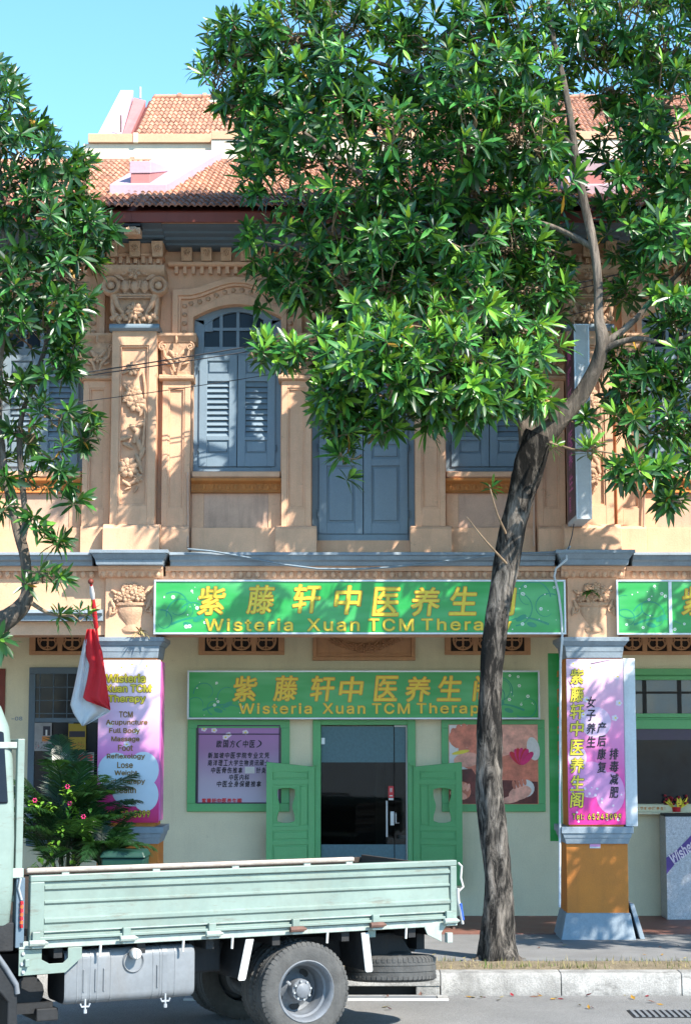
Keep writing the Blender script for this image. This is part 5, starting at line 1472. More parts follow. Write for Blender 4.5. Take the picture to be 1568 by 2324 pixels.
mb = MB().prism([(1.13,.885),(1.16,.82),(1.30,.755),(1.30,.83),(1.345,.885),(1.30,.95),(1.14,.90)], -.006, .006); mb.box(1.345, 1.40, -.03, .02, .745, .83)
mb.build('tail_bracket', M['mintworn'], T, bev=.004)
MB().box(1.40, 1.425, -.03, .02, .86, .95).build('tail_block', M['rust'], T, bev=.004)
MB().box(.60, .675, .04, .05, .82, .885).build('lashing_eye', M['mint'], T, bev=.006)
for x in (-1.83, -1.12, -.685, .19, .95): MB().tube([(x, -.004, .89), (x-.006, -.004, .80)], .011, 6).build('lashing_hook', M['white'], T, smooth=50)
# --- headboard posts behind the cab
hb = MB(); hb.box(-2.545, -2.488, -.01, .045, 1.50, 2.525); hb.box(-2.545, -2.488, TWD-.06, TWD+.01, .9, 2.525); hb.box(-2.54, -2.493, .048, TWD-.062, 2.44, 2.52)
for z in (1.25, 1.75, 2.1): hb.box(-2.545, -2.51, .062, TWD-.062, z, z+.05)
hbo = hb.build('headboard', M['mint'], T, bev=.006)
MB().box(-2.57, -2.478, -.016, .066, 1.44, 1.515).build('post_foot', M['mintworn'], hbo, bev=.006)
MB().box(-2.53, -2.46, .0, .10, .90, 1.44).build('post_base', M['bluedk'], hbo, bev=.006)
MB().tube([(-2.50, -.012, 1.44), (-2.515, -.012, 1.36), (-2.49, -.012, 1.27)], .011, 6).build('cargo_hook', M['steel'], hbo, smooth=50)
mb = MB()
for k in range(7): mb.tube([(-2.492+.003*(k % 2), -.02, 1.26-.030*k), (-2.488-.003*(k % 2), -.02, 1.235-.030*k)], .014, 6, k % 2)
mb.build('striped_cord', [M['flagred'], MATS.get('cordorange') or mat('cordorange', (.62,.12,.03), .6)], hbo, smooth=50)
MB().box(-2.75, -2.547, .0, .045, 2.45, 2.50).build('cab_guard_bar', M['mintworn'], hbo, bev=.006)
# --- bracket plate and fuel tank
mb = MB().prism([(-2.50,.685),(-2.12,.690),(-1.985,.80),(-1.985,.882),(-2.10,.882),(-2.10,.80),(-2.14,.765),(-2.25,.765),(-2.315,.80),(-2.315,.882),(-2.50,.882)], -.004, .010)
bp = mb.build('bracket_plate', M['mint'], T, bev=.003)
for x, z in ((-2.468,.855), (-2.466,.715), (-2.476,.775)): MB().lathe([(.0,-.012),(.014,-.012),(.016,0)], 10, 0, 'y', (x, -.006, z)).build('bolt', M['steel'], bp, smooth=40)
MB().box(-2.462, -2.425, -.05, -.004, .755, .815).build('lug', M['mint'], bp, bev=.006)
def rrect(x0, x1, z0, z1, r, n=5):
    out = []
    for cx, cz, a0 in ((x1-r, z0+r, -90), (x1-r, z1-r, 0), (x0+r, z1-r, 90), (x0+r, z0+r, 180)):
        for i in range(n+1): a = R(a0+90*i/n); out.append((cx+r*math.cos(a), cz+r*math.sin(a)))
    return out
tank = MB()
sec = rrect(.05, .50, .425, .845, .07)       # y,z section
n = len(sec); xs = [-2.105, -2.085, -1.02, -.995]; sc = [.965, 1, 1, .95]
for x, k in zip(xs, sc): tank.v += [(x, .275+(y-.275)*k, .635+(z-.635)*k) for y, z in sec]
for j in range(3):
    for i in range(n): tank.f.append((j*n+i, j*n+(i+1) % n, (j+1)*n+(i+1) % n, (j+1)*n+i)); tank.m.append(0)
tank.f.append(tuple(range(n-1,-1,-1))); tank.m.append(1); tank.f.append(tuple(3*n+i for i in range(n))); tank.m.append(0)  # front end takes the dark material: its shaded side put into colour
tk = tank.build('fuel_tank', [M['tank'], M['chassis']], T, smooth=35)
def band(x, w=.012, m='tank'):
    b = MB(); s2 = [(.275+(y-.275)*1.012, .635+(z-.635)*1.018) for y, z in sec]
    b.v += [(x-w, y, z) for y, z in s2]+[(x+w, y, z) for y, z in s2]
    for i in range(n): b.f.append((i, (i+1) % n, n+(i+1) % n, n+i)); b.m.append(0)
    b.f.append(tuple(range(n-1,-1,-1))); b.f.append(tuple(n+i for i in range(n))); b.m += [0, 0]
    b.build('tank_band', M[m], tk)
for x in (-2.0, -1.89, -1.83, -1.72, -1.36, -1.30, -1.17): band(x, .005)
for x in (-1.94, -1.26): band(x, .022)
for x in (-1.95, -1.85, -1.78, -1.325): MB().box(x-.006, x+.006, .038, .052, .52, .70).build('stiffener', M['tank'], tk, bev=.004)
for x in (-1.94, -1.26):
    mb = MB().tube([(x, .03, .47), (x, .03, .385)], .009, 6); mb.tube([(x-.04, .03, .435), (x-.03, .03, .41), (x+.03, .03, .41), (x+.04, .03, .435)], .008, 6); mb.lathe([(.0,.36),(.016,.36),(.016,.39)], 8, 0, 'z', (x,.03,0)); mb.build('clamp_bolt', M['steel'], tk, smooth=40)
cp = MB().lathe([(.0,-.045),(.036,-.043),(.043,-.033),(.043,.03),(.028,.05),(.028,.12)], 20, 0, 'y', (-1.534, .0, .805)); cp.box(-1.539, -1.529, -.052, -.04, .77, .84)
cp.build('fuel_cap', M['white'], tk, smooth=40)
MB().lathe([(.075,.05),(.085,.035),(.095,.05)], 24, 0, 'y', (-1.534, .0, .74)).build('cap_recess', M['tank'], tk, smooth=50)
# --- odds and ends under the front of the bed
mb = MB().lathe([(.0,-.15),(.13,-.15),(.13,.15),(.0,.15)], 14, 0, 'y', (-2.34,.40,.52)); mb.box(-2.52,-2.15,.2,.6,.36,.44)
mb.build('air_tank', M['chassis'], T, smooth=40)
MB().box(-2.30, -2.12, .15, .55, .30, .40).build('battery_tray', M['chassis'], T, bev=.01)
MB().box(-2.62, -2.15, .60, 1.3, .45, .86).build('gearbox', M['chassis'], T, bev=.03)
# --- mudguards: dark sheets with pale flanges
for (xa, xb) in ((-.53, -.60), (.545, .585)):
    q = [(xa-.036, .868), (xa+.036, .868), (xb+.036, .55), (xb+.025, .535), (xb-.025, .535), (xb-.036, .55)]
    MB().prism(q[::-1], -.008, .004).build('mudguard_flange', M['white'], T, bev=.004)
    s = -1 if xa < 0 else 1
    MB().hexa([(xb-.02,.01,.545),(xb+.02,.01,.545),(xb+.02,.62,.545),(xb-.02,.62,.545)], [(xa-.02,.01,.87),(xa+.02,.01,.87),(xa+.02,.62,.87),(xa-.02,.62,.87)]).build('mudguard', M['chassis'], T)
MB().box(-.95, -.66, .30, .6, .58, .86).build('side_box', M['chassis'], T, bev=.02)
MB().box(-.62, .62, .64, 1.14, .80, .92).build('underbody', M['chassis'], T)
# --- wheels
TR = .408
def tyre(mb, w=.215, r=TR, lugs=54, m=0):
    h = w/2
    prof = [(r*.60,-h*.86),(r*.62,-h*.98),(r*.72,-h*1.06),(r*.84,-h*1.05),(r*.915,-h*.98),(r*.945,-h*.90),(r*.985,-h*.80),(r*.992,-h*.30),(r*.978,-h*.28),(r*.978,-h*.22),(r*.995,-h*.20),(r*.995,h*.20),(r*.978,h*.22),(r*.978,h*.28),(r*.992,h*.30),(r*.985,h*.80),(r*.945,h*.90),(r*.915,h*.98),(r*.84,h*1.05),(r*.72,h*1.06),(r*.62,h*.98),(r*.60,h*.86)]
    mb.lathe(prof, 64, m, 'y')
    for s in (-1, 1):
        for i in range(lugs):
            a = 6.283*i/lugs; da = 6.283/lugs*.30
            def q(rr, aa, y): return (rr*math.cos(aa), y, rr*math.sin(aa))
            mb.hexa([q(r*.925,a-da,s*h*.995),q(r*.925,a+da,s*h*.995),q(r*.925,a+da,s*h*.5),q(r*.925,a-da,s*h*.5)], [q(r*1.0,a-da,s*h*.82),q(r*1.0,a+da,s*h*.82),q(r*1.0,a+da,s*h*.55),q(r*1.0,a-da,s*h*.55)], m)
_m = MB(); tyre(_m); TYRE = _m.mesh('tyre', M['rubber'], 38)
def rim_mesh(outer=True):
    mb = MB()
    # deep dish: flange near the viewer, disc set far back, as on the outer one of twin wheels
    mb.lathe([(.252,-.085),(.262,-.105),(.252,-.115),(.240,-.105),(.226,-.085),(.222,-.03),(.205,-.015),(.200,.05),(.194,.060),(.190,.125)], 48, 0, 'y')
    mb.lathe([(.190,.125),(.165,.145),(.135,.135),(.108,.095),(.085,.075)], 48, 0, 'y')
    return mb
def wheel(x, y, flip=False, hub=True):
    Wp = empty('wheel', (x, y, TR)); Wp.parent = T
    if flip: Wp.rotation_euler = (0, 0, math.pi)
    put('tyre', TYRE, Wp)
    rim_mesh().build('rim', M['wheel'], Wp, smooth=40)
    if hub:
        mb = MB()
        for i in range(5):
            a = 6.283*i/5+.95
            c, s_ = math.cos(a), math.sin(a)
            ell(mb, .150*c, .150*s_, .030, .046, .128, 0, 14, a)
        mb.build('hand_hole', M['black'], Wp)
        mb = MB().lathe([(.0,-.052),(.048,-.050),(.062,-.040),(.064,-.02),(.088,-.018),(.092,-.008),(.092,.09)], 28, 0, 'y', (0,0,0))
        hb_ = mb.build('hub', M['wheel'], Wp, smooth=35)
        mb = MB()
        for i in range(8):
            a = 6.283*i/8+.2; mb.lathe([(.0,-.040),(.010,-.040),(.0115,-.018)], 6, 0, 'y', (.077*math.cos(a), .0, .077*math.sin(a)))
        mb.build('wheel_nut', M['steel'], hb_, smooth=30)
        MB().tube([(-.155,-.06,.085), (-.125,-.05,.06)], .012, 6).build('valve', M['steel'], Wp, smooth=40)
wheel(0, .12); wheel(0, .37, hub=False)
wheel(0, TWD-.12, True); wheel(0, TWD-.37, True, False)
MB().tube([(0,.4,TR), (0,TWD-.4,TR)], .07, 10).build('axle', M['chassis'], T, smooth=40)
MB().blob((0, TWD/2, TR), (.17,.15,.17), 14, 8).build('differential', M['chassis'], T, smooth=60)
wheel(-3.55, .16); wheel(-3.55, TWD-.16, True)
# spare under the tail, slung almost flat
sp = empty('spare_wheel', (1.03, .44, .50)); sp.parent = T; sp.rotation_euler = (R(90)-R(4), R(2), 0)
put('tyre', TYRE, sp)
rim_mesh().build('rim', M['chassis'], sp, smooth=40)
MB().tube([(.86,.55,.88), (.86,.5,.62)], .012, 6).build('spare_chain', M['chassis'], T)
MB().tube([(.98,.60,.88), (.95,.5,.64)], .012, 6).build('spare_chain', M['chassis'], T)
MB().hexa([(.72,.3,.60),(1.2,.3,.60),(1.2,1.1,.60),(.72,1.1,.60)], [(.62,.3,.82),(1.05,.3,.82),(1.05,1.1,.82),(.62,1.1,.82)]).build('spare_carrier', M['chassis'], T, bev=.02)
MB().box(1.02, 1.12, .35, .55, .75, .82).build('tow_eye', M['rust'], T, bev=.02)
# --- cab: rounded body seen only at its rear corner
def cab_ring(z, x0, x1, y0, y1, r=.16, n=5):
    out = []
    for cx, cy, a0 in ((x1-r, y0+r, -90), (x1-r, y1-r, 0), (x0+r, y1-r, 90), (x0+r, y0+r, 180)):
        for i in range(n+1): a = R(a0+90*i/n); out.append((cx+r*math.cos(a), cy+r*math.sin(a), z))
    return out
cb = MB(); rings = [(1.00,-4.35,-2.60,.02,1.76,.06),(1.10,-4.42,-2.575,-.03,1.81,.06),(1.35,-4.44,-2.56,-.05,1.83,.06),(1.75,-4.40,-2.555,-.05,1.83,.06),(1.95,-4.34,-2.557,-.035,1.815,.06),(2.35,-4.15,-2.562,.0,1.78,.07),(2.62,-4.0,-2.585,.035,1.745,.09),(2.78,-3.9,-2.63,.09,1.69,.12),(2.90,-3.75,-2.70,.18,1.60,.16),(2.96,-3.55,-2.80,.32,1.46,.2)]
n = 24
for r_ in rings: cb.v += cab_ring(*r_)
for j in range(len(rings)-1):
    for i in range(n): cb.f.append((j*n+i, j*n+(i+1) % n, (j+1)*n+(i+1) % n, (j+1)*n+i)); cb.m.append(0)
cb.f.append(tuple(range(n-1,-1,-1))); cb.f.append(tuple((len(rings)-1)*n+i for i in range(n))); cb.m += [0, 0]
CB = cb.build('cab', M['mint'], T, smooth=50)
MB().hexa([(-4.0,-.050,1.99),(-2.80,-.050,1.99),(-2.80,.0,1.99),(-4.0,.0,1.99)], [(-3.85,.012,2.58),(-2.80,.012,2.58),(-2.80,.10,2.58),(-3.85,.10,2.58)]).build('side_window', M['pane'], CB, bev=.02)
MB().hexa([(-2.77,-.048,2.02),(-2.62,-.044,2.02),(-2.62,.0,2.02),(-2.77,.0,2.02)], [(-2.77,.014,2.60),(-2.65,.018,2.58),(-2.65,.10,2.58),(-2.77,.10,2.60)]).build('side_window', M['pane'], CB, bev=.015)
MB().box(-2.57, -2.545, .25, 1.53, 2.0, 2.5).build('rear_window', M['pane'], CB, bev=.02)
MB().hexa([(-4.36,.15,1.9),(-4.30,.15,1.9),(-4.30,1.63,1.9),(-4.36,1.63,1.9)], [(-4.0,.25,2.6),(-3.95,.25,2.6),(-3.95,1.53,2.6),(-4.0,1.53,2.6)]).build('windscreen', M['pane'], CB, bev=.02)
MB().box(-3.35, -3.2, -.075, -.05, 1.62, 1.66).build('door_handle', M['black'], CB, bev=.008)
MB().box(-2.72, -2.70, -.056, -.03, 1.1, 1.96).build('door_seam', M['black'], CB)
MB().tube([(-3.95,-.04,2.1), (-4.02,-.25,2.15), (-4.02,-.25,1.75)], .014, 6).build('mirror', M['black'], CB, smooth=50)
MB().box(-4.50, -4.40, -.02, 1.80, .55, .85).build('bumper', M['mintworn'], CB, bev=.03)
for y in (.15, 1.35): MB().box(-4.46, -4.41, y, y+.28, .98, 1.18).build('headlight', M['white'], CB, bev=.03)
# front wheel arch and its black flap
mb = MB(); a = [(-3.55+.52*math.cos(t), .62+.47*math.sin(t)) for t in [math.pi*i/14 for i in range(15)]]; b = [(-3.55+.58*math.cos(t), .62+.55*math.sin(t)) for t in [math.pi*i/14 for i in range(15)]]
mb.strip(a, b, -.03, .40); mb.build('wheel_arch', M['black'], T, smooth=40)
fl_ = MB()
pts = [(-2.98,1.0), (-2.80,.98), (-2.60,.72), (-2.525,.62), (-2.515,.30), (-2.53,.05), (-2.60,.05), (-2.60,.50), (-2.70,.62), (-2.90,.80)]
fl_.prism(pts[::-1], -.06, .30); fl_.build('mud_flap', M['black'], T, bev=.012)
MB().box(-2.74, -2.55, -.02, .10, .88, 1.10).build('step_panel', M['chassis'], T, bev=.01)
MB().tube([(-2.78,-.065,.98), (-2.62,-.065,.76), (-2.535,-.065,.63), (-2.525,-.065,.56)], .022, 8).build('flap_edge', M['wheel'], T, smooth=50)
MB().box(-3.0, -2.62, .25, 1.5, .55, 1.02).build('engine', M['chassis'], T, bev=.04)

# ================================================================== FLAG
FY = -.42
base = at(226, 1488, -.10); tip = at(206, 1320, FY-.12)
fg = empty('flag', base); tag(fg, 'red and white flag hanging limp from a red pole on the left pillar', 'flag')
def fl3(v): return Vector(v)-base
MB().tube([fl3(base), fl3(base.lerp(tip, .5)), fl3(tip)], .014, 8).build('pole', M['flagred'], fg, smooth=50)
MB().blob(fl3(tip), (.034,.034,.034), 12, 8).build('finial', M['redwood'], fg, smooth=60)
mb = MB(); mb.tube([fl3(tip.lerp(base, .06)), fl3(tip.lerp(base, .16)), fl3(tip.lerp(base,.26))], [.02,.03,.02], 8, 0); mb.build('wrapped_corner', M['flagwhite'], fg, smooth=50)
mb = MB(); mb.tube([fl3(tip.lerp(base, .22)), fl3(tip.lerp(base, .36)), fl3(tip.lerp(base,.62))], [.022,.03,.026], 8); mb.build('wrapped_hoist', M['flagred'], fg, smooth=50)
# cloth: columns fall from the hoist, folded to and fro; red half to the right, white to the left and below
def cloth(name, outline_l, outline_r, m, y0, amp, ph, n=26, c=18):
    # each row runs between a left and a right edge given at its height
    mb = MB()
    def edge(o, py):
        for (xa, ya), (xb, yb) in zip(o, o[1:]):
            if ya <= py <= yb: return xa+(xb-xa)*(py-ya)/(yb-ya)
        return o[-1][0]
    ya, yb = max(outline_l[0][1], outline_r[0][1]), min(outline_l[-1][1], outline_r[-1][1])
    for j in range(n+1):
        py = ya+(yb-ya)*j/n; a, b = edge(outline_l, py), edge(outline_r, py)
        for i in range(c+1):
            t = i/c; Y = y0+amp*math.sin(ph+t*5.5+j*.07)*(.4+.6*j/n)+.03*math.sin(t*11+j*.2)
            mb.v.append(tuple(fl3(at(a+(b-a)*t, py, Y))))
    for j in range(n):
        for i in range(c):
            q = j*(c+1)+i; mb.f.append((q, q+1, q+c+2, q+c+1)); mb.m.append(0)
    o = mb.build(name, m, fg, smooth=70)
    sd = o.modifiers.new('thick', 'SOLIDIFY'); sd.thickness = .004
    return o
cloth('red_field', [(197,1428),(193,1450),(196,1490),(204,1510),(198,1545),(188,1586),(187,1588),(200,1592),(251,1612.5)], [(214,1428),(232,1480),(240,1540),(248,1590),(251,1612)], M['flagred'], FY-.06, .04, .4)
cloth('white_field', [(199,1440),(190,1456),(170,1555),(160,1600),(167,1620),(186,1648)], [(203,1440),(204,1500),(210,1545),(222,1585),(251,1608),(250,1616),(190,1649)], M['flagwhite'], FY+.02, .04, 1.5)

# ================================================================== CABLES AND PIPES
def cable(name, label, pts, r, m='wire', cat='cable', n=6, group=None):
    o = MB().tube(pts, r, n).build(name, M[m], None, smooth=60)
    return tag(o, label, cat, group)
def sag(a, b, s, n=14): return [a.lerp(b, i/n)-Vector((0,0,s*4*(i/n)*(1-i/n))) for i in range(n+1)]
a, b = at(-60, 884, -.9), at(1620, 560, -2.4)
cable('overhead_cable', 'upper of the two close dark cables crossing the left window fanlight', sag(at(-60,880,-.5), at(1500,600,-.5), .10), .008, group='overhead cables')
cable('overhead_cable', 'lower of the two close dark cables crossing the left window fanlight', sag(at(-60,884,-.5), at(1500,612,-.5), .12), .007, group='overhead cables')
cable('overhead_cable', 'thin single cable crossing the left window shutter tops below the pair', sag(at(-60,938,-.4), at(1500,664,-.4), .16), .005, group='overhead cables')
P = [at(425,1072,.12), at(426,1120,.12), at(427,1200,.12), at(426,1243,.05)]
cable('conduit_pipe', 'pale vertical conduit down the wall left of the left window apron', P, .014, 'peachpanel', 'pipe')
P = [at(x,y,-.20) for x,y in ((426,1246),(480,1251),(560,1265),(640,1281),(720,1291),(800,1292),(880,1288),(960,1280),(1040,1270),(1115,1262),(1180,1256),(1272,1253))]
cable('loose_cable', 'grey blue cable sagging along the ledge above the long green signboard', P, .013, 'wireblue')
P = [at(1293,1240,-.15), at(1284,1252,-.22), at(1286,1270,-.3), at(1262,1290,-.25), at(1258,1308,-.2), at(1268,1350,-.19), at(1274,1400,-.19), at(1276,1450,-.15), at(1272,1500,-.05), at(1271,1700,.0), at(1270,2060,.0)]
cable('conduit_pipe', 'pale conduit bent over the signboard end and running down the right pillar', P, .014, 'signgrey', 'pipe')
cable('conduit_pipe', 'thin pale conduit down the wall right of the window apron near the trunk', [at(1212,1078,.12), at(1212,1240,.10)], .012, 'peachpanel', 'pipe')
cable('conduit_pipe', 'thin pale conduit at the far right below the upper window', [at(1461,1100,.12), at(1461,1245,.10)], .012, 'peachpanel', 'pipe')
cable('hanging_wire', 'thin dark wire hanging below the projecting light box', [at(1304,1178,-.4), at(1298,1215,-.3), at(1288,1250,-.2)], .006)

# ================================================================== STREET THINGS
cx = XX(1535, 1970, 2.2)
bx = empty('display_box', (cx, 2.2, .012)); tag(bx, 'tall silver glitter box with a purple ribbon word at the right edge', 'box')
m = mat('glitter', (.62,.62,.66), .35, .3, 30, .6, 130, metal=.4, grain=.4)
w = XX(1572,1970,2.0)-XX(1512,1970,2.0); hh = ZZ(1856, 2.0)
x0 = XX(1512,1970,2.0)-cx
MB().box(x0, x0+.62, -.2, .25, 0, hh).build('carton', m, bx, bev=.006)
MB().box(x0-.006, x0+.626, -.206, .256, hh-.001, hh+.03).build('lid', M['chassis'], bx, bev=.004)
t = MB()
rb_ = [(x0+.0,hh*.44),(x0+.12,hh*.55),(x0+.30,hh*.66),(x0+.45,hh*.78),(x0+.45,hh*.92),(x0+.30,hh*.80),(x0+.12,hh*.66),(x0+.0,hh*.60)]
t.prism(rb_, -.208, -.204); t.build('ribbon', M['violet'], bx)
q = MB(); letter(q, 'Wishes', -.18, .18, -.07, .07, -.213, .02, .3); ca, sa = math.cos(.62), math.sin(.62)
MB().add([(x0+.21+v[0]*ca-v[2]*sa, v[1], hh*.66+v[0]*sa+v[2]*ca) for v in q.v], q.f).build('lettering', M['palepink'], bx)
# board leaning on the pillar foot
lb0, lb1 = at(1459, 2131, -.02), at(1431, 2050, .10)
lb = empty('leaning_board', (lb0.x, 0, 0)); tag(lb, 'grey wooden board leaning on the foot of the right pillar', 'board')
MB().hexa([(-.035,-.05,0),(.02,-.05,0),(.02,.35,0),(-.035,.35,0)], [(lb1.x-lb0.x-.03,-.02,lb1.z),(lb1.x-lb0.x+.02,-.02,lb1.z),(lb1.x-lb0.x+.02,.35,lb1.z),(lb1.x-lb0.x-.03,.35,lb1.z)]).build('plank', M['greypaint'], lb, bev=.006)
# small paper sticker on the right pillar
st = empty('sticker', (XX(1350,1923,0), -.008, ZZ(1926,0))); tag(st, 'small pink and white paper sticker on the orange pillar foot', 'sticker')
MB().box(-.062, .062, 0, .004, 0, .055).build('paper', M['paper'], st); MB().box(-.058, .058, -.003, -.001, .018, .050).build('print', M['midpink'], st)
# green wheelie bin behind the truck
bn = empty('rubbish_bin', (XX(284,2000,-1.0), -1.0, 0)); tag(bn, 'dark green plastic bin behind the truck, before the left pillar', 'bin')
bz = ZZ(1945, -1.0)
MB().hexa([(-.19,-.2,.0),(.19,-.2,.0),(.19,.2,.0),(-.19,.2,.0)], [(-.235,-.25,bz),(.235,-.25,bz),(.235,.25,bz),(-.235,.25,bz)]).build('body', M['bin'], bn, bev=.02)
ld = MB().hexa([(-.255,-.28,bz+.003),(.255,-.28,bz+.003),(.255,.27,bz+.003),(-.255,.27,bz+.003)], [(-.22,-.24,bz+.075),(.22,-.24,bz+.075),(.22,.25,bz+.075),(-.22,.25,bz+.075)]).build('lid', M['bin'], bn, bev=.02)
MB().tube([(-.2,.28,bz+.02),(-.2,.33,bz+.03),(.2,.33,bz+.03),(.2,.28,bz+.02)], .015, 6).build('handle', M['bin'], bn, smooth=50)

# fallen leaves along the gutter
rr = random.Random(31)
lm = MB(); lm.add([(0,0,0),(.025,.014,.006),(.06,.0,.012),(.025,-.014,.006),(.03,0,.002)], [(0,4,1),(4,2,1),(0,3,4),(4,3,2)])
LM = [lm.mesh('fallen_leaf', M[k]) for k in ('leafold', 'petalred', 'drygrass', 'rust')]
for q in range(34):
    if q < 24: x, y = rr.uniform(.3, 3.4), -3.02-abs(rr.gauss(0, .12))
    else: x, y = rr.uniform(-.6, 3.6), rr.uniform(-4.3, -3.1)
    o = put('fallen_leaf', LM[rr.choice((0,1,2,3,2,3))], None, (x, y, ROADZ+.004), (rr.uniform(-.3,.3), rr.uniform(-.3,.2), rr.uniform(0,6.28)))
    s_ = rr.uniform(.8, 1.7); o.scale = (s_, s_, s_)
    tag(o, ('yellow', 'reddish', 'straw coloured', 'brown')[LM.index(o.data)]+' fallen leaf lying in the gutter by the kerb', 'leaf', 'fallen leaves in the gutter')
for q in range(16):
    x, y = rr.uniform(.4, 4.0), rr.uniform(-2.6, -.2)
    o = put('fallen_leaf', LM[rr.choice((0,2,3,2))], None, (x, y, .02 if y < -1.9 else .006), (0, 0, rr.uniform(0,6.28)))
    tag(o, ('yellow', 'reddish', 'straw coloured', 'brown')[LM.index(o.data)]+' fallen leaf on the pavement or verge behind the kerb', 'leaf', 'fallen leaves on the pavement')

# ================================================================== PLANTS
def leaf_verts(p, d, up, L, w, droop, fold=.28):
    side = d.cross(up)
    if side.length < 1e-4: side = d.cross(Vector((1,0,0)))
    side.normalize(); n = side.cross(d).normalized()
    v = []
    for t, k in ((0, .10), (.22, .55), (.52, 1.0), (.80, .72)):
        c = p+d*(L*t)-Vector((0,0,1))*(droop*L*t*t)
        s = side*(w*k)
        u = n*(w*k*fold)
        v += [c-s+u, c, c+s+u]
    v.append(p+d*L-Vector((0,0,1))*(droop*L*1.05))
    return v
LEAF_F = [(3*i, 3*i+1, 3*i+4, 3*i+3) for i in range(3)]+[(3*i+1, 3*i+2, 3*i+5, 3*i+4) for i in range(3)]+[(9, 10, 12), (10, 11, 12)]
LEAFMATS = ['leaf', 'leafmid', 'leafnew', 'leafold']
_l = MB(); _l.add(leaf_verts(Vector((0,0,0)), Vector((1,0,0)), Vector((0,0,1)), 1, .115, .12), LEAF_F)
LEAFME = [_l.mesh('leaf', M[k], 60) for k in LEAFMATS[:3]]

def rosette(rr, c, axis, size, emit, new=.15, mid=.45):
    a0 = rr.uniform(0, 6.28)
    t1 = axis.orthogonal().normalized(); t2 = axis.cross(t1)
    n = rr.randint(11, 17)
    for i in range(n):
        f = i/(n-1)                                   # 0 inner, 1 outer
        az = a0+i*2.39996+rr.uniform(-.2,.2)
        pol = R(18+f*82+rr.uniform(-10,10))
        d = (axis*math.cos(pol)+(t1*math.cos(az)+t2*math.sin(az))*math.sin(pol)).normalized()
        L = size*(.55+.5*math.sin(.6+f*1.9))*rr.uniform(.85,1.15)
        q = rr.random()
        m = 2 if (f < .30 and q < new*2.2) else (3 if q > .988 and f > .7 else (1 if q < mid else 0))
        emit(c-axis*(.02+.05*f), d, axis, L, L*rr.uniform(.095,.135), rr.uniform(-.08,.42)*(.3+f), m)

def facade_spot(c):
    # where the shadow of a point falls on the facade, in survey coordinates
    t = (c.y-.1)/SUN_TO.y
    q = c-SUN_TO*t
    d = q-Vector((0,-DIST,EYE)); f = d.y*math.cos(PITCH)+d.z*math.sin(PITCH); u = -d.y*math.sin(PITCH)+d.z*math.cos(PITCH)
    return 784+d.x/f*4145.3, 1162-u/f*4145.3
GAPS = [(398,890,46,160,.0),(528,862,52,140,.0),(285,800,22,34,.0),(330,880,24,46,.0),(288,960,18,60,.0),(342,1010,12,50,.0),(272,1100,16,50,.0),(300,850,56,110,.4),(655,850,30,80,.05),(645,1150,30,40,.1),(420,1370,90,70,.25),(640,1370,50,60,.4),(300,1215,90,40,.5),(340,1560,30,70,.0),(335,1690,30,60,.1),(1370,1040,75,170,.2),(1062,1010,40,60,.4),(1340,1215,90,45,.35),(1500,1200,80,60,.35),(600,1250,80,30,.4),(780,1255,60,20,.3),(1120,1160,50,40,.4)]  # crown openings shaped to let sun patches fall on these facade spots
def gap_keep(c, grow=8):
    x, y = facade_spot(c)
    return min([k for gx, gy, rx, ry, k in GAPS if ((x-gx)/(rx+grow))**2+((y-gy)/(ry+grow))**2 < 1] or [1.0])
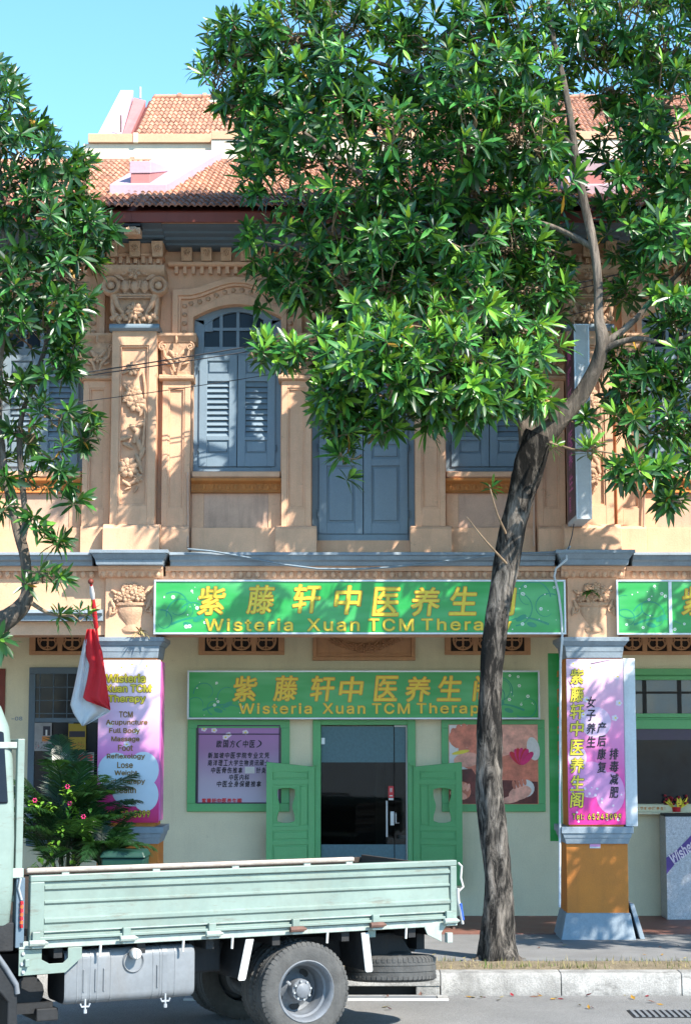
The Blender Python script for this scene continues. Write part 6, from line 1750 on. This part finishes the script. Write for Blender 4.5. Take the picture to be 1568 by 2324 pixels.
def foliage(tree, lumps, seed, size, single, toward, ymin, ymax, limit, zfree=8.2, dens=1.35, tone=1.0):
    rr = random.Random(seed)
    rest = MB(); tw = MB(); cnt = [0]
    for (px, py, Y, rx, ry, rd, n) in lumps:
        n = max(1, int(n*(dens*1.32 if py < 690 and 540 < px < 1570 and dens > 1.2 else dens)+.5)) if n > 2 else n
        c0 = at(px, py, Y); k = 4145.3/(DIST+Y)
        Rx, Rz = rx/k, ry/k
        for i in range(n):
            while True:
                u = Vector((rr.uniform(-1,1), rr.uniform(-1,1), rr.uniform(-1,1)))
                if .05 < u.length <= 1: break
            u = u.normalized()*(u.length**.55)
            c = c0+Vector((u.x*Rx, u.y*rd, u.z*Rz))
            if c.z < zfree: c.y = min(ymax-rr.uniform(0,.25), c.y)
            c.y = max(ymin, c.y)
            if rr.random() > gap_keep(c): continue
            axis = (Vector((u.x, u.y, u.z))*.75+toward+Vector((rr.gauss(0,.3), rr.gauss(0,.3), rr.gauss(0,.3)))).normalized()
            sz = size*rr.uniform(.68,1.28)
            one = single(px, py, u) and cnt[0] < limit
            def emit(p, d, up, L, w, droop, m):
                if rr.random() > gap_keep(p+d*(L*.6), 6): return
                if one and m < 3 and cnt[0] < limit:
                    cnt[0] += 1
                    s = d.cross(up).normalized(); nn = s.cross(d).normalized()
                    mt = Matrix((d, -s, nn)).transposed().to_4x4(); mt.translation = p
                    o = put('leaf', LEAFME[m], tree); o.matrix_local = mt @ Matrix.Scale(L, 4)
                else:
                    rest.add(leaf_verts(p, d, up, L, w, droop), LEAF_F, m)
            rosette(rr, c, axis, sz, emit, .55 if 690 < py < 1000 and 560 < px < 1260 else (.18 if (px+py) % 3 else .30)*tone, .45*tone)  # more pale leaves on the skirt: light tips, plus sunlight put into colour
            # twig from the lump's heart to the rosette
            hub = c0+Vector((rr.gauss(0,.08), rr.gauss(0,.08), -Rz*.35))
            if rr.random() < .75 and gap_keep(c.lerp(hub, .5), 10) > .4 and gap_keep(hub, 0) > .2:
                mid = c.lerp(hub, .45)-axis*.06+Vector((rr.gauss(0,.04), rr.gauss(0,.04), rr.gauss(0,.04)))
                tw.tube([c-axis*.02, c-axis*.10, mid, hub], [.005,.006,.008,.012], 5, 0, False)
    ro = rest.build('crown', [M[k] for k in LEAFMATS], tree, smooth=60); ro['kind'] = 'stuff'
    to = tw.build('twigs', M['twig'], tree, smooth=60); to['kind'] = 'stuff'

def limb(tree, pts, rad, name='branch', n=12, seed=1, mt='bark', fine=4):
    # smooth path through the points with bumps and creases
    rr = random.Random(seed)
    P = [Vector(p) for p in pts]; out = []; ro = []
    for i in range(len(P)-1):
        p0, p1, p2, p3 = P[max(0,i-1)], P[i], P[i+1], P[min(len(P)-1, i+2)]
        for k in range(fine):
            t = k/fine
            out.append(.5*((2*p1)+(p2-p0)*t+(2*p0-5*p1+4*p2-p3)*t*t+(3*p1-p0-3*p2+p3)*t**3))
            ro.append(rad[i]+(rad[i+1]-rad[i])*t)
    out.append(P[-1]); ro.append(rad[-1])
    ph = [rr.uniform(0, 6.28) for _ in range(4)]
    def wob(i, j):
        a = 6.283*j/n
        return 1+.055*math.sin(3*a+ph[0]+i*.22)+.05*math.sin(5*a+ph[1]-i*.3)+.035*math.sin(2*a+ph[2]+i*.5)+rr.uniform(-.03,.03)
    return MB().tube(out, ro, n, 0, True, wob).build(name, M[mt], tree, smooth=70)

# ---------------------------------------------------------------- main street tree
TY = -1.85
tb = at(1130, 2172, TY)
t1 = empty('street_tree', (0, 0, 0)); tag(t1, 'big leaning street tree with forked trunk and dense crown before the centre shophouse', 'tree', 'street trees along the kerb')
def tp(px, py, Y): return at(px, py, Y)
k = 4145.3/(DIST+TY)
TR_P = [(1133,2190,TY),(1130,2150,TY),(1129,2080,TY),(1129,2000,TY),(1122,1900,TY),(1112,1800,TY),(1110,1700,TY),(1111,1600,TY),(1117,1500,TY),(1128,1400,TY),(1146,1300,TY),(1164,1200,TY-.05),(1186,1110,TY-.10),(1204,1040,TY-.15),(1226,985,TY-.2)]
TR_R = [54,43,34,31,30,31,28,26,25,26,28,29,30,35,33]
limb(t1, [tp(*p) for p in TR_P], [r/k for r in TR_R], 'trunk', 36, 3, 'barkdark', 6)
limb(t1, [tp(*p) for p in ((1222,1000,TY-.2),(1262,962,TY-.25),(1304,918,TY-.3),(1336,868,TY-.35),(1358,815,TY-.4),(1366,770,TY-.45),(1358,720,TY-.45),(1357,640,TY-.45),(1346,550,TY-.45),(1326,460,TY-.4),(1308,370,TY-.35),(1296,280,TY-.3),(1276,170,TY-.2),(1250,60,TY-.1),(1238,-60,TY),(1230,-160,TY))], [r/k for r in (29,23,19,17,16,15,11,10,10,9.5,9,8,7,6,5,3)], 'branch', 18, 5)
limb(t1, [tp(*p) for p in ((1208,1030,TY-.12),(1196,985,TY-.1),(1190,930,TY-.05),(1176,840,TY+.1),(1140,740,TY+.2),(1090,640,TY+.3),(1010,540,TY+.35),(920,460,TY+.3),(800,380,TY+.2),(690,300,TY+.1))], [r/k for r in (28,22,16,13,12,11,10,8,6,4)], 'branch', 14, 6)
limb(t1, [tp(*p) for p in ((1368,782,TY-.42),(1410,752,TY-.4),(1450,715,TY-.3),(1480,680,TY-.2),(1530,630,TY-.1),(1600,560,TY))], [r/k for r in (10,8,7,6,5,4)], 'branch', 10, 7)
limb(t1, [tp(*p) for p in ((1362,800,TY-.42),(1400,778,TY-.5),(1450,768,TY-.55),(1520,776,TY-.6),(1600,740,TY-.6))], [r/k for r in (9,7,6,5,4)], 'branch', 10, 8)
limb(t1, [tp(*p) for p in ((1262,958,TY-.25),(1230,900,TY-.7),(1170,880,TY-1.1),(1060,860,TY-1.4),(940,850,TY-1.6),(800,840,TY-1.6))], [r/k for r in (12,9,8,7,6,4)], 'branch', 10, 9)
limb(t1, [tp(*p) for p in ((1300,330,TY-.33),(1230,270,TY-.1),(1120,230,TY+.1),(980,180,TY+.2),(820,130,TY+.3))], [r/k for r in (9,8,7,6,4)], 'branch', 10, 10)
limb(t1, [tp(*p) for p in ((1345,560,TY-.45),(1270,520,TY-.2),(1190,500,TY),(1090,500,TY+.2))], [r/k for r in (8,7,6,4)], 'branch', 10, 11)
limb(t1, [tp(*p) for p in ((1150,1280,TY-.12),(1100,1225,TY-.4),(1058,1172,TY-.5))], [r/k for r in (3,2,1)], 'twig', 6, 12, 'twig')
limb(t1, [tp(*p) for p in ((1150,1215,TY-.12),(1128,1165,TY-.4),(1110,1100,TY-.5))], [r/k for r in (3.5,2.2,1.2)], 'twig', 6, 13, 'twig')
limb(t1, [tp(*p) for p in ((1240,1000,TY-.25),(1300,1020,TY-.6),(1370,1025,TY-.8),(1440,1040,TY-.9))], [r/k for r in (4,3,2.5,2)], 'twig', 6, 14, 'twig')
# surface roots
rr = random.Random(21); rm_ = MB()
for q in range(11):
    a = rr.uniform(2.6, 6.4); L = rr.uniform(.12,.34); p0 = Vector((tb.x+.14*math.cos(a), TY+.12*math.sin(a), .06))
    rm_.tube([p0, p0+Vector((.4*L*math.cos(a), .35*L*math.sin(a), -.07)), p0+Vector((L*math.cos(a+.3), .7*L*math.sin(a+.2), -.09)), p0+Vector((1.3*L*math.cos(a+.5), .85*L*math.sin(a+.4), -.13))], [.030,.020,.013,.006], 7)
rm_.build('roots', M['bark'], t1, smooth=70)
L1 = []
def A(px, py, dy, rx, ry, rd, n): L1.append((px, py, TY+dy, rx, ry, rd, n))
# upper left arm and crown top
A(505,170,.3,75,70,.6,18); A(500,90,.4,40,40,.4,6); A(570,95,.2,75,75,.7,20); A(560,230,.2,60,60,.6,13); A(665,70,.1,95,85,.8,28); A(770,60,.2,85,80,.8,22); A(760,170,-.1,110,85,.9,32)
A(660,210,.1,90,80,.8,26); A(870,190,-.2,95,90,.9,26); A(890,70,.5,60,60,.6,9); A(980,90,.3,90,80,.8,22); A(990,200,-.2,95,85,.9,24); A(1090,80,.2,90,90,.9,26); A(1180,60,.2,80,80,.9,22)
A(1100,200,-.2,95,80,.9,26); A(1200,180,.1,85,80,.9,20); A(1330,80,.3,80,80,.8,20); A(1420,60,.2,80,80,.9,22); A(1510,90,.1,80,90,.9,22); A(1400,190,.4,80,80,.7,15); A(1500,220,-.1,85,85,.8,22)
A(700,-40,.2,120,60,.8,20); A(900,-60,.3,120,60,.8,18); A(1100,-60,.2,120,70,.8,20); A(1300,-60,.2,120,70,.8,20); A(1500,-60,.2,120,70,.8,20)
# middle
A(600,330,.3,65,75,.7,22); A(690,320,.1,80,75,.8,26); A(790,300,-.1,90,80,.9,28); A(590,430,.4,50,60,.6,17); A(680,430,.2,85,75,.7,26); A(790,410,.0,90,80,.9,26); A(890,330,-.2,80,80,.9,20); A(900,440,.2,85,70,.8,20)
A(980,300,.2,60,70,.7,9); A(1060,310,-.4,80,80,.9,22); A(1160,300,-.3,80,70,.9,20); A(1230,310,-.5,60,70,.7,14); A(1080,420,.3,80,60,.7,10); A(1000,440,.3,70,60,.7,9); A(1190,440,.2,60,50,.6,6); A(1290,400,-.75,30,50,.3,4)
A(1420,310,.2,70,70,.8,14); A(1520,340,.0,80,80,.9,18); A(1440,430,.1,80,70,.8,16); A(1540,450,.0,70,80,.8,16)
A(585,540,.5,40,70,.4,15); A(660,540,.3,75,70,.6,22); A(760,520,.2,80,70,.8,22); A(860,540,.2,80,70,.8,19); A(960,540,.1,80,65,.8,16); A(1060,540,-.5,80,70,.8,17); A(1160,550,.1,80,65,.8,14); A(1250,560,.3,60,70,.6,10)
A(610,630,.6,40,35,.3,9); A(690,630,.4,65,55,.5,16); A(780,620,.3,75,60,.6,18); A(880,640,.1,80,60,.7,18); A(980,640,.1,80,60,.7,16); A(1090,640,-.2,80,60,.7,16); A(1200,640,.0,80,60,.7,14); A(1270,690,.1,50,60,.5,9)
A(1420,540,.1,60,70,.7,13); A(1500,560,-.2,70,70,.8,16); A(1560,600,.0,60,80,.7,14); A(1440,650,.2,50,50,.6,8); A(1530,690,-.3,60,55,.7,12)
# sunlit lower skirt, reaching out over the road
A(598,795,-1.0,34,40,.25,6); A(650,795,-1.1,40,34,.3,8); A(720,800,-1.3,60,60,.5,16); A(790,830,-1.4,70,75,.6,22); A(870,790,-1.5,70,70,.6,22); A(900,880,-1.4,70,60,.6,20); A(970,820,-1.6,75,75,.6,24); A(1060,800,-1.5,75,70,.6,22)
A(1010,910,-1.4,60,45,.5,13); A(1090,890,-1.4,70,55,.5,16); A(1160,850,-1.2,65,70,.6,18); A(1220,890,-1.0,45,45,.4,10); A(1230,800,-.8,55,55,.5,11); A(960,720,-1.0,80,45,.6,15); A(1070,710,-1.0,80,45,.6,14); A(1180,740,-.8,70,50,.6,13); A(840,720,-.9,60,45,.5,11)
A(750,900,-1.2,45,50,.4,10); A(800,960,-1.1,55,50,.4,12); A(790,1020,-1.1,30,30,.25,4); A(870,960,-1.2,45,35,.4,8); A(770,960,-1.0,40,40,.3,6)
A(796,1082,-1.1,4,4,.05,1); A(975,955,-1.3,40,25,.3,5); A(1060,950,-1.2,25,15,.2,2); A(1120,935,-1.2,45,30,.3,6); A(1255,1012,-.6,10,8,.1,1); A(1112,1100,-.5,10,8,.1,1)
# right side, lower
A(1405,880,-.3,45,45,.4,9); A(1470,860,-.3,55,45,.5,11); A(1530,830,-.4,50,60,.5,11); A(1420,950,-.5,45,40,.4,7); A(1340,1015,-.8,14,12,.15,2); A(1440,1070,-.8,48,30,.3,8); A(1395,1060,-.8,30,25,.25,3); A(1490,1060,-.7,40,40,.3,6); A(1490,960,-.5,50,50,.4,8); A(1550,950,-.5,40,60,.4,7); A(1535,1125,-.7,30,30,.2,5); A(1420,800,-.2,40,30,.3,5); A(1550,740,-.3,50,50,.5,8)
A(1330,950,-.2,25,20,.2,2); A(1560,1050,-.6,25,40,.3,4)
# crown goes on past the right edge of the picture
for px, py in ((1620,80),(1650,230),(1640,380),(1640,520),(1640,680),(1620,830),(1720,150),(1740,320),(1730,480),(1720,640),(1700,800),(1820,250),(1820,420),(1800,580),(1780,720),(1900,350),(1880,500),(1640,960),(1600,-50),(1720,0)):
    A(px, py, rnd.uniform(-.5,.3), 80, 85, .9, 17)
for px in range(610, 1260, 90):
    for py in range(200, 690, 80):
        A(px+rnd.uniform(-25,25), py+rnd.uniform(-20,20), .75, 55, 48, .25, 5)
foliage(t1, L1, 11, .195, lambda px, py, u: py > 700 and px < 1240 and u.y < -.15 and u.z > -.6, Vector((.12,-.32,.42)), -4.6, -.75, 300)

# ---------------------------------------------------------------- left street tree
t2 = empty('street_tree', (0, 0, 0)); tag(t2, 'dark leafy street tree at the left edge, its branches before the left pillar', 'tree', 'street trees along the kerb')
UY = -1.9
limb(t2, [tp(*p) for p in ((-150,2215,UY),(-148,2100,UY),(-140,1900,UY),(-130,1700,UY),(-118,1550,UY),(-90,1470,UY),(-40,1432,UY),(10,1408,UY),(45,1382,UY),(62,1350,UY),(61,1305,UY),(56,1262,UY),(46,1225,UY),(34,1185,UY),(22,1130,UY),(10,1070,UY),(2,990,UY),(-6,900,UY),(0,800,UY),(10,700,UY),(10,560,UY),(0,400,UY),(-10,250,UY))], [r/k for r in (52,40,36,34,32,30,27,24,20,14,12,12,12,10,9,9,8,8,8,7,6,5,3)], 'trunk', 20, 31)
limb(t2, [tp(*p) for p in ((50,1226,UY),(58,1180,UY-.05),(52,1110,UY-.1),(44,1020,UY-.1),(50,940,UY-.1),(80,860,UY-.1),(110,760,UY-.1),(130,640,UY-.1),(140,500,UY-.1))], [r/k for r in (10,8,7,7,6,6,5,4,3)], 'branch', 12, 32)
limb(t2, [tp(*p) for p in ((62,1362,UY),(110,1392,UY-.1),(160,1398,UY-.15),(205,1396,UY-.2))], [r/k for r in (6,4,3,2)], 'twig', 8, 33, 'twig')
limb(t2, [tp(*p) for p in ((60,1300,UY),(90,1300,UY-.1),(120,1310,UY-.15))], [r/k for r in (5,3,2)], 'twig', 8, 34, 'twig')
limb(t2, [tp(*p) for p in ((-100,1490,UY),(-180,1300,UY),(-260,1000,UY),(-280,700,UY),(-260,400,UY))], [r/k for r in (26,22,16,10,5)], 'branch', 12, 35)
L2 = []
def A(px, py, dy, rx, ry, rd, n): L2.append((px, py, UY+dy, rx, ry, rd, n))
A(10,170,.1,35,40,.5,8); A(15,250,.0,60,60,.6,16); A(40,340,.0,70,70,.7,20); A(70,300,.1,35,40,.4,7); A(120,370,-.1,60,60,.6,17); A(165,370,.0,40,50,.4,10); A(30,450,.0,70,70,.7,20); A(130,450,-.1,70,60,.6,20); A(190,440,.0,28,45,.3,7)
A(40,550,.0,70,70,.7,20); A(140,530,-.1,70,60,.6,20); A(215,515,-.1,45,42,.35,11); A(250,515,-.1,16,20,.15,3); A(60,640,.0,70,65,.7,18); A(150,620,-.1,60,65,.6,18); A(200,590,-.1,24,30,.25,4); A(50,740,.0,70,65,.7,17); A(140,720,-.1,60,60,.5,16); A(190,690,-.1,22,40,.25,5)
A(30,850,.0,60,60,.6,12); A(110,830,-.1,60,50,.5,12); A(165,800,-.1,30,45,.3,7); A(60,960,-.1,60,55,.5,11); A(130,930,-.1,55,45,.4,10); A(190,985,-.2,38,38,.25,8); A(130,1030,-.2,50,40,.4,9); A(200,930,-.15,26,20,.2,3); A(150,1085,-.2,38,40,.3,8); A(80,1090,-.1,40,40,.4,6); A(20,1130,.0,40,60,.5,8); A(170,1130,-.2,18,18,.15,2)
A(118,1215,-.2,36,22,.2,4); A(135,1235,-.2,28,16,.15,3); A(85,1310,-.2,36,32,.25,7); A(140,1300,-.2,32,20,.2,4); A(195,1392,-.25,34,14,.12,4); A(130,1395,-.15,22,10,.1,2); A(8,1440,-.2,12,28,.15,3); A(20,1060,0,50,50,.5,7); A(95,1180,-.2,30,20,.2,2)
for px, py in ((-70,150),(-60,300),(-70,450),(-80,600),(-70,760),(-70,920),(-60,1080),(-160,220),(-170,400),(-180,560),(-170,720),(-160,900),(-260,320),(-270,480),(-280,640),(-260,800),(-360,420),(-360,580)):
    A(px, py, rnd.uniform(-.4,.2), 75, 85, .8, 15)
L2 = [(a, b, c, d, e, f, max(1, round(n*(.55 if b > 1020 else .72))) if b > 800 and n > 2 else n) for a, b, c, d, e, f, n in L2]
foliage(t2, L2, 23, .185, lambda px, py, u: px > 60 and py > 480 and u.y < 0, Vector((.25,-.30,.34)), -4.2, -.75, 200, dens=1.0, tone=.35)  # low tone darkens the leaf mix: this tree's shade put into colour

# ---------------------------------------------------------------- next tree of the row, beyond the right edge: only its shade is seen
t3 = empty('street_tree', (0, 0, 0)); tag(t3, 'street tree just past the right edge, shading the right pillar', 'tree', 'street trees along the kerb')
limb(t3, [(7.6,-1.9,-.05),(7.6,-1.9,.8),(7.5,-1.9,2.0),(7.6,-2.0,3.2),(7.9,-2.1,4.6),(8.0,-2.1,6.2),(7.9,-2.0,8.0)], [.27,.19,.17,.16,.14,.10,.05], 'trunk', 18, 41)
limb(t3, [(7.6,-2.0,3.3),(7.1,-2.1,4.2),(6.4,-2.3,5.0),(5.8,-2.5,5.6)], [.12,.09,.06,.03], 'branch', 10, 42)
L3 = []
for i in range(30):
    a = i*2.4; q = (i+.5)/30; rad = 2.5*math.sqrt(q)
    x, y, z = 7.2+rad*math.cos(a), -2.5+.72*rad*math.sin(a), 5.3+rnd.uniform(-1.2,1.25)
    L3.append((784+x*4145.3/(DIST+y), 1658-(z-EYE)*4145.3/(DIST+y)*1.0, y, 120, 110, .6, 26))
foliage(t3, L3, 57, .21, lambda px, py, u: False, Vector((.1,-.2,.45)), -4.8, -.75, 0, dens=1.0)

# ---------------------------------------------------------------- palm and flowering shrub in pots
def frond(mb, p, az, el, L, droop, rr, wide=.28):
    d = Vector((math.cos(az)*math.cos(el), math.sin(az)*math.cos(el), math.sin(el)))
    pts = []; n = 16
    for i in range(n+1):
        t = i/n; pts.append(p+d*(L*t)-Vector((0,0,1))*(droop*L*t*t))
    mb.tube(pts, [.010*(1-.8*i/n)+.0015 for i in range(n+1)], 5)
    for i in range(3, n*2+1):
        t = i/(n*2); q = p+d*(L*t)-Vector((0,0,1))*(droop*L*t*t)
        tan = (d-Vector((0,0,1))*(2*droop*t)).normalized()
        side = tan.cross(Vector((0,0,1))).normalized()
        ll = wide*math.sin(math.pi*min(1, .12+t*.86))**.7
        for s in (-1, 1):
            ld = (tan*.75+side*s*.75+Vector((0,0,.12+rr.uniform(-.1,.1)))).normalized()
            e = q+ld*ll*rr.uniform(.85,1.1)-Vector((0,0,1))*ll*.32
            m_ = q+ld*ll*.5-Vector((0,0,1))*ll*.06
            w = tan*.012
            mb.add([q-w*.6, q+w*.6, m_+w, e, m_-w], [(0,1,2,4),(4,2,3)])
rr = random.Random(8)
pb = Vector((XX(150, 1950, -.55), -.55, 0))
pl = empty('potted_palm', pb); tag(pl, 'tall potted palm with feathery fronds behind the truck cab', 'palm', 'potted plants before the left shop')
MB().lathe([(0,0),(.15,0),(.20,.32),(.22,.33),(.22,.36),(.18,.36),(.17,.30),(0,.30)], 20).build('pot', M['tile'], pl, smooth=40)
sm = MB()
for q in range(7):
    a = rr.uniform(0,6.28); sm.tube([(.06*math.cos(a),.06*math.sin(a),.28), (.09*math.cos(a),.09*math.sin(a),.72), (.12*math.cos(a),.12*math.sin(a),1.60)], [.02,.016,.012], 6)
sm.build('stem', M['palm'], pl, smooth=50)
for q in range(40):
    az = q*2.4+rr.uniform(-.3,.3); el = rr.uniform(.45, 1.35)
    fm = MB(); frond(fm, Vector((.12*math.cos(az), .10*math.sin(az), (rr.uniform(1.15,1.65) if q % 2 else rr.uniform(.8,1.2)))), az, el, rr.uniform(.75,1.15), rr.uniform(.12,.5), rr, .34)
    fm.build('frond', M['palm'], pl)
pb2 = Vector((XX(238, 1950, -.75), -.75, 0))
pl2 = empty('potted_palm', pb2); tag(pl2, 'lower arching potted palm before the left pink banner', 'palm', 'potted plants before the left shop')
MB().lathe([(0,0),(.13,0),(.17,.28),(.19,.29),(.19,.32),(.15,.32),(.14,.26),(0,.26)], 20).build('pot', M['tile'], pl2, smooth=40)
for q in range(24):
    az = q*2.4+rr.uniform(-.3,.3); el = rr.uniform(.7, 1.3)
    fm = MB(); frond(fm, Vector((.05*math.cos(az), .05*math.sin(az), .85+rr.uniform(0,.2))), az, el, rr.uniform(.70,1.0), rr.uniform(.35,.75), rr, .24)
    fm.build('frond', M['palm'], pl2)
sm = MB()
for q in range(5): a = q*1.3; sm.tube([(.04*math.cos(a),.04*math.sin(a),.24), (.05*math.cos(a),.05*math.sin(a),1.0)], .012, 6)
sm.build('stem', M['palm'], pl2, smooth=50)
pb3 = Vector((XX(150, 1960, -.62), -.62, 0))
bg = empty('flowering_shrub', pb3); tag(bg, 'small pink flowering shrub with bright leaves growing among the palms', 'shrub', 'potted plants before the left shop')
MB().lathe([(0,0),(.13,0),(.17,.26),(.18,.30),(.14,.30),(0,.24)], 18).build('pot', M['tile'], bg, smooth=40)
tips = [at(x, y, -.9)-pb3 for x, y in ((155,1792),(81,1823),(160,1830),(191,1860),(108,1830),(169,1838),(196,1907),(109,1958),(87,1962),(167,1955),(140,1880),(120,1915))]
sm = MB(); lf_ = MB(); fw_ = MB()
for t in tips:
    t = Vector((t.x, rr.uniform(-.42,-.22), max(.4, t.z)))
    sm.tube([(0,0,.25), (t.x*.3, t.y*.1, t.z*.7), t], [.007,.005,.003], 5)
    for q in range(16):
        d = Vector((rr.gauss(0,1), rr.gauss(0,1)-.4, rr.gauss(.2,.8))).normalized()
        L = rr.uniform(.05,.085)
        lf_.add(leaf_verts(t+Vector((rr.gauss(0,.035), rr.gauss(0,.03), rr.gauss(-.01,.035))), d, Vector((0,0,1)), L, L*.28, .2), LEAF_F)
for t in tips[:4]:
    t = Vector((t.x, -.32, max(.4, t.z)))
    for q in range(6):
        a = q*1.047; fw_.blob((t.x+.02*math.cos(a), t.y-.03, t.z+.03+.02*math.sin(a)), (.010,.008,.010), 6, 4)
sm.build('stem', M['palm'], bg, smooth=50); lf_.build('leaves', M['leafnew'], bg, smooth=60); fw_.build('blossom', M['petal'], bg, smooth=60)

# ferns rooted in the masonry
def fern(c, label, n, L, m='leafmid', dry=False):
    f = empty('wall_fern', c); tag(f, label, 'fern', 'ferns rooted in the facade')
    r5 = random.Random(int(abs(c.x)*100))
    mb = MB()
    for q in range(n):
        a = r5.uniform(0, 6.28); d = Vector((math.cos(a)*.9, -abs(math.sin(a))*.6-.2, r5.uniform(-.1,.8))).normalized()
        mb.add(leaf_verts(Vector((0,0,0)), d, Vector((0,0,1)), L*r5.uniform(.6,1.1), L*.09, r5.uniform(.2,.8)), LEAF_F)
    mb.build('frond', M['drygrass'] if dry else M[m], f, smooth=60)
    MB().blob((0,.02,-.01), (.03,.03,.02), 6, 4).build('root', M['twig'], f, smooth=60)
fern(at(1340, 1344, -.12), 'small green fern growing from the flower basket on the right pillar', 26, .16)
fern(at(318, 1436, -.10), 'small withered fern on the left pillar cap below the flower basket', 22, .14, dry=True)
